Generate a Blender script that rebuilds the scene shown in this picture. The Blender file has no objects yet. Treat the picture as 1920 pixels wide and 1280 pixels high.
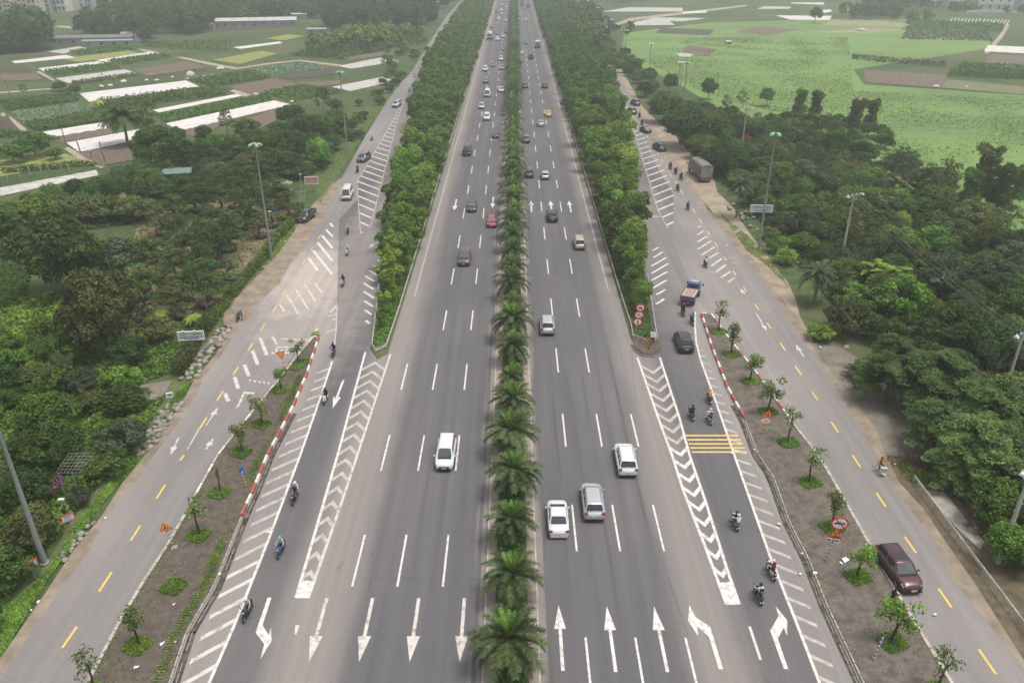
import bpy, bmesh, math, random
import numpy as np
from mathutils import Vector, Matrix, Euler
random.seed(7)
R = math.radians
scn = bpy.context.scene
COL = scn.collection
# ------------------------------------------------------------ camera
TH = R(27.04); CH = 45.03; F = 1493.3; CX = 960.0; CY = 640.0
YAW = math.atan(3.4 * math.cos(TH) / F)
cam_d = bpy.data.cameras.new('camera'); cam = bpy.data.objects.new('camera', cam_d); COL.objects.link(cam)
cam_d.sensor_width = 36.0; cam_d.lens = 28.0; cam_d.clip_start = 1.0; cam_d.clip_end = 6000
cam.location = (0, 0, CH); cam.rotation_euler = Euler((R(90) - TH, 0, YAW), 'XYZ')
scn.camera = cam
# ------------------------------------------------------------ sky and sun
SUN_EL, SUN_AZ = 74, 110
w = bpy.data.worlds.new('World'); scn.world = w; w.use_nodes = True
nt = w.node_tree; nt.nodes.clear()
sky = nt.nodes.new('ShaderNodeTexSky'); sky.sky_type = 'NISHITA'; sky.sun_disc = False
sky.sun_elevation = R(SUN_EL); sky.sun_rotation = R(SUN_AZ); sky.air_density = 1.0; sky.dust_density = 4.0; sky.ozone_density = 1.0
hs = nt.nodes.new('ShaderNodeHueSaturation'); hs.inputs['Saturation'].default_value = 0.22
bg = nt.nodes.new('ShaderNodeBackground'); bg.inputs['Strength'].default_value = 0.125
wo = nt.nodes.new('ShaderNodeOutputWorld')
nt.links.new(sky.outputs[0], hs.inputs['Color']); nt.links.new(hs.outputs[0], bg.inputs['Color']); nt.links.new(bg.outputs[0], wo.inputs['Surface'])
sd = bpy.data.lights.new('sun', 'SUN'); sd.energy = 1.3; sd.angle = R(16); sd.color = (1.0, 0.965, 0.91)
sun = bpy.data.objects.new('sun', sd); COL.objects.link(sun)
_az, _el = R(SUN_AZ), R(SUN_EL)
_d = Vector((math.sin(_az) * math.cos(_el), math.cos(_az) * math.cos(_el), math.sin(_el)))
sun.rotation_euler = _d.to_track_quat('Z', 'Y').to_euler(); sun.location = (0, 0, 300)
vs = scn.view_settings; vs.view_transform = 'Standard'; vs.look = 'None'; vs.gamma = 1; vs.use_curve_mapping = False
vs.exposure = 0.74
scn.cycles.use_denoising = True
scn.cycles.max_bounces = 5; scn.cycles.diffuse_bounces = 3; scn.cycles.transparent_max_bounces = 6; scn.cycles.volume_bounces = 2
scn.cycles.transmission_bounces = 3; scn.cycles.glossy_bounces = 2

# ------------------------------------------------------------ measuring helpers: a pixel of the photograph to a place on the ground
CR = cam.rotation_euler.to_matrix()
def G(px, py, z=0.0):
    d = CR @ Vector(((px - CX) / F, -(py - CY) / F, -1.0))
    t = (z - CH) / d.z
    return Vector((d.x * t, d.y * t, z))
def hgt(bx, by, ty):
    """height of an upright thing standing at ground pixel (bx,by) whose top shows at row ty"""
    Y = G(bx, by).y; v = ty - CY
    h = Y * (v * math.cos(TH) + F * math.sin(TH)) / (F * math.cos(TH) - v * math.sin(TH))
    return CH - h
def mpp(px, py):
    return (G(px + 1, py) - G(px, py)).length

# ------------------------------------------------------------ materials
def nn(nt, t, **kw):
    n = nt.nodes.new(t)
    for k, v in kw.items(): setattr(n, k, v)
    return n
MATS = {}
def M(name, col, rough=0.85, col2=None, scale=1.0, metal=0.0, bump=0.0, detail=4, coords='obj', stretch=None, spec=0.3, coat=0.0, lo=0.35, hi=0.65, bscale=None, rnd=0.0):
    if name in MATS: return MATS[name]
    m = bpy.data.materials.new(name); m.use_nodes = True; MATS[name] = m
    t = m.node_tree; b = t.nodes['Principled BSDF']; L = t.links.new
    b.inputs['Roughness'].default_value = rough; b.inputs['Metallic'].default_value = metal
    b.inputs['Specular IOR Level'].default_value = spec; b.inputs['Coat Weight'].default_value = coat
    if col2 is None: col2 = tuple(c * 0.82 for c in col)
    if coords == 'world': src = nn(t, 'ShaderNodeNewGeometry').outputs['Position']
    else: src = nn(t, 'ShaderNodeTexCoord').outputs['Object']
    if stretch:
        mp = nn(t, 'ShaderNodeMapping'); mp.inputs['Scale'].default_value = stretch; L(src, mp.inputs['Vector']); src = mp.outputs[0]
    no = nn(t, 'ShaderNodeTexNoise'); no.inputs['Scale'].default_value = scale; no.inputs['Detail'].default_value = detail; no.inputs['Roughness'].default_value = 0.62
    L(src, no.inputs['Vector'])
    mr = nn(t, 'ShaderNodeMapRange'); mr.inputs[1].default_value = lo; mr.inputs[2].default_value = hi; L(no.outputs['Fac'], mr.inputs[0])
    mx = nn(t, 'ShaderNodeMix', data_type='RGBA'); mx.inputs[6].default_value = (*col, 1); mx.inputs[7].default_value = (*col2, 1)
    L(mr.outputs[0], mx.inputs[0]); out = mx.outputs[2]
    if rnd:
        oi = nn(t, 'ShaderNodeObjectInfo'); h = nn(t, 'ShaderNodeHueSaturation')
        r2 = nn(t, 'ShaderNodeMapRange'); r2.inputs[3].default_value = 1 - rnd; r2.inputs[4].default_value = 1 + rnd
        L(oi.outputs['Random'], r2.inputs[0]); L(r2.outputs[0], h.inputs['Value']); L(out, h.inputs['Color']); out = h.outputs[0]
    L(out, b.inputs['Base Color'])
    if bump:
        n2 = nn(t, 'ShaderNodeTexNoise'); n2.inputs['Scale'].default_value = bscale or scale * 6; n2.inputs['Detail'].default_value = 3; L(src, n2.inputs['Vector'])
        bp = nn(t, 'ShaderNodeBump'); bp.inputs['Strength'].default_value = bump; bp.inputs['Distance'].default_value = 0.05
        L(n2.outputs['Fac'], bp.inputs['Height']); L(bp.outputs[0], b.inputs['Normal'])
    return m

def leafmat(name, col, tip, rough=0.65, trans=0.3, rnd=0.32, island=0.35):
    """leaf colour that differs from leaf to leaf, patch to patch and tree to tree"""
    if name in MATS: return MATS[name]
    col = (col[0] * 0.95, col[1] * 0.9, col[2] * 0.8); tip = tuple(c * 1.7 for c in tip)  # spread widened to put crown highlights and darks into the leaf colours
    m = bpy.data.materials.new(name); m.use_nodes = True; MATS[name] = m
    t = m.node_tree; b = t.nodes['Principled BSDF']; L = t.links.new; o = t.nodes['Material Output']
    g = nn(t, 'ShaderNodeNewGeometry'); oi = nn(t, 'ShaderNodeObjectInfo')
    no = nn(t, 'ShaderNodeTexNoise'); no.inputs['Scale'].default_value = 0.45; no.inputs['Detail'].default_value = 3
    L(g.outputs['Position'], no.inputs['Vector'])
    ad = nn(t, 'ShaderNodeMath', operation='MULTIPLY_ADD'); ad.inputs[1].default_value = 0.55; L(g.outputs['Random Per Island'], ad.inputs[0]); L(no.outputs['Fac'], ad.inputs[2])
    mr = nn(t, 'ShaderNodeMapRange'); mr.inputs[1].default_value = 0.45; mr.inputs[2].default_value = 1.15; L(ad.outputs[0], mr.inputs[0])
    mx = nn(t, 'ShaderNodeMix', data_type='RGBA'); mx.inputs[6].default_value = (*col, 1); mx.inputs[7].default_value = (*tip, 1); L(mr.outputs[0], mx.inputs[0])
    h = nn(t, 'ShaderNodeHueSaturation')
    v = nn(t, 'ShaderNodeMapRange'); v.inputs[3].default_value = 1 - rnd; v.inputs[4].default_value = 1 + rnd; L(oi.outputs['Random'], v.inputs[0])
    wn = nn(t, 'ShaderNodeTexWhiteNoise', noise_dimensions='1D'); L(oi.outputs['Random'], wn.inputs['W'])
    hu = nn(t, 'ShaderNodeMapRange'); hu.inputs[3].default_value = 0.478; hu.inputs[4].default_value = 0.515; L(wn.outputs['Value'], hu.inputs[0])
    L(hu.outputs[0], h.inputs['Hue']); L(v.outputs[0], h.inputs['Value']); L(mx.outputs[2], h.inputs['Color'])
    L(h.outputs[0], b.inputs['Base Color']); b.inputs['Roughness'].default_value = 0.8; b.inputs['Specular IOR Level'].default_value = 0.12
    tr = nn(t, 'ShaderNodeBsdfTranslucent'); L(h.outputs[0], tr.inputs['Color'])
    ms = nn(t, 'ShaderNodeMixShader'); ms.inputs[0].default_value = trans
    L(b.outputs[0], ms.inputs[1]); L(tr.outputs[0], ms.inputs[2]); L(ms.outputs[0], o.inputs['Surface'])
    return m

# ------------------------------------------------------------ mesh helpers
class MB:
    def __init__(s): s.v = []; s.f = []; s.m = []; s.mats = []; s.sm = []
    def mi(s, mat):
        if mat not in s.mats: s.mats.append(mat)
        return s.mats.index(mat)
    def add(s, vs_, fs, mat, smooth=False):
        o = len(s.v); s.v += [tuple(v) for v in vs_]; k = s.mi(mat)
        for f in fs: s.f.append(tuple(i + o for i in f)); s.m.append(k); s.sm.append(smooth)
    def box(s, c, size, mat, rz=0.0, taper=1.0, M4=None):
        sx, sy, sz = [a / 2 for a in size]; ca, sa = math.cos(rz), math.sin(rz); vs_ = []
        for z, t in ((-sz, 1), (sz, taper)):
            for x, y in ((-sx, -sy), (sx, -sy), (sx, sy), (-sx, sy)):
                x *= t; y *= t
                p = Vector((c[0] + x * ca - y * sa, c[1] + x * sa + y * ca, c[2] + z))
                vs_.append(M4 @ p if M4 else p)
        s.add(vs_, [(0, 3, 2, 1), (4, 5, 6, 7), (0, 1, 5, 4), (1, 2, 6, 5), (2, 3, 7, 6), (3, 0, 4, 7)], mat)
    def tube(s, p0, p1, r0, r1, mat, n=8, caps=True, smooth=True):
        p0, p1 = Vector(p0), Vector(p1); d = (p1 - p0)
        q = d.to_track_quat('Z', 'Y').to_matrix(); vs_ = []
        for p, r in ((p0, r0), (p1, r1)):
            for i in range(n):
                a = 2 * math.pi * i / n; vs_.append(p + q @ Vector((r * math.cos(a), r * math.sin(a), 0)))
        fs = [(i, (i + 1) % n, n + (i + 1) % n, n + i) for i in range(n)]
        s.add(vs_, fs, mat, smooth)
        if caps: s.add(vs_, [tuple(range(n))[::-1], tuple(range(n, 2 * n))], mat)
    def path(s, pts, rs, mat, n=8):
        for i in range(len(pts) - 1): s.tube(pts[i], pts[i + 1], rs[i], rs[i + 1], mat, n, caps=(i == len(pts) - 2 or i == 0))
    def lathe(s, prof, mat, n=12, c=(0, 0, 0), smooth=True):
        vs_ = []; k = len(prof)
        for r, z in prof:
            for i in range(n):
                a = 2 * math.pi * i / n; vs_.append((c[0] + r * math.cos(a), c[1] + r * math.sin(a), c[2] + z))
        fs = [(j * n + i, j * n + (i + 1) % n, (j + 1) * n + (i + 1) % n, (j + 1) * n + i) for j in range(k - 1) for i in range(n)]
        s.add(vs_, fs, mat, smooth)
    def poly(s, pts, mat): s.add(pts, [tuple(range(len(pts)))], mat)
    def prism(s, pts, z0, z1, mat, side=None):
        n = len(pts)
        if sum(pts[i][0] * pts[(i + 1) % n][1] - pts[(i + 1) % n][0] * pts[i][1] for i in range(n)) < 0: pts = pts[::-1]
        vs_ = [(p[0], p[1], z1) for p in pts] + [(p[0], p[1], z0) for p in pts]
        s.add(vs_, [tuple(range(n))], mat); s.add(vs_, [(i, n + i, n + (i + 1) % n, (i + 1) % n) for i in range(n)], side or mat)
    def mesh(s, name):
        me = bpy.data.meshes.new(name); me.from_pydata(s.v, [], s.f)
        for m in s.mats: me.materials.append(m)
        me.polygons.foreach_set('material_index', s.m); me.polygons.foreach_set('use_smooth', s.sm); me.update()
        return me
    def build(s, name, parent=None, loc=None):
        return link(name, s.mesh(name), parent, loc)
def link(name, me, parent=None, loc=None, rot=None, sc=None):
    o = bpy.data.objects.new(name, me); COL.objects.link(o)
    if parent: o.parent = parent
    if loc is not None: o.location = loc
    if rot is not None: o.rotation_euler = rot
    if sc is not None: o.scale = sc if hasattr(sc, '__len__') else (sc, sc, sc)
    return o
def npmesh(name, verts, faces, mat):
    me = bpy.data.meshes.new(name); k = faces.shape[1]
    me.vertices.add(len(verts)); me.vertices.foreach_set('co', np.ascontiguousarray(verts, dtype=np.float32).ravel())
    me.loops.add(faces.size); me.loops.foreach_set('vertex_index', np.ascontiguousarray(faces, dtype=np.int32).ravel())
    me.polygons.add(len(faces)); me.polygons.foreach_set('loop_start', np.arange(0, faces.size, k, dtype=np.int32))
    me.materials.append(mat); me.update(calc_edges=True); me.validate()
    return me
def tag(o, label=None, cat=None, group=None, kind=None):
    if label: o['label'] = label
    if cat: o['category'] = cat
    if group: o['group'] = group
    if kind: o['kind'] = kind
    return o
def thing(name, label, cat, loc=(0, 0, 0), rz=0.0, group=None, sc=None):
    o = bpy.data.objects.new(name, None); COL.objects.link(o); o.location = loc; o.rotation_euler = (0, 0, rz)
    o.empty_display_size = 0.3
    if sc: o.scale = (sc, sc, sc)
    return tag(o, label, cat, group)
def copy_tree(src, parent=None, loc=None, rz=None, sc=None, label=None, group=None):
    c = src.copy(); COL.objects.link(c)
    if parent: c.parent = parent
    if loc is not None: c.location = loc
    if rz is not None: c.rotation_euler = (src.rotation_euler.x, src.rotation_euler.y, rz)
    if sc is not None: c.scale = sc if hasattr(sc, '__len__') else (sc, sc, sc)
    if label: c['label'] = label
    if group: c['group'] = group
    for ch in src.children: copy_tree(ch, c)
    return c
def kill(o):
    for ch in list(o.children): kill(ch)
    bpy.data.objects.remove(o)

def tri_poly(pts, z):
    """flat sheet from a (possibly concave) outline"""
    from mathutils.geometry import tessellate_polygon
    vs_ = [Vector((p[0], p[1], z)) for p in pts]
    fs = tessellate_polygon([vs_]); out = []
    for f in fs:
        a, b, c = [vs_[i] for i in f]
        out.append(tuple(f) if (b - a).cross(c - a).z > 0 else tuple(f[::-1]))
    return vs_, out
def sheet(name, pts, z, mat, parent=None, kind=None, mb=None):
    vs_, fs = tri_poly(pts, z)
    b = mb or MB(); b.add(vs_, fs, mat)
    if mb: return None
    o = b.build(name, parent)
    if kind: o['kind'] = kind
    return o
def slab(name, pts, z0, z1, mat, side=None, parent=None):
    vs_, fs = tri_poly(pts, z1); b = MB(); b.add(vs_, fs, mat)
    n = len(pts); A = sum(pts[i][0] * pts[(i + 1) % n][1] - pts[(i + 1) % n][0] * pts[i][1] for i in range(n))
    q = pts if A > 0 else pts[::-1]
    vv = [(p[0], p[1], z1) for p in q] + [(p[0], p[1], z0) for p in q]
    b.add(vv, [(i, n + i, n + (i + 1) % n, (i + 1) % n) for i in range(n)], side or mat)
    return b.build(name, parent)
def W(pxs, z=0.0): return [G(x, y, z) for x, y in pxs]
def subdiv(pts, step):
    out = []
    for a, b in zip(pts[:-1], pts[1:]):
        n = max(1, int((b - a).length / step))
        out += [a.lerp(b, i / n) for i in range(n)]
    return out + [pts[-1]]
def inpoly(x, y, P):
    c = False; n = len(P); j = n - 1
    for i in range(n):
        if (P[i][1] > y) != (P[j][1] > y) and x < (P[j][0] - P[i][0]) * (y - P[i][1]) / (P[j][1] - P[i][1]) + P[i][0]: c = not c
        j = i
    return c

LMK = []
def near_landmark(x, y, side=None):
    """the thing one can point at that stands closest, for a label"""
    return min((l for l in LMK if side is None or l[3] == side), key=lambda l: (l[0] - x) ** 2 + (l[1] - y) ** 2)[2]
for px, py, tx, sd_ in [(715, 640, 'the grassy belt tip', 'w'), (740, 520, 'the bronze crossover', 'w'), (760, 450, 'the red hatchback', 'w'), (775, 390, 'the painted down arrows', 'w'), (790, 330, 'the cream minibus', 'w'), (800, 285, 'the tall black van', 'w'), (815, 245, 'the grey crossover with the amber lamp', 'w'), (830, 200, 'the long hatched tip', 'w'), (840, 180, 'the tall white van', 'w'),
    (1205, 600, 'the round prohibition signs', 'e'), (1190, 540, 'the blue tipper', 'e'), (1180, 470, 'the beige minivan', 'e'), (1165, 400, 'the painted up arrows', 'e'), (1145, 340, 'the covered truck', 'e'), (1130, 290, 'the lay-by mast', 'e'), (1110, 245, 'the yellow sedan', 'e'), (1100, 205, 'the leading black crossover', 'e'), (1085, 175, 'the level pair of dark cars', 'e'),
    (1300, 290, 'the covered truck', 'E'), (1275, 255, 'the lay-by mast', 'E'), (1390, 300, 'the rusty small tree', 'E'), (1430, 390, 'the white and green signboard', 'E'), (1500, 240, 'the pair of bamboo clumps', 'E'), (1600, 240, 'the tall dark bamboo', 'E'), (1570, 420, 'the crossed-arm pole', 'E'), (1470, 470, 'the brightest hedge trees', 'E'), (1660, 540, 'the wavy-leaved palms', 'E'), (1700, 350, 'the grey spreading tree', 'E'), (1850, 360, 'the biggest swaying bamboo', 'E'), (1870, 460, 'the brownish bare tree', 'E'), (1780, 540, 'the sunken grey roof', 'E'), (1880, 640, 'the leaning pole', 'E'), (1760, 630, 'the top of the feathery clump', 'E'), (1760, 440, 'the yellow-speckled tree', 'E'), (1600, 330, 'the leaning reddish trunk', 'E'), (1480, 330, 'the ragged palm', 'E'), (1900, 1000, 'the guard rail bend', 'E'), (1900, 900, 'the pole foot', 'E'), (1220, 170, 'the close pair of masts', 'E'), (1140, 105, 'the farthest masts', 'E'), (1170, 140, 'the farthest side-road rider', 'E'), (1660, 260, 'the scrub ring in the meadow', 'E'),
    (240, 290, 'the royal palm', 'W'), (340, 330, 'the green tin roof', 'W'), (410, 260, 'the bright green round tree', 'W'), (530, 350, 'the hipped hut', 'W'), (650, 280, 'the upper mast', 'W'), (600, 320, 'the pink signboard', 'W'), (205, 380, 'the white water tanks', 'W'), (100, 380, 'the creeper-covered giant', 'W'), (60, 330, 'the white post fence', 'W'), (480, 290, 'the twisted potted tree', 'W'), (545, 230, 'the slender conifer-like tree', 'W'), (720, 190, 'the pale car at the hatched tip', 'W'), (770, 130, 'the curved street lamp', 'W'), (120, 900, 'the wire trellis', 'W'), (60, 1020, 'the thick mast', 'W'), (200, 800, 'the green pond', 'W'), (30, 760, 'the reddish bush tree', 'W'), (160, 700, 'the clay pot', 'W'), (240, 820, 'the boulder heap', 'W'), (20, 1150, 'the lowest fence corner', 'W'), (690, 230, 'the verge street lamp', 'W')]:
    _g = G(px, py); LMK.append((_g.x, _g.y, tx, sd_))
# ============================================================ THE SETTING: ground, roads, markings
def ground_mat():
    m = bpy.data.materials.new('rough_grass_ground'); m.use_nodes = True; t = m.node_tree; L = t.links.new; b = t.nodes['Principled BSDF']
    g = nn(t, 'ShaderNodeNewGeometry'); P = g.outputs['Position']
    def noise(s, d=4): n = nn(t, 'ShaderNodeTexNoise'); n.inputs['Scale'].default_value = s; n.inputs['Detail'].default_value = d; L(P, n.inputs['Vector']); return n.outputs['Fac']
    def ramp(src, stops):
        r = nn(t, 'ShaderNodeValToRGB'); L(src, r.inputs[0]); e = r.color_ramp.elements
        while len(e) < len(stops): e.new(0.5)
        for k, (p, c) in zip(e, stops): k.position = p; k.color = (*c, 1)
        return r.outputs[0]
    a = ramp(noise(0.035), [(0.36, (0.04, 0.062, 0.024)), (0.52, (0.065, 0.095, 0.032)), (0.66, (0.12, 0.11, 0.06))])
    c = ramp(noise(0.6), [(0.35, (0.03, 0.048, 0.018)), (0.6, (0.085, 0.115, 0.045))])
    mx = nn(t, 'ShaderNodeMix', data_type='RGBA'); mx.inputs[0].default_value = 0.5; L(a, mx.inputs[6]); L(c, mx.inputs[7])
    L(mx.outputs[2], b.inputs['Base Color']); b.inputs['Roughness'].default_value = 0.95; b.inputs['Specular IOR Level'].default_value = 0.1
    return m
mb = MB(); S_ = [-900, -500, -260, -120, 0, 120, 260, 500, 900]; YS = [5, 120, 300, 600, 900, 1300]
gv = [(x, y, -0.12) for y in YS for x in S_]
mb.add(gv, [(j * 9 + i, j * 9 + i + 1, (j + 1) * 9 + i + 1, (j + 1) * 9 + i) for j in range(5) for i in range(8)], ground_mat())
tag(mb.build('ground'), kind='structure')

def road_mat(name, base, dust, bands, fine=1.0, duststr=0.8, blobs=()):
    """asphalt: aggregate grain, tyre-polished tracks along the road, dust where the wheels do not sweep.
    bands: (x0, x1, strength) world-X ranges where grit settles; soft uneven edges"""
    m = bpy.data.materials.new(name); m.use_nodes = True; t = m.node_tree; L = t.links.new; b = t.nodes['Principled BSDF']
    g = nn(t, 'ShaderNodeNewGeometry'); P = g.outputs['Position']
    sx = nn(t, 'ShaderNodeSeparateXYZ'); L(P, sx.inputs[0])
    def math_(op, a, c, d=None):
        n = nn(t, 'ShaderNodeMath', operation=op)
        for i, q in enumerate((a, c, d)):
            if q is None: continue
            if isinstance(q, (int, float)): n.inputs[i].default_value = q
            else: L(q, n.inputs[i])
        return n.outputs[0]
    def noise(s, d=4, st=None):
        src = P
        if st: mp = nn(t, 'ShaderNodeMapping'); mp.inputs['Scale'].default_value = st; L(P, mp.inputs['Vector']); src = mp.outputs[0]
        n = nn(t, 'ShaderNodeTexNoise'); n.inputs['Scale'].default_value = s; n.inputs['Detail'].default_value = d; L(src, n.inputs['Vector']); return n.outputs['Fac']
    grain = noise(9.0 * fine, 2); track = noise(1.2, 4, (1.0, 0.018, 1)); patch = noise(0.12, 5, (1, 0.35, 1))
    x = math_('ADD', sx.outputs['X'], math_('MULTIPLY', math_('SUBTRACT', noise(0.25, 4, (1, 0.3, 1)), 0.5), 2.2))
    fac = None
    for x0, x1, s in bands:
        c, hw = (x0 + x1) / 2, (x1 - x0) / 2
        d = math_('DIVIDE', math_('ABSOLUTE', math_('SUBTRACT', x, c), 0), hw)
        k = nn(t, 'ShaderNodeMapRange', interpolation_type='SMOOTHERSTEP'); k.inputs[1].default_value = 1.25; k.inputs[2].default_value = 0.1; k.inputs[3].default_value = 0; k.inputs[4].default_value = s
        L(d, k.inputs[0]); fac = k.outputs[0] if fac is None else math_('MAXIMUM', fac, k.outputs[0])
    if fac is None:
        k = nn(t, 'ShaderNodeValue'); k.outputs[0].default_value = 0.0; fac = k.outputs[0]
    pf = nn(t, 'ShaderNodeMapRange'); pf.inputs[1].default_value = 0.42; pf.inputs[2].default_value = 0.72; pf.inputs[4].default_value = duststr * 0.4; L(patch, pf.inputs[0])
    fac = math_('MAXIMUM', fac, pf.outputs[0])
    for bx, by, rx, ry, st_ in blobs:
        dx = math_('DIVIDE', math_('SUBTRACT', x, bx), rx); dy = math_('DIVIDE', math_('SUBTRACT', sx.outputs['Y'], by), ry)
        rr = math_('ADD', math_('MULTIPLY', dx, dx), math_('MULTIPLY', dy, dy)); rr = math_('ADD', rr, math_('MULTIPLY', math_('SUBTRACT', noise(0.35, 5), 0.5), 1.2))
        k = nn(t, 'ShaderNodeMapRange', interpolation_type='SMOOTHSTEP'); k.inputs[1].default_value = 1.0; k.inputs[2].default_value = 0.0; k.inputs[3].default_value = 0; k.inputs[4].default_value = st_; L(rr, k.inputs[0]); fac = math_('MAXIMUM', fac, k.outputs[0])
    mx = nn(t, 'ShaderNodeMix', data_type='RGBA'); mx.inputs[6].default_value = (*base, 1); mx.inputs[7].default_value = (*dust, 1); L(fac, mx.inputs[0])
    val = math_('ADD', math_('MULTIPLY', math_('SUBTRACT', grain, 0.5), 0.55), math_('ADD', 1.0, math_('MULTIPLY', math_('SUBTRACT', track, 0.5), 0.5)))
    sp = nn(t, 'ShaderNodeMapRange'); sp.inputs[1].default_value = 0.66; sp.inputs[2].default_value = 0.74; sp.inputs[4].default_value = -0.16; L(noise(0.9, 5, (1, 0.45, 1)), sp.inputs[0]); val = math_('ADD', val, sp.outputs[0])
    s2 = nn(t, 'ShaderNodeMapRange'); s2.inputs[1].default_value = 0.7; s2.inputs[2].default_value = 0.78; s2.inputs[4].default_value = -0.3; L(noise(3.1, 3), s2.inputs[0]); val = math_('ADD', val, s2.outputs[0])
    h = nn(t, 'ShaderNodeHueSaturation'); L(val, h.inputs['Value']); L(mx.outputs[2], h.inputs['Color'])
    L(h.outputs[0], b.inputs['Base Color']); b.inputs['Roughness'].default_value = 0.92; b.inputs['Specular IOR Level'].default_value = 0.2
    bp = nn(t, 'ShaderNodeBump'); bp.inputs['Strength'].default_value = 0.25; bp.inputs['Distance'].default_value = 0.02; L(grain, bp.inputs['Height']); L(bp.outputs[0], b.inputs['Normal'])
    return m
DUST = (0.3, 0.262, 0.235)
MHW = road_mat('highway_asphalt', (0.104, 0.1, 0.104), DUST, [(-18.2, -11.0, 0.6), (11.2, 17.6, 0.52), (-3.2, -1.4, 0.5), (1.0, 2.6, 0.55)], duststr=0.35, blobs=[(-23, 125, 8, 60, .55), (24, 125, 8, 60, .4), (-30, 215, 7, 60, .4), (30, 215, 7, 60, .4)])
_j = G(592, 525); _k = G(560, 610); MSV = road_mat('service_road_asphalt', (0.195, 0.179, 0.172), (0.37, 0.32, 0.285), [(-26.5, -22.5, 0.5), (22.0, 27.0, 0.35), (-20.5, -16.5, 0.35), (17, 21, .3)], duststr=0.7, blobs=[(_j.x, _j.y, 9, 20, 1.0), (_k.x, _k.y, 8, 12, 0.45)])
MSR = road_mat('far_service_road_asphalt', (0.19, 0.178, 0.17), (0.33, 0.29, 0.25), [], duststr=0.6)
MDIRT = M('packed_dirt', (0.28, 0.225, 0.17), 0.95, (0.17, 0.135, 0.1), 0.5, coords='world', bump=0.4)
MEARTH = M('dark_planting_soil', (0.125, 0.1, 0.083), 0.95, (0.075, 0.06, 0.05), 1.6, coords='world', bump=0.6, detail=8)
MVERGE = M('verge_grass_base', (0.06, 0.095, 0.03), 0.95, (0.12, 0.13, 0.055), 1.2, coords='world', bump=0.5)
MCONC = M('weathered_concrete', (0.36, 0.33, 0.29), 0.9, (0.24, 0.215, 0.185), 1.5, coords='world', bump=0.2)
MKERB = M('pale_kerb_concrete', (0.46, 0.42, 0.36), 0.9, (0.3, 0.27, 0.23), 2.0, coords='world')

# outlines measured off the photograph
LOUT = [(-70, 1345), (0, 1266), (100, 1110), (200, 963), (287, 853), (353, 747), (433, 630), (490, 560), (520, 530), (540, 497), (590, 427), (615, 377), (640, 335), (690, 247), (737, 173), (773, 133), (807, 77), (838, 30)]
ROUT = [(1965, 1310), (1920, 1246), (1810, 1093), (1763, 1013), (1680, 903), (1600, 760), (1513, 640), (1467, 570), (1423, 510), (1360, 427), (1323, 393), (1280, 330), (1233, 262), (1187, 187), (1150, 130), (1113, 72), (1087, 30)]
WL = W(LOUT); WR = W(ROUT)
WL.append(Vector((-39.5, 900, 0))); WR.append(Vector((39.5, 900, 0)))
sheet('service_road_west', [Vector((-24, 30, 0)), *WL, Vector((-16, 900, 0)), Vector((-16, 30, 0))], 0.0, MSV, kind='structure')
sheet('service_road_east', [Vector((24, 30, 0)), *WR, Vector((16, 900, 0)), Vector((16, 30, 0))], 0.0, MSV, kind='structure')
# dark running surface of the highway with its slip lanes
HL = [(385, 1300), (392, 1280), (443, 1163), (500, 1020), (563, 853), (610, 712), (629, 655), (632, 575), (634, 480), (636, 412), (672, 372), (668, 345), (700, 290), (735, 235), (757, 190)]
HLw = W(HL); HLw.append(Vector((-38, 420, 0))); HLw.append(Vector((-37, 900, 0)))
HR = [(1545, 1300), (1537, 1280), (1493, 1166), (1443, 1040), (1377, 853), (1340, 747), (1313, 673), (1304, 640), (1302, 585), (1290, 520), (1263, 455), (1262, 365), (1225, 300), (1195, 240), (1170, 189)]
HRw = W(HR); HRw.append(Vector((36, 420, 0))); HRw.append(Vector((35, 900, 0)))
hw = sheet('highway', [*HLw, *HRw[::-1]], 0.006, MHW, kind='structure')

# dirt shoulders beside the service roads
def ribbon(pts, wl, wr, z, mat, name, kind='structure', jit=0.0, seed=0):
    rg = random.Random(seed); pts = subdiv(pts, 4.0); A = []; B = []
    for i, p in enumerate(pts):
        d = (pts[min(i + 1, len(pts) - 1)] - pts[max(i - 1, 0)]).normalized(); n = Vector((-d.y, d.x, 0))
        A.append(p + n * (wl + rg.uniform(-jit, jit))); B.append(p - n * (wr + (rg.uniform(-jit, jit) if wr else 0)))
    b = MB(); N = len(pts); v = [(p.x, p.y, z) for p in A] + [(p.x, p.y, z) for p in B]
    b.add(v, [(i, N + i, N + i + 1, i + 1) for i in range(N - 1)], mat)
    return tag(b.build(name), kind=kind)
ribbon(WL[:13], 0.6, 0.4, 0.004, MDIRT, 'dirt_shoulder', jit=0.35, seed=1)
ribbon(WR[:16], 0.5, 0.55, 0.004, MDIRT, 'dirt_shoulder', jit=0.4, seed=2)
sheet('dirt_apron_west', W([(433, 630), (520, 530), (590, 427), (640, 335), (622, 345), (585, 385), (555, 425), (515, 478), (470, 520), (425, 560), (418, 600)]), -0.03, MDIRT, kind='structure')
sheet('nursery_yard', W([(255, 420), (390, 365), (560, 395), (580, 410), (505, 500), (440, 560), (380, 610), (250, 610), (230, 560)]), -0.06, M('nursery_yard_soil', (0.24, 0.175, 0.115), 0.95, (0.09, 0.095, 0.04), 0.22, coords='world', bump=0.4), kind='structure')
sheet('soil_clearing', W([(258, 722), (345, 708), (345, 735), (300, 752), (262, 742)]), -0.05, M('grey_soil', (0.22, 0.195, 0.16), 0.95, (0.13, 0.12, 0.09), 0.8, coords='world'), kind='structure')
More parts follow.
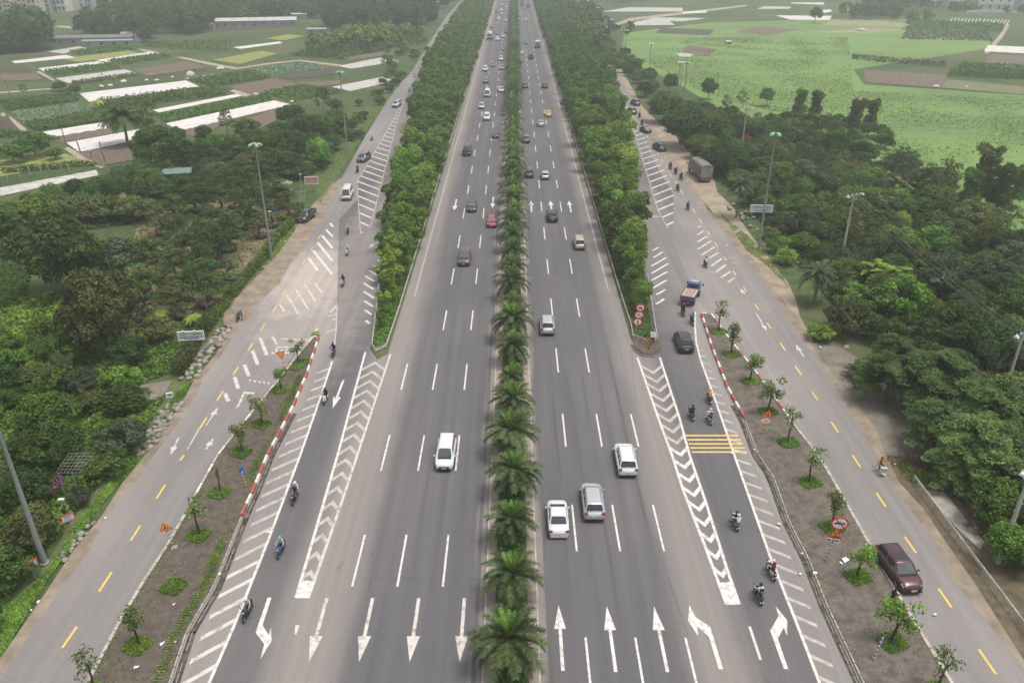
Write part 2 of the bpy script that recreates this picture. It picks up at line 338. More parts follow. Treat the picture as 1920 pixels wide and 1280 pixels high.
sheet('dirt_apron_east', W([(1150, 130), (1187, 187), (1233, 262), (1280, 330), (1360, 427), (1423, 510), (1467, 570), (1513, 640), (1526, 640), (1500, 592), (1492, 560), (1478, 530), (1452, 497), (1432, 470), (1417, 452), (1400, 430), (1372, 385), (1345, 360), (1330, 300), (1290, 270), (1240, 235), (1205, 200), (1165, 130)]), -0.03, M('pale_roadside_dirt', (0.34, 0.27, 0.2), 0.95, (0.2, 0.165, 0.12), 0.3, coords='world', bump=0.4), kind='structure')
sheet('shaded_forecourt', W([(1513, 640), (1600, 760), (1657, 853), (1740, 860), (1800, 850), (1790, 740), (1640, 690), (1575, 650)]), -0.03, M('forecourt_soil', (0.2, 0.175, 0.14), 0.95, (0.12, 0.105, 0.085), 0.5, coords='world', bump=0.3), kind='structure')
sheet('roadside_soil_east', W([(1657, 853), (1700, 860), (1760, 870), (1880, 980), (1990, 1100), (2050, 1350), (1965, 1310), (1920, 1246), (1810, 1093), (1763, 1013), (1680, 903)]), -0.03, M('brown_leafy_soil', (0.15, 0.115, 0.075), 0.95, (0.07, 0.06, 0.035), 0.9, coords='world', bump=0.5), kind='structure')
sheet('concrete_apron', W([(1732, 918), (1770, 921), (1845, 1015), (1838, 1030), (1790, 985)]), 0.0, MCONC, kind='structure')
for nm, P_ in (('grass_verge', [(-60, 1290), (0, 1235), (90, 1085), (190, 945), (278, 845), (340, 745), (425, 625), (412, 600), (330, 700), (240, 850), (150, 950), (70, 1080), (-60, 1210)]),
               ('grass_verge', [(440, 560), (520, 478), (555, 430), (545, 415), (505, 470), (470, 515)]),
               ('grass_verge', [(600, 385), (640, 320), (700, 225), (760, 140), (745, 135), (690, 200), (630, 290), (590, 350)]),
               ('grass_verge', [(1350, 400), (1400, 440), (1445, 480), (1480, 540), (1440, 500), (1400, 470)])):
    sheet(nm, W(P_), -0.04, MVERGE, kind='structure')

# ---------------- belts between highway and service roads
def belt_outer_w(y):   # distance of the belt's outer edge west of the axis, by distance
    return np.interp(y, [86, 104, 126, 144, 180, 229, 263, 350, 900], [17.4, 18.8, 20.9, 22.6, 24.6, 27.5, 30, 34.5, 35.2])
def belt_outer_e(y):
    return np.interp(y, [88, 104, 126, 169, 240, 300, 900], [17.6, 19.0, 21.4, 25.2, 31, 33.5, 34.2])
ys = list(range(92, 300, 8)) + list(range(300, 901, 40))
MBELT = M('belt_grass_ground', (0.065, 0.1, 0.03), 0.95, (0.11, 0.1, 0.05), 0.8, coords='world', bump=0.5)
slab('planted_belt_west', [Vector((-15.2, 85, 0)), Vector((-16.2, 83.6, 0)), Vector((-17.4, 86, 0))] + [Vector((-belt_outer_w(y), y, 0)) for y in ys] + [Vector((-15.0, 900, 0)), Vector((-15.1, 110, 0))], -0.05, 0.1, MBELT)['kind'] = 'structure'
slab('planted_belt_east', [Vector((14.7, 90, 0)), Vector((15.4, 85.5, 0)), Vector((16.6, 84.8, 0)), Vector((17.9, 88, 0))] + [Vector((belt_outer_e(y), y, 0)) for y in ys] + [Vector((14.9, 900, 0)), Vector((14.75, 110, 0))][:] , -0.05, 0.1, MBELT)['kind'] = 'structure'

# ---------------- median bed
slab('median_bed', [Vector((-1.33, 20, 0)), Vector((1.08, 20, 0)), Vector((1.08, 900, 0)), Vector((-1.33, 900, 0))], 0, 0.2, MEARTH)['kind'] = 'structure'
for x0, x1 in ((-2.02, -1.33), (1.08, 1.76)):
    b = MB(); b.box(((x0 + x1) / 2, 460, 0.075), (x1 - x0, 880, 0.15), M('dusty_median_paving', (0.33, 0.275, 0.235), 0.9, (0.22, 0.185, 0.16), 0.7, coords='world')); 
    o = b.build('median_kerb'); o['kind'] = 'structure'
    b = MB(); xx = x0 - 0.06 if x0 < 0 else x1 + 0.06; b.box((xx, 460, 0.09), (0.12, 880, 0.18), MKERB); b.build('kerb_edge', o)

# ---------------- painted markings (children of the road they are painted on)
def paint(name, col, worn, lo, hi, scale=2.5, lo2=None):
    return M(name, col, 0.7, worn, scale, coords='world', lo=lo, hi=hi, detail=6)
PW = paint('white_road_paint', (0.6, 0.57, 0.53), (0.28, 0.26, 0.245), 0.47, 0.72)
PD = paint('dusty_white_road_paint', (0.45, 0.4, 0.355), (0.27, 0.24, 0.215), 0.4, 0.68, 1.6)
PX = paint('worn_white_road_paint', (0.52, 0.475, 0.43), (0.26, 0.235, 0.215), 0.5, 0.66, 1.6)
PY = paint('yellow_road_paint', (0.62, 0.42, 0.11), (0.4, 0.3, 0.13), 0.5, 0.75)
ZM = 0.0125
def quadline(mb, a, b, wd, mat, z=ZM):
    a, b = Vector(a), Vector(b); d = (b - a).normalized(); n = Vector((-d.y, d.x, 0)) * wd / 2
    mb.add([(a.x - n.x, a.y - n.y, z), (a.x + n.x, a.y + n.y, z), (b.x + n.x, b.y + n.y, z), (b.x - n.x, b.y - n.y, z)], [(3, 2, 1, 0)], mat)
def polyline(pts, wd, mat, name, parent=hw, z=ZM):
    b = MB(); pts = [Vector(p) for p in pts]; N = len(pts); A = []; B = []
    for i, p in enumerate(pts):
        d = (pts[min(i + 1, N - 1)] - pts[max(i - 1, 0)]).normalized(); n = Vector((-d.y, d.x, 0)) * wd / 2
        A.append((p.x + n.x, p.y + n.y, z)); B.append((p.x - n.x, p.y - n.y, z))
    b.add(A + B, [(i, N + i, N + i + 1, i + 1) for i in range(N - 1)], mat)
    return b.build(name, parent)
# lane dashes: 6 m long every 15 m
dm = MB(); dm.box((0, 0, 0), (0.16, 6.0, 0.001), PW); DME = None
b = MB(); b.add([(-0.085, -3, 0), (0.085, -3, 0), (0.085, 3, 0), (-0.085, 3, 0)], [(0, 1, 2, 3)], PW); DME = b.mesh('lane_dash')
def dashes(x, y0, n, sgn=1):
    for k in range(n):
        link('lane_dash', DME, hw, (x + random.uniform(-.02, .02), y0 - 3 + 15 * k, ZM))
dashes(-5.45, 37.4, 44); dashes(-9.0, 37.4, 44); dashes(-12.5, 37.4, 4)
dashes(5.2, 41.4, 43); dashes(8.77, 41.4, 43); dashes(12.4, 41.4, 3)
polyline([(-13.85, y, 0) for y in (102, 200, 400, 900)], 0.2, PD, 'edge_line')
polyline([(13.5, y, 0) for y in (104, 200, 400, 900)], 0.2, PD, 'edge_line')
polyline(W([(392, 1280), (443, 1163), (500, 1020), (563, 853), (605, 733), (623, 677)]), 0.22, PW, 'edge_line')
polyline(W([(626, 660), (630, 620), (632, 572)]), 0.18, PD, 'edge_line')
polyline(W([(1545, 1300), (1537, 1280), (1493, 1166), (1443, 1040), (1377, 853), (1340, 747), (1313, 673), (1305, 640), (1303, 607), (1303, 585)]), 0.22, PW, 'edge_line')
# straight arrows, 6 m
def arrow_mesh(mat, L=6.0, hl=2.3, hw_=0.43, sw=0.12):
    b = MB(); b.add([(-sw, -L / 2, 0), (sw, -L / 2, 0), (sw, L / 2 - hl, 0), (hw_, L / 2 - hl, 0), (0, L / 2, 0), (-hw_, L / 2 - hl, 0), (-sw, L / 2 - hl, 0)], [(0, 1, 2, 6), (6, 2, 3, 4, 5)], mat)
    return b.mesh('arrow_marking')
AM, AMX = arrow_mesh(PW), arrow_mesh(PX, hw_=0.47, sw=0.13)
for x, y, m_, dn in [(-14.2, 42.2, AMX, 1), (-10.72, 42.2, AMX, 1), (-7.2, 42.2, AMX, 1), (-3.72, 42.2, AMX, 1), (3.42, 41.5, AM, 0), (7.05, 41.4, AM, 0), (10.6, 41.4, AM, 0),
                     (-19.3, 75.5, AM, 1), (-10.9, 144.5, AM, 1), (-3.9, 146, AM, 1), (3.3, 143.5, AM, 0), (7.0, 143.5, AM, 0), (10.5, 143.5, AM, 0)]:
    link('arrow_marking', m_, hw, (x, y, ZM), (0, 0, math.pi if dn else 0), 1.0 if y < 100 else 1.15)
def pxpoly(name, pts, ox, oy, mat, parent=hw, z=ZM, k=3.0):
    o = sheet(name, W([(ox + x / k, oy + y / k) for x, y in pts]), z, mat, parent); return o
pxpoly('turn_arrow_marking', [(1505, 800), (1527, 800), (1477, 955), (1512, 1012), (1524, 970), (1528, 1045), (1465, 1145), (1487, 1062), (1438, 997)], 0, 853, PW)
pxpoly('turn_arrow_marking', [(203, 1202), (228, 1202), (155, 965), (72, 910), (38, 842), (30, 930), (88, 1018), (80, 960), (148, 1020)], 1280, 853, PW)
pxpoly('turn_arrow_marking', [(570, 1202), (594, 1202), (535, 1030), (568, 970), (588, 1015), (588, 928), (522, 848), (540, 902), (492, 985)], 1280, 853, PW)
pxpoly('lane_dash', [(368, 962), (384, 962), (446, 1150), (430, 1150)], 1280, 853, PX)
pxpoly('lane_dash', [(1662, 955), (1685, 955), (1668, 1008), (1655, 1005)], 0, 853, PX)

def clip(poly, p, n):
    out = []; N = len(poly)
    for i in range(N):
        a, b_ = poly[i], poly[(i + 1) % N]; da = (a - p).dot(n); db = (b_ - p).dot(n)
        if da >= 0: out.append(a)
        if (da >= 0) != (db >= 0): out.append(a.lerp(b_, da / (da - db)))
    return out
def hatch(name, outline, a, b_, spacing, wd, mat, parent, off=0.0, z=ZM, faded=None):
    P_ = [Vector((p.x, p.y, 0)) for p in outline]
    d = (Vector(b_) - Vector(a)); d.z = 0; d.normalize(); n = Vector((-d.y, d.x, 0)); a = Vector(a)
    ts = [(p - a).dot(n) for p in P_]; t = math.floor(min(ts) / spacing) * spacing + off
    while t < max(ts):
        q = clip(clip(P_, a + n * (t - wd / 2), n), a + n * (t + wd / 2), -n)
        if len(q) >= 3:
            mb_ = MB(); vs_, fs = tri_poly(q, z); mb_.add(vs_, fs, PD if faded and q[0].y > faded else mat); mb_.build(name, parent)
        t += spacing
sw_ = bpy.data.objects['service_road_west']; se_ = bpy.data.objects['service_road_east']
Z0 = 0.010
# bars between edge line and the planted islands
polyL = W([(385, 1300), (400, 1262), (448, 1150), (505, 1005), (567, 842), (606, 730), (622, 690), (598, 690), (573, 757), (540, 822), (505, 890), (470, 985), (430, 1070), (372, 1205), (330, 1300)])
hatch('hatch_bar', polyL, G(355, 1241), G(427, 1201), 1.52, 0.36, PX, sw_, z=Z0, faded=49)
polyR = W([(1560, 1320), (1530, 1255), (1487, 1143), (1437, 1015), (1372, 833), (1338, 735), (1309, 655), (1318, 655), (1350, 735), (1392, 833), (1460, 985), (1500, 1090), (1555, 1230), (1590, 1320)])
hatch('hatch_bar', polyR, G(1423, 976), G(1455, 988), 1.52, 0.32, PD, se_, z=Z0)
# chevrons in the two noses
def nose(lineA, lineB, apex_far, nose_px, y0, y1, mat, step=2.1):
    A = W(lineA); B = W(lineB)
    def xat(L_, y):
        for p, q in zip(L_[:-1], L_[1:]):
            if min(p.y, q.y) <= y <= max(p.y, q.y): return p.x + (q.x - p.x) * (y - p.y) / (q.y - p.y)
        return None
    polyline(A, 0.24, mat[0], 'chevron_border'); polyline(B, 0.24, mat[1], 'chevron_border')
    y = y0
    while y < y1:
        xa, xb = xat(A, y), xat(B, y)
        if xa is not None and xb is not None:
            xm = (xa + xb) / 2; h_ = abs(xb - xa) * 0.62; t_ = 0.62; s = 1 if apex_far else -1
            mb_ = MB(); z = ZM
            mb_.add([(xa + .1, y, z), (xm, y + s * h_, z), (xb - .1, y, z), (xb - .1, y + t_, z), (xm, y + s * h_ + t_, z), (xa + .1, y + t_, z)], [(0, 1, 4, 5), (1, 2, 3, 4)], mat[2] if y < 66 else PD); mb_.build('chevron_marking', hw)
        y += step
    sheet('nose_marking', W(nose_px), ZM + 0.004, mat[0], hw)
nose([(555, 1120), (633, 853), (685, 660)], [(578, 1121), (640, 943), (670, 853), (732, 664)], True, [(555, 1121), (579, 1121), (590, 1090), (565, 1086)], 47.0, 82, (PW, PX, PD))
nose([(1362, 1132), (1323, 1026), (1280, 916), (1260, 853), (1233, 780), (1195, 670)], [(1386, 1132), (1363, 1066), (1323, 940), (1293, 853), (1273, 780), (1237, 670)], False, [(1362, 1133), (1386, 1133), (1371, 1090), (1347, 1092)], 48.0, 82.5, (PW, PW, PW))
for y in (816.3, 824.3, 832, 839.5, 847.2):
    a, c = G(1286 + (y - 816) * 0.35, y), G(1385 + (y - 816) * 0.5, y)
    polyline([a, c], 0.26, PY, 'rumble_line', hw, 0.0165)
# upper hatched gores
gl = W([(759, 187.5), (700, 290), (669.6, 341), (672, 380), (676, 438), (690, 432), (711, 361), (732.6, 276), (746, 223)])
hatch('hatch_bar', gl, G(673.3, 399), G(698.7, 409.8), 2.75, 0.42, PW, hw)
polyline(W([(759, 187.5), (700, 290), (669.6, 341), (672, 380), (676, 438)]), 0.16, PD, 'gore_border'); polyline(W([(694, 428), (711, 361), (732.6, 276), (746, 223), (759, 187.5)]), 0.16, PD, 'gore_border')
gr_ = W([(1170.5, 189), (1185.7, 237.6), (1215, 333), (1233.5, 394), (1252.5, 428), (1263, 423), (1263, 362.5), (1247.7, 321), (1221, 279), (1199, 239.6), (1178, 200)])
hatch('hatch_bar', gr_, G(1233.5, 394), G(1263, 381.9), 2.9, 0.42, PW, hw)
polyline(W([(1170.5, 189), (1185.7, 237.6), (1215, 333), (1233.5, 394), (1252.5, 428)]), 0.16, PD, 'gore_border')
BZ = [0]
def bars(lst, ox, oy, k, wd, mat, parent, z=Z0, name='hatch_bar'):
    BZ[0] += 1; z += 0.0006 * (BZ[0] % 7)
    for x0, y0, x1, y1 in lst:
        polyline([G(ox + x0 / k, oy + y0 / k), G(ox + x1 / k, oy + y1 / k)], wd, mat, name, parent, z)
bars([(635, 85, 660, 115), (600, 140, 658, 200), (568, 192, 656, 300), (530, 252, 655, 408), (490, 318, 650, 520), (450, 383, 530, 490)], 480, 400, 4.573, 0.42, PW, sw_)
bars([(505, 600, 565, 680), (415, 610, 510, 750), (345, 655, 445, 820), (265, 700, 360, 860), (205, 780, 240, 840), (30, 1065, 95, 1215), (140, 1055, 180, 1125)], 480, 400, 4.573, 0.3, PX, sw_)
bars([(1045, 400, 1085, 425), (1005, 445, 1060, 475), (972, 490, 1040, 530), (935, 537, 1015, 583), (922, 597, 1010, 652), (925, 670, 1012, 727), (930, 750, 1003, 798), (933, 828, 993, 870), (940, 920, 975, 945)], 480, 400, 4.573, 0.36, PW, hw, ZM)
bars([(690, 790, 635, 850), (690, 860, 610, 885), (690, 905, 655, 912), (690, 990, 600, 1020), (220, 1075, 450, 1085), (480, 1035, 530, 985)], 480, 400, 4.573, 0.25, PX, sw_, Z0)
bars([(125, 480, 190, 445), (135, 550, 228, 492), (115, 635, 265, 547), (115, 708, 280, 610), (120, 775, 275, 690), (105, 868, 265, 775), (165, 920, 253, 870), (160, 1015, 243, 962), (80, 140, 195, 138)], 1200, 380, 5.335, 0.34, PW, hw, ZM)
bars([(568, 250, 610, 230), (570, 325, 640, 280), (572, 395, 675, 335), (575, 468, 710, 385), (617, 525, 745, 442), (690, 555, 785, 500), (710, 635, 820, 560), (765, 690, 860, 620), (808, 750, 905, 690), (878, 798, 945, 752)], 1200, 380, 5.335, 0.34, PX, se_)
bars([(760, 640, 850, 635), (880, 555, 960, 550), (915, 600, 1000, 597), (790, 700, 690, 690)], 1200, 380, 5.335, 0.3, M('faint_yellow_stain', (0.4, 0.33, 0.22), 0.8, (0.26, 0.23, 0.19), 1.5, coords='world'), se_, 0.0065, 'old_marking')
bars([(527, 60, 548, 98), (595, 165, 618, 205), (672, 285, 697, 322), (750, 402, 780, 447), (838, 538, 868, 580), (930, 680, 962, 730), (1033, 840, 1065, 888), (1145, 1010, 1188, 1072), (1268, 1198, 1312, 1262)], 1200, 380, 5.335, 0.2, PY, se_, Z0, 'yellow_dash')
bars([(548, 645, 577, 690), (632, 775, 667, 828), (727, 922, 760, 970), (835, 1090, 875, 1150)], 1280, 427, 3, 0.2, PY, se_, Z0, 'yellow_dash')
bars([(955, 0, 1000, 68), (1090, 212, 1142, 290), (1248, 457, 1313, 550), (1438, 748, 1513, 857), (1665, 1090, 1762, 1230)], 1280, 853, 3, 0.2, PY, se_, Z0, 'yellow_dash')
bars([(780, 1235, 803, 1275), (668, 1065, 690, 1100), (615, 985, 632, 1010), (570, 915, 588, 942), (530, 848, 547, 872), (487, 785, 507, 810), (453, 722, 467, 745), (355, 560, 370, 590), (385, 610, 399, 635), (270, 425, 280, 440), (240, 380, 250, 395)], 1140, 140, 4.92, 0.2, PY, se_, Z0, 'yellow_dash')
bars([(350, 1083, 433, 963), (557, 767, 628, 657), (735, 480, 790, 395), (880, 245, 930, 165), (1013, 30, 1035, 0)], 0, 853, 3, 0.2, PY, sw_, Z0, 'yellow_dash')
bars([(1122, 1130, 1163, 1067), (1222, 970, 1255, 918), (1310, 827, 1342, 782), (1395, 692, 1420, 652), (1467, 578, 1490, 540), (1535, 470, 1557, 440), (1592, 380, 1607, 352), (1700, 205, 1715, 180), (1745, 130, 1760, 108), (1787, 65, 1805, 40)], 0, 427, 3, 0.2, PY, sw_, Z0, 'yellow_dash')
# faint edge line of the service roads, arrows, yield triangle and STOP
sheet('yield_triangle', W([(441.7, 767), (456.7, 733.7), (479, 736), (474, 739), (459.5, 738), (449, 760)]), Z0, PX, sw_)
for i in range(5):
    x, y = 469 + i * 8.6, 711.5 + i * 1.1; sheet('yield_tooth', W([(x - 3, y), (x + 3, y + .5), (x + 1, y + 5)]), Z0, PX, sw_)
bars([(1465, 620, 1500, 715), (1420, 690, 1450, 770), (1375, 770, 1400, 835), (1320, 840, 1340, 905), (1265, 930, 1285, 975)], 0, 427, 3, 0.42, PX, sw_, Z0, 'old_marking')
bars([(1225, 1015, 1160, 1110), (1055, 1245, 1120, 1130)], 0, 427, 3, 0.12, PX, sw_, Z0, 'old_marking')
for a, c in (((1195, 1190), (1165, 1235)), ((965, 1265), (1000, 1190)), ((1218, 1020), (1190, 1065))):
    p, q = G(a[0] / 3, 427 + a[1] / 3), G(c[0] / 3, 427 + c[1] / 3); d = p - q
    link('arrow_marking', arrow_mesh(PX, d.length + 0.6, 1.3, 0.35, 0.08), sw_, ((p.x + q.x) / 2, (p.y + q.y) / 2, Z0), (0, 0, math.atan2(d.y, d.x) - math.pi / 2))
for a, c in (((640, 660), (678, 720)), ((325, 345), (345, 367)), ((470, 575), (418, 487))):
    p, q = G(1280 + a[0] / 3, 427 + a[1] / 3), G(1280 + c[0] / 3, 427 + c[1] / 3); d = p - q
    link('arrow_marking', arrow_mesh(PX, d.length + 0.4, 1.5, 0.35, 0.08), se_, ((p.x + q.x) / 2, (p.y + q.y) / 2, Z0), (0, 0, math.atan2(d.y, d.x) - math.pi / 2))
p, q = G(480 + 1010 / 4.573, 400 + 255 / 4.573), G(480 + 970 / 4.573, 400 + 300 / 4.573); d = p - q
link('arrow_marking', arrow_mesh(PX, d.length, 1.6, 0.4, 0.08), hw, ((p.x + q.x) / 2, (p.y + q.y) / 2, ZM), (0, 0, math.atan2(d.y, d.x) - math.pi / 2))
def textmesh(s, size, mat, extr=0.0, sx=1.0, bold=0.0):
    cu = bpy.data.curves.new('lettering', 'FONT'); cu.body = s; cu.size = size; cu.align_x = 'CENTER'; cu.align_y = 'CENTER'; cu.extrude = extr; cu.offset = bold
    o = bpy.data.objects.new('lettering', cu); COL.objects.link(o); dg = bpy.context.evaluated_depsgraph_get()
    me = bpy.data.meshes.new_from_object(o.evaluated_get(dg)); bpy.data.objects.remove(o)
    me.materials.clear(); me.materials.append(mat)
    if sx != 1.0: me.transform(Matrix.Diagonal((sx, 1, 1, 1)))
    me.name = 'lettering'; return me
st = textmesh('STOP', 2.0, PX, sx=0.62, bold=0.02); st.transform(Matrix.Shear('XZ', 4, (0, 0)) if False else Matrix(((1, .25, 0, 0), (0, 1, 0, 0), (0, 0, 1, 0), (0, 0, 0, 1))))
_p = G(537, 657); link('lettering', st, sw_, (_p.x, _p.y, Z0 + 0.006), (0, 0, 0), (1.05, 1.35, 1))
_p = G(650, 1000)
# thin cracks and repair seams
MCR = M('asphalt_crack', (0.07, 0.065, 0.065), 0.95, coords='world')
for pts in ([(1178, 580), (1185, 660), (1192, 760)], [(905, 650), (897, 760), (888, 880)], [(703, 1045), (695, 1090), (690, 1110)], [(690, 1083), (780, 1085), (905, 1087)], [(1030, 690), (1065, 694), (1130, 693)], [(838, 560), (832, 640), (815, 760), (800, 860)], [(1062, 700), (1080, 800), (1092, 900)], [(1230, 1010), (1262, 1110), (1290, 1190)], [(640, 700), (720, 702)]):
    P_ = subdiv(W(pts), 1.5); P_ = [p + Vector((random.uniform(-.06, .06), 0, 0)) for p in P_]; polyline(P_, 0.032, MCR, 'crack', hw, 0.0105)

MP = M('old_asphalt_patch', (0.117, 0.107, 0.105), .93, (0.104, 0.096, 0.096), 1.2, coords='world')
for P_ in ([(1010, 520), (1045, 520), (1048, 560), (1012, 560)],): sheet('asphalt_patch', W(P_), 0.0095, MP, hw)
for x0 in (-7.1, -3.6, 3.5, 7.0, 10.6):
    for dx in (-.85, .85):
        pts = [Vector((x0 + dx + random.uniform(-.05, .05), y, 0)) for y in range(36, 180, 6)]; polyline(pts, .34, M('tyre_polished_asphalt', (0.085, 0.081, 0.084), .85, (0.112, 0.106, 0.109), .5, coords='world', stretch=(1, .1, 1)), 'tyre_track', hw, 0.0085)
# ============================================================ VEGETATION BUILDERS
rng = np.random.default_rng(5)
BARK = M('grey_brown_bark', (0.12, 0.095, 0.075), 0.95, (0.065, 0.052, 0.042), 3.0, bump=0.5)
BARKP = M('pale_bark', (0.2, 0.17, 0.14), 0.95, (0.1, 0.085, 0.07), 3.0, bump=0.4)
L_BELT = leafmat('belt_leaves', (0.032, 0.068, 0.016), (0.105, 0.185, 0.034))
L_DARK = leafmat('dark_leaves', (0.02, 0.04, 0.011), (0.06, 0.108, 0.026))
L_MID = leafmat('mid_green_leaves', (0.034, 0.072, 0.014), (0.09, 0.16, 0.032))
L_OLIVE = leafmat('olive_leaves', (0.045, 0.062, 0.02), (0.105, 0.13, 0.042))
L_YEL = leafmat('yellow_green_leaves', (0.08, 0.13, 0.022), (0.2, 0.27, 0.045))
L_LIME = leafmat('bright_green_leaves', (0.06, 0.13, 0.02), (0.14, 0.25, 0.04))
L_GREY = leafmat('grey_green_leaves', (0.035, 0.052, 0.028), (0.08, 0.105, 0.058))
L_PALM = leafmat('palm_leaves', (0.036, 0.056, 0.024), (0.074, 0.102, 0.042))
L_PALE = leafmat('pale_yellow_green_leaves', (0.13, 0.2, 0.05), (0.3, 0.36, 0.14))
L_GRASS = leafmat('grass_blades', (0.085, 0.17, 0.03), (0.16, 0.26, 0.05), rnd=0.12)
L_BROWN = leafmat('rust_leaves', (0.16, 0.09, 0.04), (0.3, 0.16, 0.07))
L_PURP = leafmat('purple_blossom', (0.14, 0.05, 0.13), (0.3, 0.12, 0.26))
L_LAYER = leafmat('feathery_leaves', (0.034, 0.068, 0.022), (0.085, 0.15, 0.045))
L_CROP = leafmat('crop_leaves', (0.045, 0.095, 0.022), (0.1, 0.17, 0.04), rnd=0.1)
L_CABB = leafmat('cabbage_leaves', (0.1, 0.16, 0.1), (0.2, 0.28, 0.18), rnd=0.1)

def leaves(C, Nrm, size, asp=0.55, jit=0.6, r=rng, fold=0.15):
    """one diamond-shaped leaf per row: C centres, Nrm rough facing"""
    n = len(C); N_ = Nrm + r.normal(0, jit, (n, 3)); N_ /= np.linalg.norm(N_, axis=1, keepdims=True) + 1e-9
    t = r.normal(0, 1, (n, 3)); U = np.cross(N_, t); U /= np.linalg.norm(U, axis=1, keepdims=True) + 1e-9
    V = np.cross(N_, U); s = (size * r.uniform(0.65, 1.35, n))[:, None]
    v = np.empty((n, 4, 3)); v[:, 0] = C - U * s; v[:, 1] = C - V * s * asp + N_ * s * fold; v[:, 2] = C + U * s; v[:, 3] = C + V * s * asp + N_ * s * fold
    f = np.arange(n * 4).reshape(n, 4)
    return v.reshape(-1, 3), f
def clump_cloud(cl, per, size, up=0.35, shell=0.55, r=rng, jit=0.6, bottom=-0.45, asp=0.55):
    """cl: list of (x,y,z,rx,rz) lobes"""
    C = []; N_ = []
    for x, y, z, rx, rz in cl:
        k = max(6, int(per * rx * (rx + rz) / 2)); d = r.normal(0, 1, (k * 2, 3)); d /= np.linalg.norm(d, axis=1, keepdims=True)
        d = d[d[:, 2] > bottom][:k]; rad = r.uniform(shell, 1.0, len(d)) ** 0.6
        lump = 1 + 0.16 * np.sin(d[:, 0] * 7 + x * 3) * np.sin(d[:, 1] * 6 + y * 5) + 0.1 * np.sin(d[:, 2] * 9)
        C.append(np.array([x, y, z]) + d * (rad * lump)[:, None] * np.array([rx, rx, rz])); N_.append(d + np.array([0, 0, up]))
    C = np.concatenate(C); N_ = np.concatenate(N_)
    return leaves(C, N_, size, jit=jit, r=r, asp=asp)
def lobes(Rr, H, z0, n, lr, seed, shape='round', low=0.0):
    """lobe centres over a crown of radius Rr and height H whose underside is at z0"""
    q = random.Random(seed); out = []
    for i in range(n):
        for _ in range(30):
            a = q.uniform(0, 2 * math.pi); t = q.uniform(low, 1)
            if shape == 'round': prof = math.sqrt(max(0.05, 1 - (1.75 * t - 0.75) ** 2))
            elif shape == 'cone': prof = 1 - 0.8 * t
            elif shape == 'flat': prof = 1.0 if t > 0.5 else 0.6
            else: prof = 0.75 + 0.25 * math.sin(t * 9)
            rr = Rr * prof * math.sqrt(q.uniform(0.25, 1)); p = (rr * math.cos(a), rr * math.sin(a), z0 + t * H)
            if all((p[0] - o[0]) ** 2 + (p[1] - o[1]) ** 2 + (p[2] - o[2]) ** 2 > (lr * 0.75) ** 2 for o in out): break
        s = lr * q.uniform(0.7, 1.3); out.append((*p, s, s * q.uniform(0.7, 0.95)))
    return out
def trunk_mesh(h, r0, targets, mat, seed=0, lean=0.25, name='trunk', n=6):
    q = random.Random(seed); b = MB(); top = Vector((q.uniform(-lean, lean), q.uniform(-lean, lean), h))
    mid = Vector((top.x * 0.3 + q.uniform(-.1, .1), top.y * 0.3, h * 0.5))
    b.path([(0, 0, -0.3), (0, 0, 0.1), mid, top], [r0 * 1.5, r0 * 1.1, r0 * 0.85, r0 * 0.65], mat, n)
    for t in targets:
        t = Vector(t[:3]); m = top.lerp(t, 0.5) + Vector((0, 0, -0.1 * (t - top).length)); s = mid.lerp(top, q.uniform(0.3, 1))
        b.path([s, m, t], [r0 * 0.5, r0 * 0.33, r0 * 0.12], mat, max(4, n - 1))
    return b.mesh(name)
class Tree:
    """a kind of tree: shared crown and trunk meshes, planted many times"""
    def __init__(s, name, cat, lobes_, per, size, leaf, th, tr, bark=BARK, seed=0, **kw):
        s.name, s.cat = name, cat; v, f = clump_cloud(lobes_, per, size, **kw)
        s.crown = npmesh('crown', v, f, leaf); q = random.Random(seed)
        s.trunk = trunk_mesh(th, tr, q.sample(lobes_, min(5, len(lobes_))), bark, seed); s.h = max(l[2] + l[4] for l in lobes_); s.zc = sum(l[2] for l in lobes_) / len(lobes_)
        s.r = max(math.hypot(l[0], l[1]) + l[3] for l in lobes_)
    def plant(s, x, y, label, group, sc=1.0, rz=None, z=0.0, leaf=None, szz=1.0):
        t = thing(s.name, label, s.cat, (x, y, z), random.uniform(0, 6.28) if rz is None else rz, group)
        t.scale = (sc, sc, sc * szz)
        c = link('crown', s.crown, t); link('trunk', s.trunk, t)
        if leaf: c.material_slots[0].link = 'OBJECT'; c.material_slots[0].material = leaf
        return t
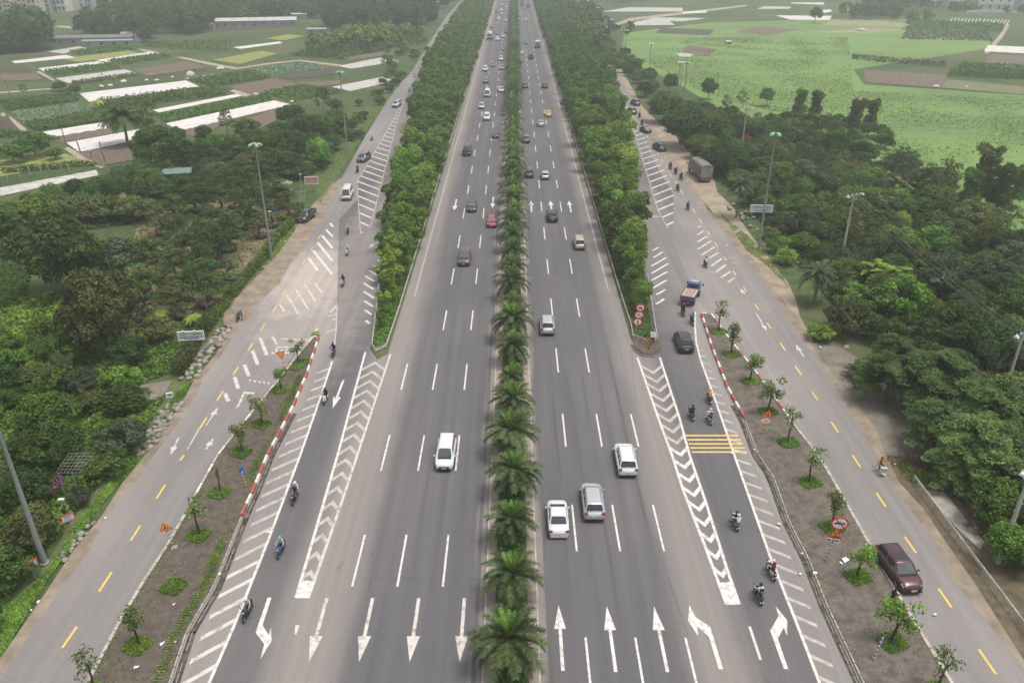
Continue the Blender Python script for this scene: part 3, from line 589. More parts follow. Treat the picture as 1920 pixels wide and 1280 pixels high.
def mk(kind, seed):
    S = seed
    if kind == 'belt': return Tree('acacia_tree', 'tree', lobes(1.75, 4.3, 2.4, 15, 0.95, S, 'col'), 260, 0.2, L_BELT, 2.6, 0.11, BARKP, S, up=0.5)
    if kind == 'broad': return Tree('broadleaf_tree', 'tree', lobes(2.7, 3.2, 2.2, 22, 1.05, S), 215, 0.19, L_DARK, 2.6, 0.16, BARK, S, up=0.5)
    if kind == 'mid': return Tree('spreading_tree', 'tree', lobes(2.5, 2.6, 1.6, 22, 0.85, S), 235, 0.2, L_MID, 2.0, 0.13, BARK, S, up=0.5)
    if kind == 'big': return Tree('large_tree', 'tree', lobes(5.2, 6.5, 3.0, 46, 1.55, S), 150, 0.26, L_DARK, 4.5, 0.32, BARK, S, up=0.5)
    if kind == 'bamboo': return Tree('bamboo_clump', 'bamboo', lobes(1.5, 6.5, 1.2, 34, 0.85, S, 'col'), 330, 0.24, L_OLIVE, 5.5, 0.1, BARKP, S, up=0.2, asp=0.3, jit=0.8)
    if kind == 'airy': return Tree('airy_tree', 'tree', lobes(2.2, 3.6, 2.6, 15, 0.75, S), 120, 0.17, L_GREY, 3.4, 0.13, BARKP, S, up=0.3)
    if kind == 'bush': return Tree('bush', 'bush', lobes(1.15, 1.1, 0.35, 9, 0.6, S, 'round'), 330, 0.13, L_MID, 0.5, 0.05, BARK, S, up=0.6)
KINDS = {k: [mk(k, 10 * i + j) for j in range(n)] for i, (k, n) in enumerate((('belt', 5), ('broad', 4), ('mid', 4), ('big', 3), ('bamboo', 3), ('airy', 3), ('bush', 4)))}
def pick(k): return random.choice(KINDS[k])

# layered, feathery tree for the roadside clump (flat sprays in tiers)
def sprays(Rr, H, z0, n, seed, size=0.2):
    q = np.random.default_rng(seed); C = []; N_ = []; tips = []
    for i in range(n):
        a = q.uniform(0, 6.283); t = q.uniform(0, 1); rr = Rr * (1 - 0.55 * t) * math.sqrt(q.uniform(0.05, 1)); z = z0 + H * t * (1 - 0.25 * (rr / Rr)) + q.uniform(-.3, .3)
        cx, cy = rr * math.cos(a), rr * math.sin(a); tips.append((cx, cy, z)); w_ = q.uniform(0.7, 1.35); k = int(150 * w_ * w_)
        u = q.uniform(-1, 1, (k, 2)); u = u[(u ** 2).sum(1) < 1]; ca, sa = math.cos(a), math.sin(a)
        lx = u[:, 0] * w_ * 1.25; ly = u[:, 1] * w_ * 0.7
        zz = z - 0.22 * (lx + 1) ** 2 * 0.35 - 0.3 * ly ** 2 + q.normal(0, .05, len(u))
        C.append(np.stack([cx + lx * ca - ly * sa, cy + lx * sa + ly * ca, zz], 1)); N_.append(np.tile([ca * .35, sa * .35, 1.0], (len(u), 1)))
    return leaves(np.concatenate(C), np.concatenate(N_), size, asp=0.36, jit=0.28, r=q), tips
class Layered(Tree):
    def __init__(s, seed, Rr=4.2, H=5.0):
        s.name, s.cat = 'layered_tree', 'tree'; (v, f), tips = sprays(Rr, H, 2.6, 95, seed); s.crown = npmesh('crown', v, f, L_LAYER)
        s.trunk = trunk_mesh(4.0, 0.2, [tips[i] for i in range(0, 95, 9)], BARK, seed); s.h = 7.6; s.zc = 4.6; s.r = Rr + 1.0
KINDS['layered'] = [Layered(900 + i) for i in range(3)]

# palms --------------------------------------------------------
def frond_mesh(L, drop, pairs, leaf, wid, seed, mat=L_PALM, up=0.75, name='frond', vee=0.5, fine=2):
    q = random.Random(seed); b = MB(); pts = []
    for i in range(9):
        t = i / 8; x = L * (t - 0.16 * t * t); z = up * L * t * 0.55 - drop * t * t * L * 0.6; pts.append(Vector((x, 0, z)))
    b.path(pts, [0.035 - 0.028 * i / 8 for i in range(9)], mat, 4)
    V = []; Fc = []
    for i in range(pairs):
        t = 0.12 + 0.88 * i / (pairs - 1); k = min(7, int(t * 8)); p = pts[k].lerp(pts[k + 1], t * 8 - k); d = (pts[k + 1] - pts[k]).normalized()
        ln = leaf * (0.45 + 0.9 * math.sin(math.pi * min(1, t * 0.85 + 0.12))) * q.uniform(0.85, 1.15)
        for s in (-1, 1):
            n = (Vector((0, s, 0)) * 0.85 + d * 0.75 + Vector((0, 0, vee * q.uniform(0.3, 1.0)))).normalized(); e = p + n * ln - Vector((0, 0, 0.18 * ln)); w_ = d * wid
            o = len(V); V += [p - w_, p + w_, e + w_ * 0.2]; Fc.append((o, o + 1, o + 2) if s > 0 else (o, o + 2, o + 1))
    b.add(V, Fc, mat)
    return b.mesh(name)
L_DRY = leafmat('dry_fronds', (0.14, 0.1, 0.06), (0.2, 0.15, 0.09))
FR = [frond_mesh(2.75, 0.95 + 0.2 * (i % 3), 30, 0.5, 0.05, i, up=1.0) for i in range(4)]
FRY = [frond_mesh(2.1, 0.35, 26, 0.34, 0.045, 20 + i, up=1.0, mat=leafmat('young_palm_leaves', (0.06, 0.12, 0.025), (0.12, 0.22, 0.045))) for i in range(2)]
def join_meshes(name, items):
    bm = bmesh.new(); mats = []
    for me, Mx in items:
        n0 = len(bm.verts); f0 = len(bm.faces); bm.from_mesh(me); bm.verts.ensure_lookup_table(); bm.faces.ensure_lookup_table()
        bmesh.ops.transform(bm, matrix=Mx, verts=bm.verts[n0:])
        remap = []
        for m in me.materials:
            if m not in mats: mats.append(m)
            remap.append(mats.index(m))
        for f in bm.faces[f0:]: f.material_index = remap[f.material_index]
    me = bpy.data.meshes.new(name); bm.to_mesh(me); bm.free()
    for m in mats: me.materials.append(m)
    return me
def palm_xforms(n, seed, lo=-28, hi=72, z=0.0):
    q = random.Random(seed); out = []
    for i in range(n):
        t = i / n; el = R(lo + (hi - lo) * t + q.uniform(-5, 5)); az = i * 2.39996 + q.uniform(-.2, .2)
        out.append((t, Matrix.Translation((0, 0, z + 0.25 * t)) @ Matrix.Rotation(az, 4, 'Z') @ Matrix.Rotation(-el * 0.75, 4, 'Y') @ Matrix.Scale(q.uniform(0.85, 1.1) * (1 - 0.12 * t), 4)))
    return out
def palm_trunk(h, r0, seed=0, bulge=1.35):
    b = MB(); q = random.Random(seed); prof = []; n = int(h / 0.16)
    for i in range(n):
        z = h * i / n; rr = r0 * (1 + (bulge - 1) * (i / n)); prof += [(rr * 0.86, z), (rr * 1.12, z + h / n * 0.8)]
    prof.append((r0 * 0.5, h + 0.1)); b.lathe(prof, M('palm_bark', (0.13, 0.1, 0.075), 0.95, (0.06, 0.048, 0.036), 5.0, bump=0.6), 10)
    return b.mesh('trunk')
PT = palm_trunk(2.2, 0.24)
PCROWN = [join_meshes('crown', [(random.Random(50 + j).choice(FR if t < 0.72 else FRY), X) for t, X in palm_xforms(38, 60 + j, z=2.15)]) for j in range(3)]
ORD = 'first second third fourth fifth sixth seventh eighth ninth tenth eleventh twelfth'.split()
yp = 38.4; i = 0
while yp < 860:
    near = i < 12; sc = (random.uniform(0.95, 1.22) if i < 14 else random.uniform(1.12, 1.3) if i < 30 else random.uniform(1.3, 1.5)) * (0.75 if i in (6, 9) else 1)
    lab = ('feathery date palm in the highway median, %s from the bottom edge of the photo' % ORD[i]) if near else 'small date palm in the distant stretch of the highway median row'
    t = thing('date_palm', lab, 'palm', (-0.05 + random.uniform(-.12, .12), yp, 0.2), random.uniform(0, 6.28), 'date palms along the median', sc); t.rotation_euler = (random.uniform(-.06, .06), random.uniform(-.06, .06), t.rotation_euler.z)
    link('trunk', PT, t)
    if i < 9:
        for tt, X in palm_xforms(44, 300 + i, z=2.15):
            o = link('frond', random.choice(FR if tt < 0.72 else FRY), t); o.matrix_local = X
        for tt, X in palm_xforms(random.randint(1, 4), 900 + i, -62, -35, z=2.0):
            o = link('frond', random.choice(FR), t); o.matrix_local = X @ Matrix.Scale(.7, 4); o.material_slots[0].link = 'OBJECT'; o.material_slots[0].material = L_DRY
    else: link('crown', random.choice(PCROWN), t)
    yp += 6.3 + random.uniform(-.3, .3) if yp < 700 else 7.5; i += 1

# shrubs between the palms
def vine_bush(seed, mat, Rr=0.95):
    v, f = clump_cloud(lobes(Rr, 1.0, 0.35, 9, 0.42, seed), 420, 0.09, up=0.5, r=np.random.default_rng(seed), bottom=-0.9)
    return npmesh('shrub', v, f, mat)
VB = [vine_bush(700 + i, m) for i, m in enumerate((L_PALE, L_LIME, L_MID, L_MID))]
for k in range(66):
    y = 41.0 + 6.3 * k + random.uniform(-1.2, 1.2); q = random.choice((0, 1, 2, 3)) if k < 18 else random.choice((2, 3))
    if k in (0, 2): q = 2
    if k in (3, 6, 7, 10, 12, 15, 17, 21): q = 0 if k in (3, 7, 10, 15) else 1
    o = link('climbing_shrub', VB[q], None, (random.uniform(-.45, .35), y, 0.2), (0, 0, random.uniform(0, 6)), random.uniform(0.8, 1.15) * (1.35 if q == 0 else 1.1))
    tag(o, ('pale yellow-green leafy' if q == 0 else 'bright green leafy' if q == 1 else 'mid green leafy') + ' shrub growing between two date palms of the median', 'shrub', 'shrubs between the median palms')
# low cover in the bed
n = 52000; yy = 36 + (rng.random(n) ** 1.7) * 420; C = np.stack([rng.uniform(-1.15, .9, n), yy, 0.25 + rng.random(n) * 0.75], 1)
v, f = leaves(C, np.tile([0, 0, 1.0], (n, 1)), 0.11 + 0.0004 * (yy - 36), jit=0.7)
tag(link('median_undergrowth', npmesh('median_undergrowth', v, f, L_MID)), 'low dark green undergrowth filling the median bed', 'undergrowth', kind='stuff')

# ---------------- the two planted belts
def belt(side):
    sgn = -1 if side == 'w' else 1; out = belt_outer_w if side == 'w' else belt_outer_e
    q = random.Random(3 if side == 'w' else 4); pts = []; y = 93.0 if side == 'w' else 90
    tries = 0; cnt = 0
    rows = []
    for _ in range(9000):
        yy_ = 90 + 140 * q.random(); x0 = 16.3; x1 = float(out(yy_)) - 1.0
        if x1 < x0 + .1: continue
        x = q.uniform(x0, x1); dmin = 2.75
        if all((x - a) ** 2 + (yy_ - c) ** 2 > dmin ** 2 for a, c in rows): rows.append((x, yy_))
    rows.sort(key=lambda r_: r_[1])
    where = 'west' if side == 'w' else 'east'
    # leading trees at the tip
    for i_, (x, yy_) in enumerate(rows[:165]):
        young = yy_ < 108
        if side == 'e' and yy_ < 94: continue
        sc = q.uniform(0.72, 1.2) * (0.52 if yy_ < 98 else 0.68 if young else 0.92)
        if side == 'w' and yy_ < 92: sc = 0.3
        leaf = None; u = q.random()
        if u < (0.34 if 120 < yy_ < 185 else 0.16): leaf = L_LIME
        elif u < 0.4 and yy_ < 190 and q.random() < .5: leaf = L_YEL
        elif u < 0.45: leaf = L_MID
        lab = ('bright yellow-green' if leaf in (L_LIME, L_YEL) else 'mid green' if leaf == L_MID else 'deep green') + (' young' if young else ' tall') + ' tree of the planted belt, near ' + near_landmark(sgn * x, yy_, side)
        pick('belt').plant(sgn * x, yy_, lab, 'trees of the planted belts', sc, leaf=leaf)
    # the rest, too small to count
    V = []; Fc = []; o_ = 0
    for yy_ in np.arange(rows[164][1] if len(rows) > 165 else 225, 830, 3.2):
        x1 = float(out(yy_)) - 0.6; step = 3.6 if yy_ < 450 else 5.0
        for x in np.arange(16.6, x1, step):
            h = q.uniform(4.6, 7.8); cx = x + q.uniform(-.9, .9); cy = yy_ + q.uniform(-1.3, 1.3); per = 75 if yy_ < 420 else 34
            cl = [(sgn * cx + q.uniform(-.9, .9), cy + q.uniform(-.9, .9), h * t_, q.uniform(1.0, 1.7), q.uniform(0.9, 1.5)) for t_ in (0.35, 0.6, 0.82)]
            v, f = clump_cloud(cl, per, 0.36 if yy_ < 420 else 0.6, up=0.5); V.append(v); Fc.append(f + o_); o_ += len(v)
    tag(link('belt_woodland', npmesh('belt_woodland', np.concatenate(V), np.concatenate(Fc), L_BELT)), 'distant dense row of trees in the belt beside the ' + ('oncoming' if side == 'w' else 'outbound') + ' carriageway', 'woodland', kind='stuff')
belt('w'); belt('e')
# undergrowth of the belts
def scatter_cover(name, label, poly, n, size, leaf, z0=0.0, z1=0.35, kind='stuff', cat='undergrowth', up=1.0, clumpy=0.0, dens=None, asp=0.55):
    P_ = [(p.x, p.y) for p in poly]; xs = [p[0] for p in P_]; ys_ = [p[1] for p in P_]
    pts = []; m = 0
    while m < n:
        a = np.stack([rng.uniform(min(xs), max(xs), n), rng.uniform(min(ys_), max(ys_), n)], 1); k = np.array([inpoly(p[0], p[1], P_) for p in a]); a = a[k]
        if clumpy:
            g_ = np.sin(a[:, 0] * .9 + 3 * np.sin(a[:, 1] * .31)) * np.sin(a[:, 1] * .7 + 2 * np.sin(a[:, 0] * .43)); a = a[g_ > -1 + 2 * clumpy * rng.random(len(a))]
        pts.append(a); m += len(a)
        if len(pts) > 30: break
    a = np.concatenate(pts)[:n]; hz = z1 * (0.6 + 0.5 * np.sin(a[:, 0] * 1.3 + np.sin(a[:, 1])) * np.sin(a[:, 1] * 1.1)); C = np.concatenate([a, (z0 + rng.random(len(a)) * np.maximum(hz, 0.05))[:, None]], 1)
    v, f = leaves(C, np.tile([0, 0, up], (len(C), 1)), size, jit=0.8, asp=asp)
    return tag(link(name, npmesh(name, v, f, leaf)), label, cat, kind=kind)
def beltpoly(sgn, out, y0, y1, inner=15.4):
    ys_ = np.linspace(y0, y1, 12); return [Vector((sgn * inner, y0, 0)), Vector((sgn * inner, y1, 0))] + [Vector((sgn * (float(out(y)) - .2), y, 0)) for y in ys_[::-1]]
scatter_cover('belt_undergrowth', 'bright green undergrowth below the belt trees nearer the bonsai nursery', beltpoly(-1, belt_outer_w, 87, 150), 17000, 0.15, L_LIME, 0.08, 0.5)
scatter_cover('belt_undergrowth', 'dry green undergrowth below the belt trees nearer the forecourt', beltpoly(1, belt_outer_e, 89, 150, 15.1), 15000, 0.14, L_MID, 0.08, 0.4)
# ============================================================ VEHICLES
def paint_mat(name, col, metal=0.35, rough=0.32):
    if name in MATS: return MATS[name]
    m = bpy.data.materials.new(name); m.use_nodes = True; MATS[name] = m; b = m.node_tree.nodes['Principled BSDF']; t = m.node_tree
    no = nn(t, 'ShaderNodeTexNoise'); no.inputs['Scale'].default_value = 2.0; tc = nn(t, 'ShaderNodeTexCoord'); t.links.new(tc.outputs['Object'], no.inputs['Vector'])
    mx = nn(t, 'ShaderNodeMix', data_type='RGBA'); mx.inputs[6].default_value = (*col, 1); mx.inputs[7].default_value = (*[c * .88 + .02 for c in col], 1); t.links.new(no.outputs['Fac'], mx.inputs[0]); t.links.new(mx.outputs[2], b.inputs['Base Color'])
    b.inputs['Metallic'].default_value = metal; b.inputs['Roughness'].default_value = rough; b.inputs['Coat Weight'].default_value = 0.6; b.inputs['Coat Roughness'].default_value = 0.12
    return m
PC = dict(white=paint_mat('white_paint', (0.6, 0.6, 0.6), 0.0), black=paint_mat('black_paint', (0.018, 0.018, 0.02)), silver=paint_mat('silver_paint', (0.5, 0.51, 0.53), 0.5),
          grey=paint_mat('grey_paint', (0.13, 0.135, 0.145), 0.4), darkgrey=paint_mat('dark_grey_paint', (0.045, 0.047, 0.052), 0.4), brown=paint_mat('bronze_brown_paint', (0.1, 0.075, 0.06), 0.5),
          red=paint_mat('red_paint', (0.32, 0.02, 0.03), 0.2), maroon=paint_mat('maroon_paint', (0.06, 0.013, 0.02), 0.3), beige=paint_mat('beige_paint', (0.42, 0.36, 0.28), 0.3), cream=paint_mat('cream_paint', (0.62, 0.58, 0.47), 0.05),
          yellow=paint_mat('yellow_paint', (0.68, 0.43, 0.03), 0.0), teal=paint_mat('teal_paint', (0.06, 0.3, 0.27), 0.1), blue=paint_mat('blue_paint', (0.03, 0.06, 0.2), 0.1), pink=paint_mat('faded_red_paint', (0.5, 0.16, 0.15), 0.1))
PAINT = PC['white']
GLASS = M('dark_window_glass', (0.012, 0.014, 0.017), 0.08, (0.02, 0.024, 0.028), 1.0, spec=0.6, coat=0.3)
GLASSL = M('windscreen_glass', (0.03, 0.042, 0.05), 0.08, (0.06, 0.078, 0.09), 1.2, spec=0.6, coat=0.4)
RUB = M('tyre_rubber', (0.018, 0.018, 0.018), 0.9, (0.03, 0.029, 0.028), 6)
RIM = M('wheel_rim_metal', (0.35, 0.35, 0.36), 0.35, metal=0.8)
TRIM = M('black_plastic_trim', (0.02, 0.02, 0.022), 0.6)
CHROME = M('bright_trim', (0.6, 0.6, 0.62), 0.2, metal=0.9)
LAMPC = M('headlamp_lens', (0.7, 0.72, 0.75), 0.12, spec=0.6)
LAMPR = M('red_lamp_lens', (0.3, 0.01, 0.012), 0.2, (0.2, 0.008, 0.008), spec=0.6)
PLATE = M('number_plate_white', (0.7, 0.7, 0.68), 0.5)
PLT = M('number_plate_ink', (0.03, 0.03, 0.03), 0.5)
def wheel(parent, x, y, r, wd, sc_n=18, name='wheel'):
    b = MB(); prof = [(r * .62, -wd / 2), (r * .93, -wd / 2), (r, -wd * .32), (r, wd * .32), (r * .93, wd / 2), (r * .62, wd / 2)]
    b.lathe(prof, RUB, 18); b.poly([(r * .62 * math.cos(a * math.pi / 9), r * .62 * math.sin(a * math.pi / 9), wd * .3) for a in range(18)], TRIM)
    b.poly([(r * .62 * math.cos(-a * math.pi / 9), r * .62 * math.sin(-a * math.pi / 9), -wd * .3) for a in range(18)], TRIM)
    o = b.build(name, parent, (x, y, r)); o.rotation_euler = (0, R(90) if x >= 0 else R(-90), 0)
    c = MB(); c.tube((0, 0, wd * .3), (0, 0, wd * .42), r * .14, r * .12, RIM, 8)
    for i in range(5):
        a = i * 2 * math.pi / 5; c.tube((0, 0, wd * .36), (r * .6 * math.cos(a), r * .6 * math.sin(a), wd * .42), r * .07, r * .09, RIM, 5)
    c.lathe([(r * .56, wd * .36), (r * .63, wd * .46), (r * .66, wd * .36)], RIM, 16); c.build('rim', o)
    return o
def lerp2(a, b, t): return tuple(a[i] + (b[i] - a[i]) * t for i in range(3))
def pane(name, q, parent, mat, off=0.006, m=(0.07, 0.07, 0.1, 0.1)):
    """glass set into a slanting frame; q = bottom-left, bottom-right, top-right, top-left; m = left,right,bottom,top margins"""
    def P_(u, v): return Vector(lerp2(lerp2(q[0], q[1], u), lerp2(q[3], q[2], u), v))
    n = (Vector(q[1]) - Vector(q[0])).cross(Vector(q[3]) - Vector(q[0])).normalized() * off
    u0, u1, v0, v1 = m[0], 1 - m[1], m[2], 1 - m[3]; cu, cv = (u1 - u0) * .06, (v1 - v0) * .12
    pts = [P_(u0 + cu, v0), P_(u1 - cu, v0), P_(u1, v0 + cv), P_(u1, v1 - cv), P_(u1 - cu, v1), P_(u0 + cu, v1), P_(u0, v1 - cv), P_(u0, v0 + cv)]
    top = [p + n for p in pts]; bot = [p - n * 2 for p in pts]; b = MB()
    b.add(top + bot, [tuple(range(8))] + [(i, 8 + i, 8 + (i + 1) % 8, (i + 1) % 8) for i in range(8)], mat)
    return b.build(name, parent)
def make_car(name, cat, L=4.5, Wd=1.76, H=1.46, hood=1.15, trunk=0.65, belt=0.92, hoodz=0.86, cow=0.62, rsl=0.5, wr=0.33, sunroof=False, rails=False, nwin=2, trunkz=None, topcol=None, label='car', tail='wide', tint=GLASS, bed=False, spare=False):
    t = thing(name, label, cat); hw_ = Wd / 2; zb = 0.2; trunkz = trunkz or belt; yf, yr = L / 2, -L / 2
    yc = yf - hood; yt = yr + trunk        # cowl and rear glass base
    st = [(yf, .62, hoodz * .62, hoodz * .62, .30), (yf - .06, .77, hoodz * .78, hoodz * .80, .22), (yf - .22, .895, hoodz * .88, hoodz * .93, .2), (yf - .55, .97, hoodz * .94, hoodz, .2), (yc + .1, 1, belt - .03, hoodz + .07, .2), (yc - .1, 1, belt, belt + .02, .2),
          (0, 1, belt, belt + .01, .2), (yt + .2, 1, belt + .01, belt + .02, .2), (yt, .99, belt, trunkz + .02, .2), (yr + .3, .97, trunkz - .03, trunkz + .01, .22), (yr + .1, .9, trunkz - .08, trunkz - .02, .26), (yr, .8, trunkz * .72, trunkz * .72, .34)]
    if bed: st[7] = (yt + .2, 1, belt, belt, .2)
    b = MB(); rings = []
    for y, k, zs, zt, z0 in st:
        w_ = hw_ * k; half = [(0, z0), (w_ * .82, z0), (w_ * .97, z0 + .1), (w_, z0 + (zs - z0) * .45), (w_ * .985, zs - .07), (w_ * .9, zs), (w_ * .5, zt), (0, zt + .01)]
        ring = [(x, y, z) for x, z in half] + [(-x, y, z) for x, z in half[-2:0:-1]]; rings.append(ring)
    n = len(rings[0]); vv = [p for r_ in rings for p in r_]
    b.add(vv, [(i * n + j, i * n + (j + 1) % n, (i + 1) * n + (j + 1) % n, (i + 1) * n + j) for i in range(len(rings) - 1) for j in range(n)], PAINT, True)
    b.add(rings[0], [tuple(range(n))[::-1]], PAINT, True); b.add(rings[-1], [tuple(range(n))], PAINT, True)
    b.build('body', t)
    # cabin
    wb, wt = hw_ * .9, hw_ * .72; y0, y1 = yc - .02, yt + .04; r0, r1 = y0 - cow, y1 + rsl
    if bed: y1 = yr + 1.75; r1 = y1 + .25
    zr = H - .04
    g = bmesh.new(); base = [(-wb, y1, belt - .02), (wb, y1, belt - .02), (wb, y0, belt - .02), (-wb, y0, belt - .02)]; rf = [(-wt, r1, zr), (wt, r1, zr), (wt, r0, zr), (-wt, r0, zr)]
    ctr = [(-wt * .7, r1 + .25, H), (wt * .7, r1 + .25, H), (wt * .7, r0 - .25, H), (-wt * .7, r0 - .25, H)]
    vs_ = [g.verts.new(p) for p in base + rf + ctr]
    for k in range(4):
        g.faces.new([vs_[k], vs_[(k + 1) % 4], vs_[4 + (k + 1) % 4], vs_[4 + k]]); g.faces.new([vs_[4 + k], vs_[4 + (k + 1) % 4], vs_[8 + (k + 1) % 4], vs_[8 + k]])
    g.faces.new(vs_[8:12]); g.edges.ensure_lookup_table()
    me = bpy.data.meshes.new('cabin'); bmesh.ops.bevel(g, geom=[e for e in g.edges if not e.is_boundary and all(v.co.z > belt for v in e.verts)], offset=.05, segments=2, affect='EDGES'); g.normal_update(); g.to_mesh(me); g.free()
    me.materials.append(topcol or PAINT); me.polygons.foreach_set('use_smooth', [True] * len(me.polygons)); cabin = link('cabin', me, t)
    B_, T_ = base, rf
    pane('windscreen', [B_[2], B_[3], T_[3], T_[2]], t, GLASSL if tint is GLASSL else M('front_glass', (0.03, 0.04, 0.045), 0.07, (0.06, 0.075, 0.085), 1.5, spec=0.6, coat=0.4), m=(.07, .07, .06, .05))
    pane('rear_window', [B_[0], B_[1], T_[1], T_[0]], t, GLASS, m=(.05, .05, .14, .05))
    for s in (1, -1):
        A, B2, C2, D2 = ((B_[1], B_[2], T_[2], T_[1]) if s > 0 else (B_[3], B_[0], T_[0], T_[3]))
        ws = [(0.04, 0.5), (0.52, 0.93)] if nwin == 2 else [(0.03, 0.27), (0.3, 0.6), (0.62, 0.95)]
        for u0, u1 in ws:
            if s < 0: u0, u1 = 1 - u1, 1 - u0
            q = [lerp2(A, B2, u0), lerp2(A, B2, u1), lerp2(D2, C2, u1), lerp2(D2, C2, u0)]; pane('side_window', q, t, GLASS, m=(.03, .03, .14, .1))
        x = s * (hw_ + .002)
        m_ = MB(); m_.box((s * (hw_ + .1), y0 - .3, belt + .06), (.2, .1, .13), PAINT, taper=.8); m_.build('mirror', t)
        hl = MB(); hl.add([(s * hw_ * .5, yf - .045, hoodz * .70), (s * hw_ * .86, yf - .17, hoodz * .74), (s * hw_ * .93, yf - .42, hoodz * .86), (s * hw_ * .62, yf - .16, hoodz * .88)], [(0, 1, 2, 3) if s > 0 else (3, 2, 1, 0)], LAMPC)
        hl.add([(s * hw_ * .5, yf - .03, hoodz * .69), (s * hw_ * .88, yf - .15, hoodz * .73), (s * hw_ * .955, yf - .42, hoodz * .87), (s * hw_ * .62, yf - .14, hoodz * .90)], [(0, 1, 2, 3), (3, 2, 1, 0)], LAMPC); hl.build('headlight', t)
        tl = MB()
        zt = trunkz if not bed else belt
        if tail == 'tall': tl.box((s * hw_ * .86, yr + .09, zt - .02), (.16, .2, .36), LAMPR, taper=.9)
        else: tl.box((s * hw_ * .78, yr + .07, zt - .12), (.3, .16, .13), LAMPR, taper=.95)
        tl.build('tail_light', t)
        for yy in ((y0 - .9, y0 - 1.85) if L > 3 else ()):
            d_ = MB(); d_.box((s * (hw_ + .01), yy, belt - .14), (.03, .16, .03), PAINT); d_.build('door_handle', t)
        sm_ = MB()
        for yy in (y0 - .25, y0 - 1.15, y0 - 2.05):
            if yy > yt - .3: sm_.box((s * hw_ * .998, yy, (belt + zb) / 2 + .05), (.012, .02, belt - zb - .2), TRIM)
        sm_.build('door_seam', t)
        sl = MB(); sl.box((s * hw_ * .985, 0, zb + .07), (.05, L * .5, .1), TRIM); sl.build('sill_trim', t)
        if rails: rl = MB(); rl.tube((s * wt * .92, r0 - .15, zr + .05), (s * wt * .92, r1 + .15, zr + .05), .025, .025, CHROME, 5); rl.build('roof_rail', t)
    cw = MB(); cw.box((0, yc + .06, belt + .035), (Wd * .72, .2, .03), TRIM); cw.build('cowl_panel', t)
    gr = MB(); gr.box((0, yf - .02, hoodz * .58), (Wd * .55, .08, .2), TRIM); gr.box((0, yf + .0, .36), (Wd * .72, .1, .14), TRIM); gr.box((0, yf + .02, hoodz * .62), (Wd * .3, .03, .04), CHROME); gr.build('grille', t)
    rb = MB(); rb.box((0, yr + .06, .36), (Wd * .82, .16, .2), TRIM if rails or tail == 'tall' else PAINT); rb.build('rear_bumper', t)
    for y_, z_ in ((yf + .035, .46), (yr - .012, trunkz * .62 if not bed else .5)):
        p_ = MB(); p_.box((0, y_, z_), (.42, .025, .14), PLATE); pl = p_.build('number_plate', t)
        k_ = MB()
        for i in range(5): k_.box((-.15 + .075 * i, y_ + (.014 if y_ > 0 else -.014), z_), (.04, .004, .08), PLT)
        k_.build('plate_digits', pl)
    yw = L * .29
    for s in (1, -1):
        for y in (yw + .05, -yw):
            a_ = MB(); a_.lathe([(wr * 1.13, -.01), (wr * 1.13, .012), (wr * .8, .014)], TRIM, 16); ar = a_.build('wheel_arch', t, (s * (hw_ * .995), y, wr)); ar.rotation_euler = (0, R(90) if s > 0 else R(-90), 0)
            wheel(t, s * (hw_ - .09), y, wr, .22)
    if sunroof: s_ = MB(); s_.box((0, r0 - .75, H + .004), (wt * 1.35, .85, .012), GLASS); s_.build('sunroof', t)
    an = MB(); an.tube((0, r1 + .3, H), (0, r1 + .2, H + .09), .03, .01, PAINT, 5); an.build('roof_antenna', t)
    if bed:
        c_ = MB(); ly = -L / 2 + .08; lx = hw_ * .84; z_ = belt + .012
        c_.box((0, (ly + y1 - .05) / 2, z_), (lx * 2, y1 - .05 - ly, .02), TRIM); c_.build('load_bed', t)
        for s in (1, -1): r_ = MB(); r_.box((s * lx, (ly + y1) / 2, z_ + .05), (.09, y1 - ly, .12), PAINT); r_.build('bed_side', t)
        r_ = MB(); r_.box((0, ly + .02, z_ + .05), (lx * 2, .08, .12), PAINT); r_.build('tailgate', t)
        k_ = MB(); k_.path([(-lx, y1 - .1, z_), (-lx * .8, y1 - .1, z_ + .45), (lx * .8, y1 - .1, z_ + .45), (lx, y1 - .1, z_)], [.035] * 4, CHROME, 6); k_.build('roll_bar', t)
    return t
CAR = dict(
    sedan=make_car('parked_sedan', 'car', 4.5, 1.76, 1.47, 1.15, .72, .92, .84, .75, .62, .32, trunkz=.98),
    hatch=make_car('parked_hatchback', 'car', 3.9, 1.7, 1.5, .95, .16, .94, .88, .72, .3, .31, trunkz=.98, tail='tall'),
    suv=make_car('parked_suv', 'car', 4.65, 1.86, 1.72, 1.1, .16, 1.08, 1.02, .62, .32, .37, rails=True, nwin=3, trunkz=1.1, tail='wide'),
    suvs=make_car('parked_suv', 'car', 4.7, 1.87, 1.68, 1.15, .16, 1.07, 1.02, .68, .38, .39, sunroof=True, nwin=2, trunkz=1.1, tail='wide'),
    mpv=make_car('parked_minivan', 'car', 4.6, 1.77, 1.74, .9, .12, 1.03, .96, .7, .22, .32, nwin=3, trunkz=1.05, tail='tall'),
    van=make_car('parked_van', 'van', 4.9, 1.88, 2.15, .35, .06, 1.2, 1.05, .5, .14, .34, nwin=3, trunkz=1.25, tail='tall'),
    pickup=make_car('parked_pickup', 'pickup truck', 5.25, 1.88, 1.82, 1.15, .1, 1.12, 1.08, .6, .2, .4, nwin=2, trunkz=1.12, tail='tall', bed=True))
def recolor(o, mat):
    for c in o.children_recursive:
        if c.type != 'MESH': continue
        for i, s in enumerate(c.material_slots):
            if s.material is PAINT: s.link = 'OBJECT'; s.material = mat
VN = dict(sedan='sedan_car', hatch='hatchback_car', suv='suv_car', suvs='suv_car', mpv='minivan_car', van='passenger_van', pickup='pickup_truck')
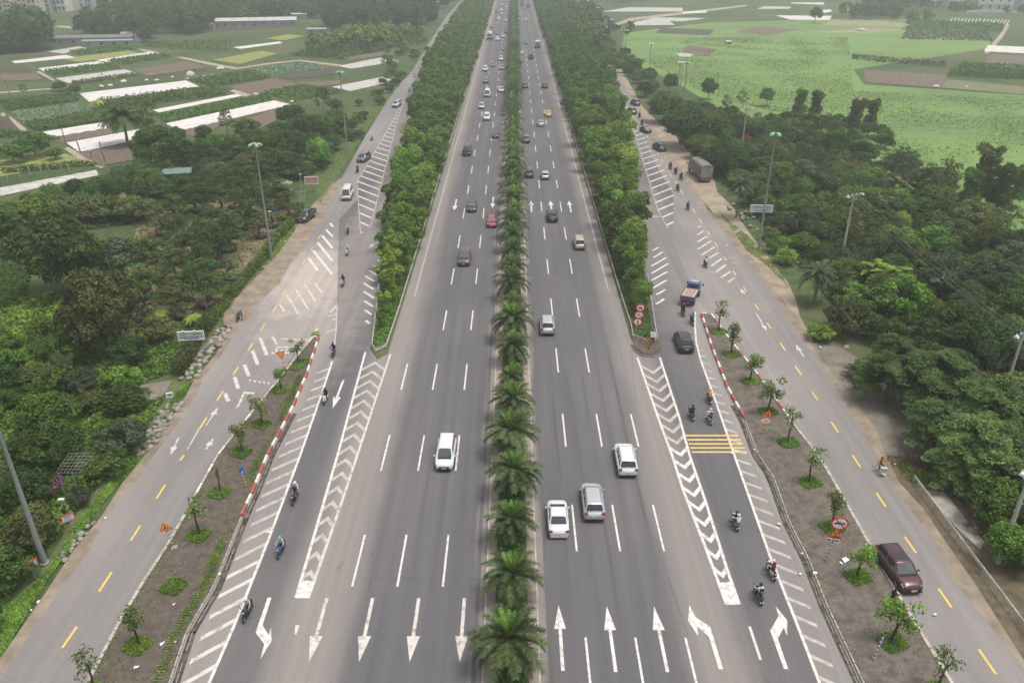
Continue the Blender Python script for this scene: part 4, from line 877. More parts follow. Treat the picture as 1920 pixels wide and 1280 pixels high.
def put(kind, px, py, col, label, rz=0.0, group='vehicles on the highway', sc=1.0, z=0.012, hc=0.75):
    p = G(px, py, hc); o = copy_tree(CAR[kind], None, (p.x, p.y, z), rz, sc, label, group); o.name = VN[kind]
    for c in o.children_recursive: c.name = c.name.split('.')[0]
    recolor(o, PC[col]); return o
PI = math.pi; jr = lambda: random.uniform(-.015, .015)
inb = [('mpv', 836, 847, 'white', 'white minivan with silver lower edge in the oncoming carriageway, level with the yellow rumble lines'),
 ('suv', 871, 482, 'brown', 'dark bronze crossover driving towards the camera in the oncoming carriageway'),
 ('hatch', 922, 414, 'red', 'bright red hatchback driving towards the camera right beside the palm median'),
 ('sedan', 885, 385, 'darkgrey', 'dark grey sedan passing the painted down arrows on the oncoming carriageway'),
 ('van', 876, 283, 'black', 'tall black van with a dark roof in the lane beside the solid edge line'),
 ('sedan', 929, 251, 'darkgrey', 'dark grey sedan following behind the tall black van, in the lane beside the median'),
 ('suv', 913, 219, 'white', 'white crossover with a black grille just behind the dark grey sedan by the median'),
 ('hatch', 903, 198, 'silver', 'small silver-white hatchback between the white crossover and a white van'),
 ('van', 914, 176, 'white', 'tall white van among the oncoming cars level with the lantern lamps'),
 ('sedan', 940, 167, 'white', 'white sedan hugging the median beside the tall white van'),
 ('suv', 911, 151, 'grey', 'grey car directly behind the tall white van'),
 ('mpv', 910, 129, 'white', 'white passenger van behind the grey car, near the edge line'),
 ('sedan', 924, 121, 'grey', 'grey sedan beside the second white passenger van'),
 ('sedan', 941, 126, 'pink', 'faded red sedan close to the median beside the grey sedan'),
 ('suv', 939.5, 110, 'silver', 'silver crossover behind the faded red sedan'),
 ('sedan', 943.6, 91, 'grey', 'mid grey sedan alone in the median lane behind the silver crossover'),
 ('suv', 933, 73, 'white', 'white crossover beside the concrete mixer lorry'),
 ('sedan', 943.6, 67, 'white', 'white sedan closest to the median, level with the mixer lorry cab'),
 ('sedan', 948, 60, 'black', 'dark sedan half hidden by the palms behind the white sedan near the mixer lorry'),
 ('sedan', 931, 61, 'grey', 'blue-grey sedan just behind the mixer lorry level'),
 ('sedan', 922, 50, 'red', 'small dark red car on the far lane behind the mixer lorry'),
 ('mpv', 935, 35, 'white', 'white van far up the oncoming carriageway in the middle lane'),
 ('sedan', 947, 38, 'silver', 'silver sedan by the median beside the far white van'),
 ('sedan', 931, 22, 'grey', 'tiny grey car near the edge line far up the oncoming carriageway'),
 ('mpv', 940, 19, 'white', 'tiny white van in the middle lane near the top of the photo'),
 ('sedan', 940, 25, 'silver', 'tiny silver car just in front of the tiny white van'),
 ('sedan', 950, 13, 'white', 'tiny white car beside the median near the top of the photo'),
 ('sedan', 950, 18, 'silver', 'tiny pale car beside the median in front of another white one'),
 ('mpv', 942, 9, 'white', 'second white car from the top in the middle oncoming lane')]
for k, x, y, c, l in inb: put(k, x, y, c, l, PI + jr())
outb = [('suv', 1173, 858, 'white', 'white crossover with roof rails and lit brake lamp in the outer outbound lane'),
 ('suv', 1111, 936, 'silver', 'silver minivan-like crossover with dark rear window between two white cars'),
 ('sedan', 1046, 966, 'white', 'white sedan beside the palm median, lowest car of the outbound carriageway'),
 ('suv', 1026, 606, 'silver', 'silver-white four-wheel-drive with roof rails driving away next to the median'),
 ('mpv', 1086, 453, 'beige', 'champagne beige minivan driving away near the outer edge line'),
 ('suvs', 1035, 403, 'black', 'glossy black car just below the three painted up arrows'),
 ('hatch', 1022, 327, 'silver', 'silver hatchback in the middle outbound lane beside a dark van'),
 ('mpv', 992, 323, 'darkgrey', 'dark grey minivan driving away right beside the median'),
 ('suv', 986, 260, 'grey', 'grey crossover partly behind the palms of the median'),
 ('sedan', 1014, 230, 'beige', 'beige sedan behind the yellow taxi'),
 ('sedan', 1028, 212, 'yellow', 'bright yellow sedan near the outer edge line'),
 ('suv', 984, 160, 'darkgrey', 'dark grey crossover by the median, one of a level pair of dark cars'),
 ('suv', 1021, 160, 'darkgrey', 'dark grey crossover by the edge line, one of a level pair of dark cars'),
 ('sedan', 975.6, 114, 'darkgrey', 'dark car mostly hidden by the palms beside the median'),
 ('sedan', 977.7, 98, 'white', 'white car with a pale green rear beside the median palms'),
 ('van', 995.4, 107, 'black', 'black van in the middle outbound lane'),
 ('mpv', 986.6, 80, 'teal', 'teal green minivan in the lane beside the median'),
 ('sedan', 985.5, 36.5, 'white', 'small white sedan alone in the middle outbound lane'),
 ('sedan', 972, 35, 'white', 'pale car touching the median palms, level with a lone white sedan'),
 ('mpv', 974.6, 27.5, 'silver', 'pale van ahead of the car touching the median palms'),
 ('sedan', 972, 21, 'grey', 'small grey car ahead of the pale van by the median'),
 ('sedan', 970.4, 12.5, 'silver', 'tiny silver car beside the median near the top of the photo'),
 ('sedan', 980, 16, 'grey', 'tiny grey car behind the yellow lorry'),
 ('suv', 979, 9.5, 'darkgrey', 'tiny dark crossover right behind the yellow lorry'),
 ('sedan', 970, 4, 'blue', 'tiny blue car beside the median beside the yellow lorry')]
for k, x, y, c, l in outb: put(k, x, y, c, l, jr())
GS = 'vehicles on the service roads'
put('van', 651, 361, 'cream', 'cream minibus driving towards the camera on the road by the nursery', PI + .07, GS, hc=1.0)
put('suv', 682, 295, 'grey', 'grey crossover with an amber lamp lit, behind the cream minibus', PI - .22, GS)
put('suv', 744, 195, 'silver', 'pale car beside the tip of the long hatched area', PI - .2, GS)
put('pickup', 574, 403, 'darkgrey', 'dark grey pickup parked on the dirt beside the nursery gate', PI - .17, 'parked vehicles', z=0)
put('suv', 1282, 638, 'black', 'black four-wheel-drive with tail lamps lit beside the red and white kerb', -.02, GS)
put('suvs', 1685, 1062, 'maroon', 'maroon crossover with a sunroof parked against the planted island', PI + .09, 'parked vehicles', z=0)
put('suv', 1236, 275, 'black', 'black crossover driving away below the hatched area', .24, GS)
put('sedan', 1210, 242, 'black', 'black sedan with brake lamps lit behind two motorbikes', .25, GS)
put('suv', 1184.5, 208, 'black', 'black crossover leading the black sedan, beside the belt trees', .15, GS)
put('suv', 1191, 192, 'darkgrey', 'dark grey crossover parked on the dirt edge of the road', .2, GS)
for k in CAR.values(): kill(k)

# ---- lorries
def truck_wheels(t, hw_, ys_, r=0.48):
    for y in ys_:
        for s in (1, -1): wheel(t, s * (hw_ - .15), y, r, .3)
def cab(t, hw_, y0, y1, z0, z1, paint, slope=.18):
    b = MB(); b.add([(-hw_, y0, z0), (hw_, y0, z0), (hw_, y1, z0), (-hw_, y1, z0), (-hw_ * .97, y0, z1), (hw_ * .97, y0, z1), (hw_ * .94, y1 - slope, z1), (-hw_ * .94, y1 - slope, z1), (-hw_, y1, z0 + (z1 - z0) * .48), (hw_, y1, z0 + (z1 - z0) * .48)],
                    [(0, 3, 2, 1), (4, 5, 6, 7), (0, 1, 5, 4), (1, 2, 9, 6, 5), (0, 4, 7, 8, 3), (3, 8, 9, 2), (8, 7, 6, 9)], paint); b.build('cab', t)
    zm = z0 + (z1 - z0) * .48
    pane('windscreen', [(hw_, y1, zm), (-hw_, y1, zm), (-hw_ * .94, y1 - slope, z1), (hw_ * .94, y1 - slope, z1)], t, GLASS, m=(.05, .05, .05, .1))
    pane('rear_window', [(-hw_, y0, zm), (hw_, y0, zm), (hw_ * .97, y0, z1), (-hw_ * .97, y0, z1)], t, GLASS, m=(.25, .25, .15, .25))
    for s in (1, -1):
        q = [(s * hw_, y0, zm), (s * hw_, y1, zm), (s * hw_ * .95, y1 - slope, z1), (s * hw_ * .97, y0, z1)]
        if s < 0: q = [q[1], q[0], q[3], q[2]]
        pane('side_window', q, t, GLASS, m=(.2, .12, .03, .15))
        m_ = MB(); m_.tube((s * hw_, y1 - .1, zm + .3), (s * (hw_ + .25), y1 + .05, zm + .35), .02, .02, TRIM, 5); m_.box((s * (hw_ + .28), y1 + .05, zm + .2), (.18, .08, .38), TRIM); m_.build('mirror', t)
        h_ = MB(); h_.box((s * hw_ * .72, y1 + .01, z0 + .3), (.35, .06, .2), LAMPC); h_.build('headlight', t)
    g_ = MB(); g_.box((0, y1 + .02, z0 + .55), (hw_ * 1.1, .05, .3), TRIM); g_.build('grille', t)
    g_ = MB(); g_.box((0, y1 + .05, z0 + .02), (hw_ * 2, .2, .28), PLATE if paint is not PC['red'] else PC['red']); g_.build('front_bumper', t)
# blue tipper turning in from the service road
p0, p1 = G(1283, 566, .9), G(1307, 538, .9); _a = math.atan2(p1.y - p0.y, p1.x - p0.x) - PI / 2
mid = (p0 + p1) / 2; t = thing('tipper_truck', 'small blue tipper truck with a pinkish load turning across the junction', 'truck', (mid.x, mid.y, .012), -.42, GS, .95)
BL = PC['blue']; BD = M('worn_blue_steel', (0.06, 0.08, 0.16), 0.7, (0.12, 0.1, 0.12), 4)
b = MB(); b.box((0, 0, .62), (.75, 5.0, .25), TRIM); b.build('chassis', t)
cab(t, .88, 1.15, 2.65, .6, 2.2, BL)
b = MB(); b.box((0, 2.0, 2.24), (1.1, .7, .08), M('pale_roof', (.35, .37, .42), .6)); b.build('roof_panel', t)
b = MB(); b.box((0, -.85, .95), (1.9, 3.4, .1), BD); b.build('load_bed', t)
for s in (1, -1): b = MB(); b.box((s * .95, -.85, 1.3), (.06, 3.4, .62), BD); [b.box((s * .99, -2.3 + i * .72, 1.3), (.05, .08, .6), BL) for i in range(5)]; b.build('side_board', t)
for y in (-2.53, .83): b = MB(); b.box((0, y, 1.3), (1.9, .06, .66), BD); b.build('tail_board' if y < 0 else 'front_board', t)
b = MB(); b.box((0, -.85, 1.42), (1.35, 3.25, .2), M('pinkish_load', (.36, .24, .2), .95, (.25, .18, .15), 1.5)); b.box((.8, -.85, 1.47), (.2, 3.2, .1), M('pale_timber', (.5, .42, .28), .9)); b.box((-.8, -.85, 1.47), (.2, 3.2, .1), MATS['pale_timber']); b.build('load', t)
for s in (1, -1): b = MB(); b.box((s * .7, -2.6, .85), (.3, .06, .12), LAMPR); b.build('tail_light', t)
b = MB(); b.box((0, -2.6, .6), (1.6, .1, .15), M('rusty_steel', (.2, .1, .06), .9)); b.build('rear_bumper', t)
truck_wheels(t, .95, (1.9, -1.5), .42)
# canvas-covered lorry on the dirt verge
p0 = G(1313, 325, 1.2); t = thing('covered_truck', 'tall lorry with a grey canvas-covered box parked on the dirt verge', 'truck', (p0.x + .2, p0.y + 1.5, 0), .1, 'parked vehicles')
TARP = M('grey_canvas', (0.2, 0.19, 0.185), .85, (0.13, 0.125, 0.12), .8, bump=.4); TB = M('box_panel', (0.25, 0.235, 0.21), .85, (0.17, 0.16, 0.145), 1.2)
b = MB(); b.box((0, 0, .85), (.9, 8.6, .3), TRIM); b.build('chassis', t)
cab(t, 1.15, 2.9, 4.5, .75, 2.75, PC['darkgrey'])
b = MB(); b.box((0, -.9, 2.05), (2.4, 7.2, 2.0), TB)
for s in (1, -1):
    for i in range(11): b.box((s * 1.215, -4.3 + i * .68, 2.0), (.04, .06, 1.9), TARP)
    for z in (1.4, 1.9, 2.4): b.box((s * 1.212, -.9, z), (.03, 7.1, .05), TARP)
b.build('box_body', t)
b = MB(); q = []; ys_ = [-4.5 + .6 * i for i in range(13)]
for i, y in enumerate(ys_):
    dz = .03 * math.sin(i * 2.1); ring = [(-1.23, y, 2.95), (-1.22, y, 3.3), (-1.0, y, 3.5 + dz), (-.4, y, 3.62 + dz), (.4, y, 3.62 + dz), (1.0, y, 3.5 + dz), (1.22, y, 3.3), (1.23, y, 2.95)]; q += ring
b.add(q, [(i * 8 + j, i * 8 + j + 1, (i + 1) * 8 + j + 1, (i + 1) * 8 + j) for i in range(12) for j in range(7)], TARP, True); b.add(q[:8], [tuple(range(8))], TARP); b.add(q[-8:], [tuple(range(8))[::-1]], TARP); b.build('canvas_cover', t)
b = MB(); b.box((-.59, -4.53, 2.05), (1.14, .05, 1.95), TB); b.build('rear_door', t); b = MB(); b.box((.59, -4.53, 2.05), (1.14, .05, 1.95), TB); b.build('rear_door', t)
for s in (1, -1): b = MB(); b.box((s * .9, -4.56, .95), (.4, .06, .16), LAMPR); b.build('tail_light', t)
b = MB(); b.box((0, -4.5, .7), (2.1, .12, .16), PC['pink']); b.build('rear_bumper', t)
truck_wheels(t, 1.15, (3.6, -2.3, -3.4), .5)
# concrete mixer coming down the highway
p0 = G(918, 68, 1.5); t = thing('concrete_mixer', 'concrete mixer lorry with a white drum and a red bumper in the edge lane', 'truck', (p0.x, p0.y, .012), PI, 'vehicles on the highway')
b = MB(); b.box((0, 0, .9), (1.0, 8.4, .3), TRIM); b.build('chassis', t); cab(t, 1.25, 2.4, 4.2, .8, 3.0, PC['white'], .1)
b = MB(); b.box((0, 4.28, .95), (2.5, .15, .6), PC['red']); b.build('red_panel', t)
b = MB(); b.lathe([(.3, -3.3), (.75, -3.0), (1.2, -1.4), (1.25, .3), (.9, 1.9), (.35, 2.3)], PC['white'], 16); d = b.build('drum', t, (0, -.6, 2.5)); d.rotation_euler = (R(-78), 0, 0)
b = MB(); b.box((0, -3.9, 3.2), (.9, .8, .7), PC['red'], taper=1.3); b.build('hopper', t); truck_wheels(t, 1.25, (3.2, -1.6, -2.8), .5)
# far outbound lorries
for x, y, colr, lab, nm in ((1008, 84, 'silver', 'grey-white box lorry beside the outer edge line', 'box_truck'), (990.4, 11, 'grey', 'tall dark lorry beside the outer edge line near the top of the photo', 'box_truck'), (978.8, 3, 'yellow', 'yellow lorry touching the top edge of the photo', 'box_truck')):
    p0 = G(x, y, 1.2); t = thing(nm, lab, 'truck', (p0.x, p0.y, .012), 0, 'vehicles on the highway'); b = MB(); b.box((0, 0, .75), (.8, 6.8, .25), TRIM); b.build('chassis', t); cab(t, 1.0, 2.0, 3.4, .7, 2.3, PC['white'] if colr != 'yellow' else PC['yellow'])
    b = MB(); b.box((0, -.7, 1.85), (2.1, 5.2, 1.9), PC[colr]); b.box((0, -.7, 2.83), (2.0, 5.1, .06), PC['white'] if colr == 'silver' else PC[colr]); b.build('box_body', t)
    b = MB(); b.box((0, -3.33, 1.85), (1.95, .05, 1.7), TB); b.build('rear_door', t); b = MB(); b.box((0, -3.35, .6), (2, .1, .15), LAMPR); b.build('rear_bumper', t); truck_wheels(t, 1.05, (2.6, -2.2), .44)

# ============================================================ PEOPLE AND MOTORBIKES
SKIN = M('skin', (0.36, 0.22, 0.15), 0.6); HAIR = M('black_hair', (0.015, 0.012, 0.01), 0.6)
def cloth(name, c): return M('cloth_' + name, c, 0.9, tuple(k * .7 for k in c), 6)
CL = {k: cloth(k, v) for k, v in dict(black=(.015, .015, .018), navy=(.025, .035, .09), white=(.6, .61, .62), blue=(.06, .13, .3), grey=(.16, .16, .17), maroon=(.17, .015, .025), yellow=(.65, .38, .03), khaki=(.3, .25, .16), jeans=(.05, .08, .15), red=(.4, .04, .04), cyan=(.1, .42, .62), pale=(.42, .45, .42), orange=(.5, .16, .06)).items()}
def body(pose):
    """one continuous skinned figure from a jointed skeleton; slots: skin, top, legs, shoes"""
    J = pose; V = []; E = []; Rr = []; ch = []
    def seg(pts, root=None):
        ids = []
        for i, (p, r) in enumerate(pts): V.append(Vector(p)); Rr.append(r); ids.append(len(V) - 1)
        if root is not None: E.append((root, ids[0]))
        E.extend(zip(ids[:-1], ids[1:])); return ids
    pel, che, nk, hd = J['pelvis'], J['chest'], J['neck'], J['head']; P0 = seg([(pel, .145)])[0]
    m = tuple((Vector(pel) * .5 + Vector(che) * .5)); sp = seg([(m, .13), (che, .15), (nk, .055)], P0); hh = Vector(hd); nkv = Vector(nk); d = (hh - nkv)
    hs_ = seg([(nkv + d * .45, .07), (hh, .1), (hh + d * .35, .085)], sp[-1])
    lab = [(pel, m, 2), (m, che, 1), (che, nk, 1), (nk, tuple(hh + d), 0)]
    for s in (1, -1):
        sh, el, wr, ha = [(s * p[0], p[1], p[2]) for p in J['arm' if s > 0 or 'arm2' not in J else 'arm2']]
        seg([(sh, .062), (el, .045), (wr, .032), (ha, .038)], sp[1]); lab += [(sh, el, 1), (el, lerp2(el, wr, .9), 1), (lerp2(el, wr, .95), ha, 0)]
        hd_ = (Vector(ha) - Vector(wr)).normalized(); sd_ = hd_.cross(Vector((0, 0, 1))).normalized() if abs(hd_.z) < .9 else Vector((1, 0, 0)); dn = Vector((0, 0, -1)) if abs(hd_.z) < .9 else Vector((0, 1, 0))
        for f, (o, l) in enumerate(((-.03, .075), (-.01, .085), (.01, .08), (.03, .062))):
            a = Vector(ha) + sd_ * o; seg([(a, .009), (a + hd_ * l * .5, .009), (a + hd_ * l * .7 + dn * l * .45, .008)]); lab.append((tuple(a), tuple(a + hd_ * l), 0))
        a = Vector(ha) - hd_ * .02 - sd_ * .035 * s; seg([(a, .011), (a - sd_ * .03 * s + hd_ * .03, .01), (a - sd_ * .02 * s + hd_ * .055 + dn * .03, .009)]); lab.append((tuple(a), tuple(a + hd_ * .05), 0))
        hp, kn, an, to = [(s * p[0], p[1], p[2]) for p in J['leg' if s > 0 or 'leg2' not in J else 'leg2']]
        seg([(hp, .085), (kn, .06), (an, .042), (to, .035)], P0); lab += [(hp, kn, 2), (kn, lerp2(kn, an, .9), 2 if not J.get('bare') else 0), (an, to, 3)]
    me = bpy.data.meshes.new('b'); me.from_pydata(V, E, []); o = bpy.data.objects.new('b', me); COL.objects.link(o)
    sk = o.modifiers.new('s', 'SKIN'); sk.use_smooth_shade = True; o.modifiers.new('u', 'SUBSURF').levels = 1
    for i, r in enumerate(Rr): me.skin_vertices[0].data[i].radius = (r, r)
    roots = set([0]); seen = set(); adj = {}
    for a, c in E: adj.setdefault(a, []).append(c); adj.setdefault(c, []).append(a)
    for i in range(len(V)):
        if i not in seen:
            me.skin_vertices[0].data[i].use_root = True; st_ = [i]
            while st_:
                k = st_.pop()
                if k in seen: continue
                seen.add(k); st_ += adj.get(k, [])
    dg = bpy.context.evaluated_depsgraph_get(); out = bpy.data.meshes.new_from_object(o.evaluated_get(dg)); bpy.data.objects.remove(o)
    out.materials.clear()
    for m_ in (SKIN, CL['white'], CL['black'], TRIM, HAIR): out.materials.append(m_)
    bm = bmesh.new(); bm.from_mesh(out); f = Vector(J.get('face', (0, 1, 0)))
    def blob(c, r, sc):
        g_ = bmesh.ops.create_icosphere(bm, subdivisions=1, radius=r); bmesh.ops.transform(bm, matrix=Matrix.Translation(c) @ Matrix.Diagonal((*sc, 1)), verts=g_['verts']); return g_['verts']
    side = f.cross(Vector((0, 0, 1))); blob(hh + f * .1 - Vector((0, 0, .015)), .018, (1, 1.2, 1.5)); blob(hh + f * .088 - Vector((0, 0, .06)), .022, (1.3, .6, .4))
    for s in (1, -1): blob(hh + side * .1 * s, .026, (.5, .9, 1.3))
    eyes = []
    for s in (1, -1): eyes += blob(hh + f * .093 + side * .035 * s + Vector((0, 0, .015)), .012, (1.2, .6, .7))
    es = set(eyes)
    bm.faces.ensure_lookup_table()
    for fc in bm.faces:
        c = fc.calc_center_median(); best = (9, 0)
        for a, b_, k in lab:
            a = Vector(a); b_ = Vector(b_); ab = b_ - a; tt = max(0, min(1, (c - a).dot(ab) / max(ab.length_squared, 1e-9))); dd = (a + ab * tt - c).length - (.05 if k == 1 else 0)
            if dd < best[0]: best = (dd, k)
        fc.material_index = best[1]; fc.smooth = True
        if fc.verts[0] in es: fc.material_index = 4
    bm.to_mesh(out); bm.free()
    out.name = 'person'; return out
RIDE = dict(pelvis=(0, -.3, .86), chest=(0, -.2, 1.24), neck=(0, -.16, 1.42), head=(0, -.12, 1.56), arm=[(.19, -.18, 1.33), (.31, .02, 1.1), (.29, .27, 1.07), (.28, .34, 1.06)], leg=[(.1, -.28, .84), (.19, .12, .8), (.17, .08, .38), (.18, .2, .33)])
PILL = dict(pelvis=(0, -.68, .92), chest=(0, -.6, 1.3), neck=(0, -.57, 1.48), head=(0, -.54, 1.61), arm=[(.18, -.58, 1.38), (.25, -.42, 1.15), (.17, -.28, 1.08), (.14, -.22, 1.08)], leg=[(.12, -.66, .9), (.25, -.35, .8), (.23, -.42, .42), (.24, -.3, .37)])
STAND = dict(pelvis=(0, 0, .93), chest=(0, .02, 1.3), neck=(0, .03, 1.47), head=(0, .05, 1.6), arm=[(.19, .02, 1.38), (.26, .02, 1.1), (.25, .16, .9), (.25, .22, .86)], leg=[(.1, 0, .92), (.12, .02, .5), (.12, -.02, .08), (.13, .12, .04)])
WALK = dict(pelvis=(0, 0, .92), chest=(0, .1, 1.28), neck=(0, .15, 1.44), head=(0, .2, 1.56), arm=[(.19, .1, 1.36), (.24, .25, 1.12), (.2, .48, 1.05), (.18, .55, 1.04)], leg=[(.1, 0, .92), (.11, .2, .5), (.11, .1, .08), (.12, .22, .04)], leg2=[(.1, 0, .92), (.11, -.08, .5), (.11, -.38, .16), (.11, -.3, .05)], bare=True)
BM_ = {k: body(v) for k, v in dict(ride=RIDE, pill=PILL, stand=STAND, walk=WALK).items()}
def helm(me_mat, parent, c, visor=True):
    b = MB(); prof = [(.13 * math.cos(a), .135 * math.sin(a)) for a in [R(x) for x in (-25, 0, 20, 40, 60, 78, 89.9)]]; b.lathe(prof, me_mat, 12); 
    if visor: b.box((0, .13, -.0), (.2, .1, .015), me_mat)
    return b.build('helmet', parent, c)
def hair(parent, c):
    b = MB(); b.lathe([(.108 * math.cos(a), .12 * math.sin(a)) for a in [R(x) for x in (-30, 0, 25, 50, 75, 89.9)]], HAIR, 12); return b.build('hair', parent, (c[0], c[1] - .015, c[2]))
def person(kind, loc, rz, top, legs, label, helmet=None, group='people on motorbikes', act=None):
    o = link('person', BM_[kind], None, loc, (0, 0, rz)); tag(o, label, 'person', group)
    for i, m_ in ((1, CL[top]), (2, CL[legs])): o.material_slots[i].link = 'OBJECT'; o.material_slots[i].material = m_
    hd = dict(ride=RIDE, pill=PILL, stand=STAND, walk=WALK)[kind]['head']
    if helmet: helm(M('helmet_' + helmet, tuple(CL[helmet].node_tree.nodes['Mix'].inputs[6].default_value[:3]), .3), o, (hd[0], hd[1], hd[2] + .03))
    else: hair(o, (hd[0], hd[1], hd[2] + .02))
    return o
def make_bike():
    t = thing('motorbike', 'motorbike', 'motorbike')
    for y in (.62, -.6):
        b = MB(); b.lathe([(.2, -.045), (.26, -.055), (.285, -.02), (.285, .02), (.26, .055), (.2, .045)], RUB, 16); w_ = b.build('wheel', t, (0, y, .285)); w_.rotation_euler = (0, R(90), 0)
        c = MB(); c.lathe([(.2, -.03), (.2, .03)], RIM, 16); [c.tube((0, 0, 0), (.2 * math.cos(i * 1.257), .2 * math.sin(i * 1.257), 0), .015, .015, RIM, 4) for i in range(5)]; c.build('rim', w_)
    b = MB(); [b.tube((s * .07, .62, .3), (s * .07, .42, .9), .025, .028, TRIM, 6) for s in (1, -1)]; b.box((0, .6, .6), (.13, .42, .03), PAINT); b.build('front_fork', t)
    b = MB(); b.add([(-.2, .38, .38), (.2, .38, .38), (.17, .5, .95), (-.17, .5, .95), (-.1, .56, .5), (.1, .56, .5), (.08, .6, .98), (-.08, .6, .98), (-.15, .36, 1.02), (.15, .36, 1.02)], [(4, 5, 6, 7), (0, 4, 7, 3), (5, 1, 2, 6), (1, 0, 3, 2), (3, 7, 6, 2), (3, 2, 9, 8), (7, 8, 9, 6), (7, 3, 8), (6, 9, 2)], PAINT); b.build('front_fairing', t)
    b = MB(); b.add([(-.1, .4, .34), (.1, .4, .34), (.14, -.05, .34), (-.14, -.05, .34), (-.08, .4, .5), (.08, .4, .5), (.11, 0, .7), (-.11, 0, .7), (.15, -.5, .45), (-.15, -.5, .45), (.1, -.85, .82), (-.1, -.85, .82), (.13, -.4, .76), (-.13, -.4, .76)],
                    [(0, 3, 2, 1), (0, 1, 5, 4), (4, 5, 6, 7), (1, 2, 6, 5), (0, 4, 7, 3), (2, 8, 12, 6), (3, 7, 13, 9), (8, 10, 12), (9, 13, 11), (2, 3, 9, 8), (8, 9, 11, 10), (6, 12, 13, 7), (12, 10, 11, 13)], PAINT); b.build('body_panel', t)
    b = MB(); b.box((0, -.42, .8), (.24, .78, .1), TRIM, taper=.85); b.build('seat', t)
    b = MB(); b.path([(-.33, .3, 1.04), (-.12, .42, 1.0), (.12, .42, 1.0), (.33, .3, 1.04)], [.018] * 4, TRIM, 6); b.build('handlebar', t)
    for s in (1, -1): b = MB(); b.tube((s * .25, .36, 1.03), (s * .3, .4, 1.2), .008, .008, TRIM, 4); b.box((s * .32, .4, 1.22), (.12, .02, .07), TRIM); b.build('mirror', t)
    b = MB(); b.box((0, .585, .86), (.16, .06, .12), LAMPC, taper=.8); b.build('headlight', t)
    b = MB(); b.box((0, -.88, .76), (.16, .06, .08), LAMPR); b.build('tail_light', t); b = MB(); b.box((0, -.93, .56), (.16, .02, .13), PLATE); b.build('number_plate', t)
    b = MB(); b.tube((.15, .1, .25), (.17, -.75, .36), .03, .05, CHROME, 8); b.build('exhaust', t); b = MB(); b.box((0, -.75, .5), (.12, .3, .03), TRIM); b.build('mudguard', t)
    b = MB(); b.box((0, 0, .28), (.22, .34, .2), TRIM); b.build('engine', t)
    return t
BIKE = make_bike()
def moto(px, py, rz, col, top, legs, helmet, where, pill=None, z=0.012, label_p=None):
    p = G(px, py, .7); o = copy_tree(BIKE, None, (p.x, p.y, z), rz, 1.0, f'{ {"silver":"silver-grey","white":"white","black":"black","red":"red","blue":"blue","maroon":"dark red","grey":"grey"}[col]} motorbike {where}', 'motorbikes on the service roads')
    for c in o.children_recursive: c.name = c.name.split('.')[0]
    o.name = 'motorbike'; recolor(o, PC[col])
    who = f'rider in {top} top ' + (f'and {helmet} helmet ' if helmet and len(where.split()) < 10 else '') + where
    person('ride', (p.x, p.y, z), rz, top, legs, who, helmet)
    if pill: person('pill', (p.x, p.y, z), rz, pill[0], pill[1], f'passenger in {pill[0]} on the bike {where.split(" in the ")[-1]}', pill[2])
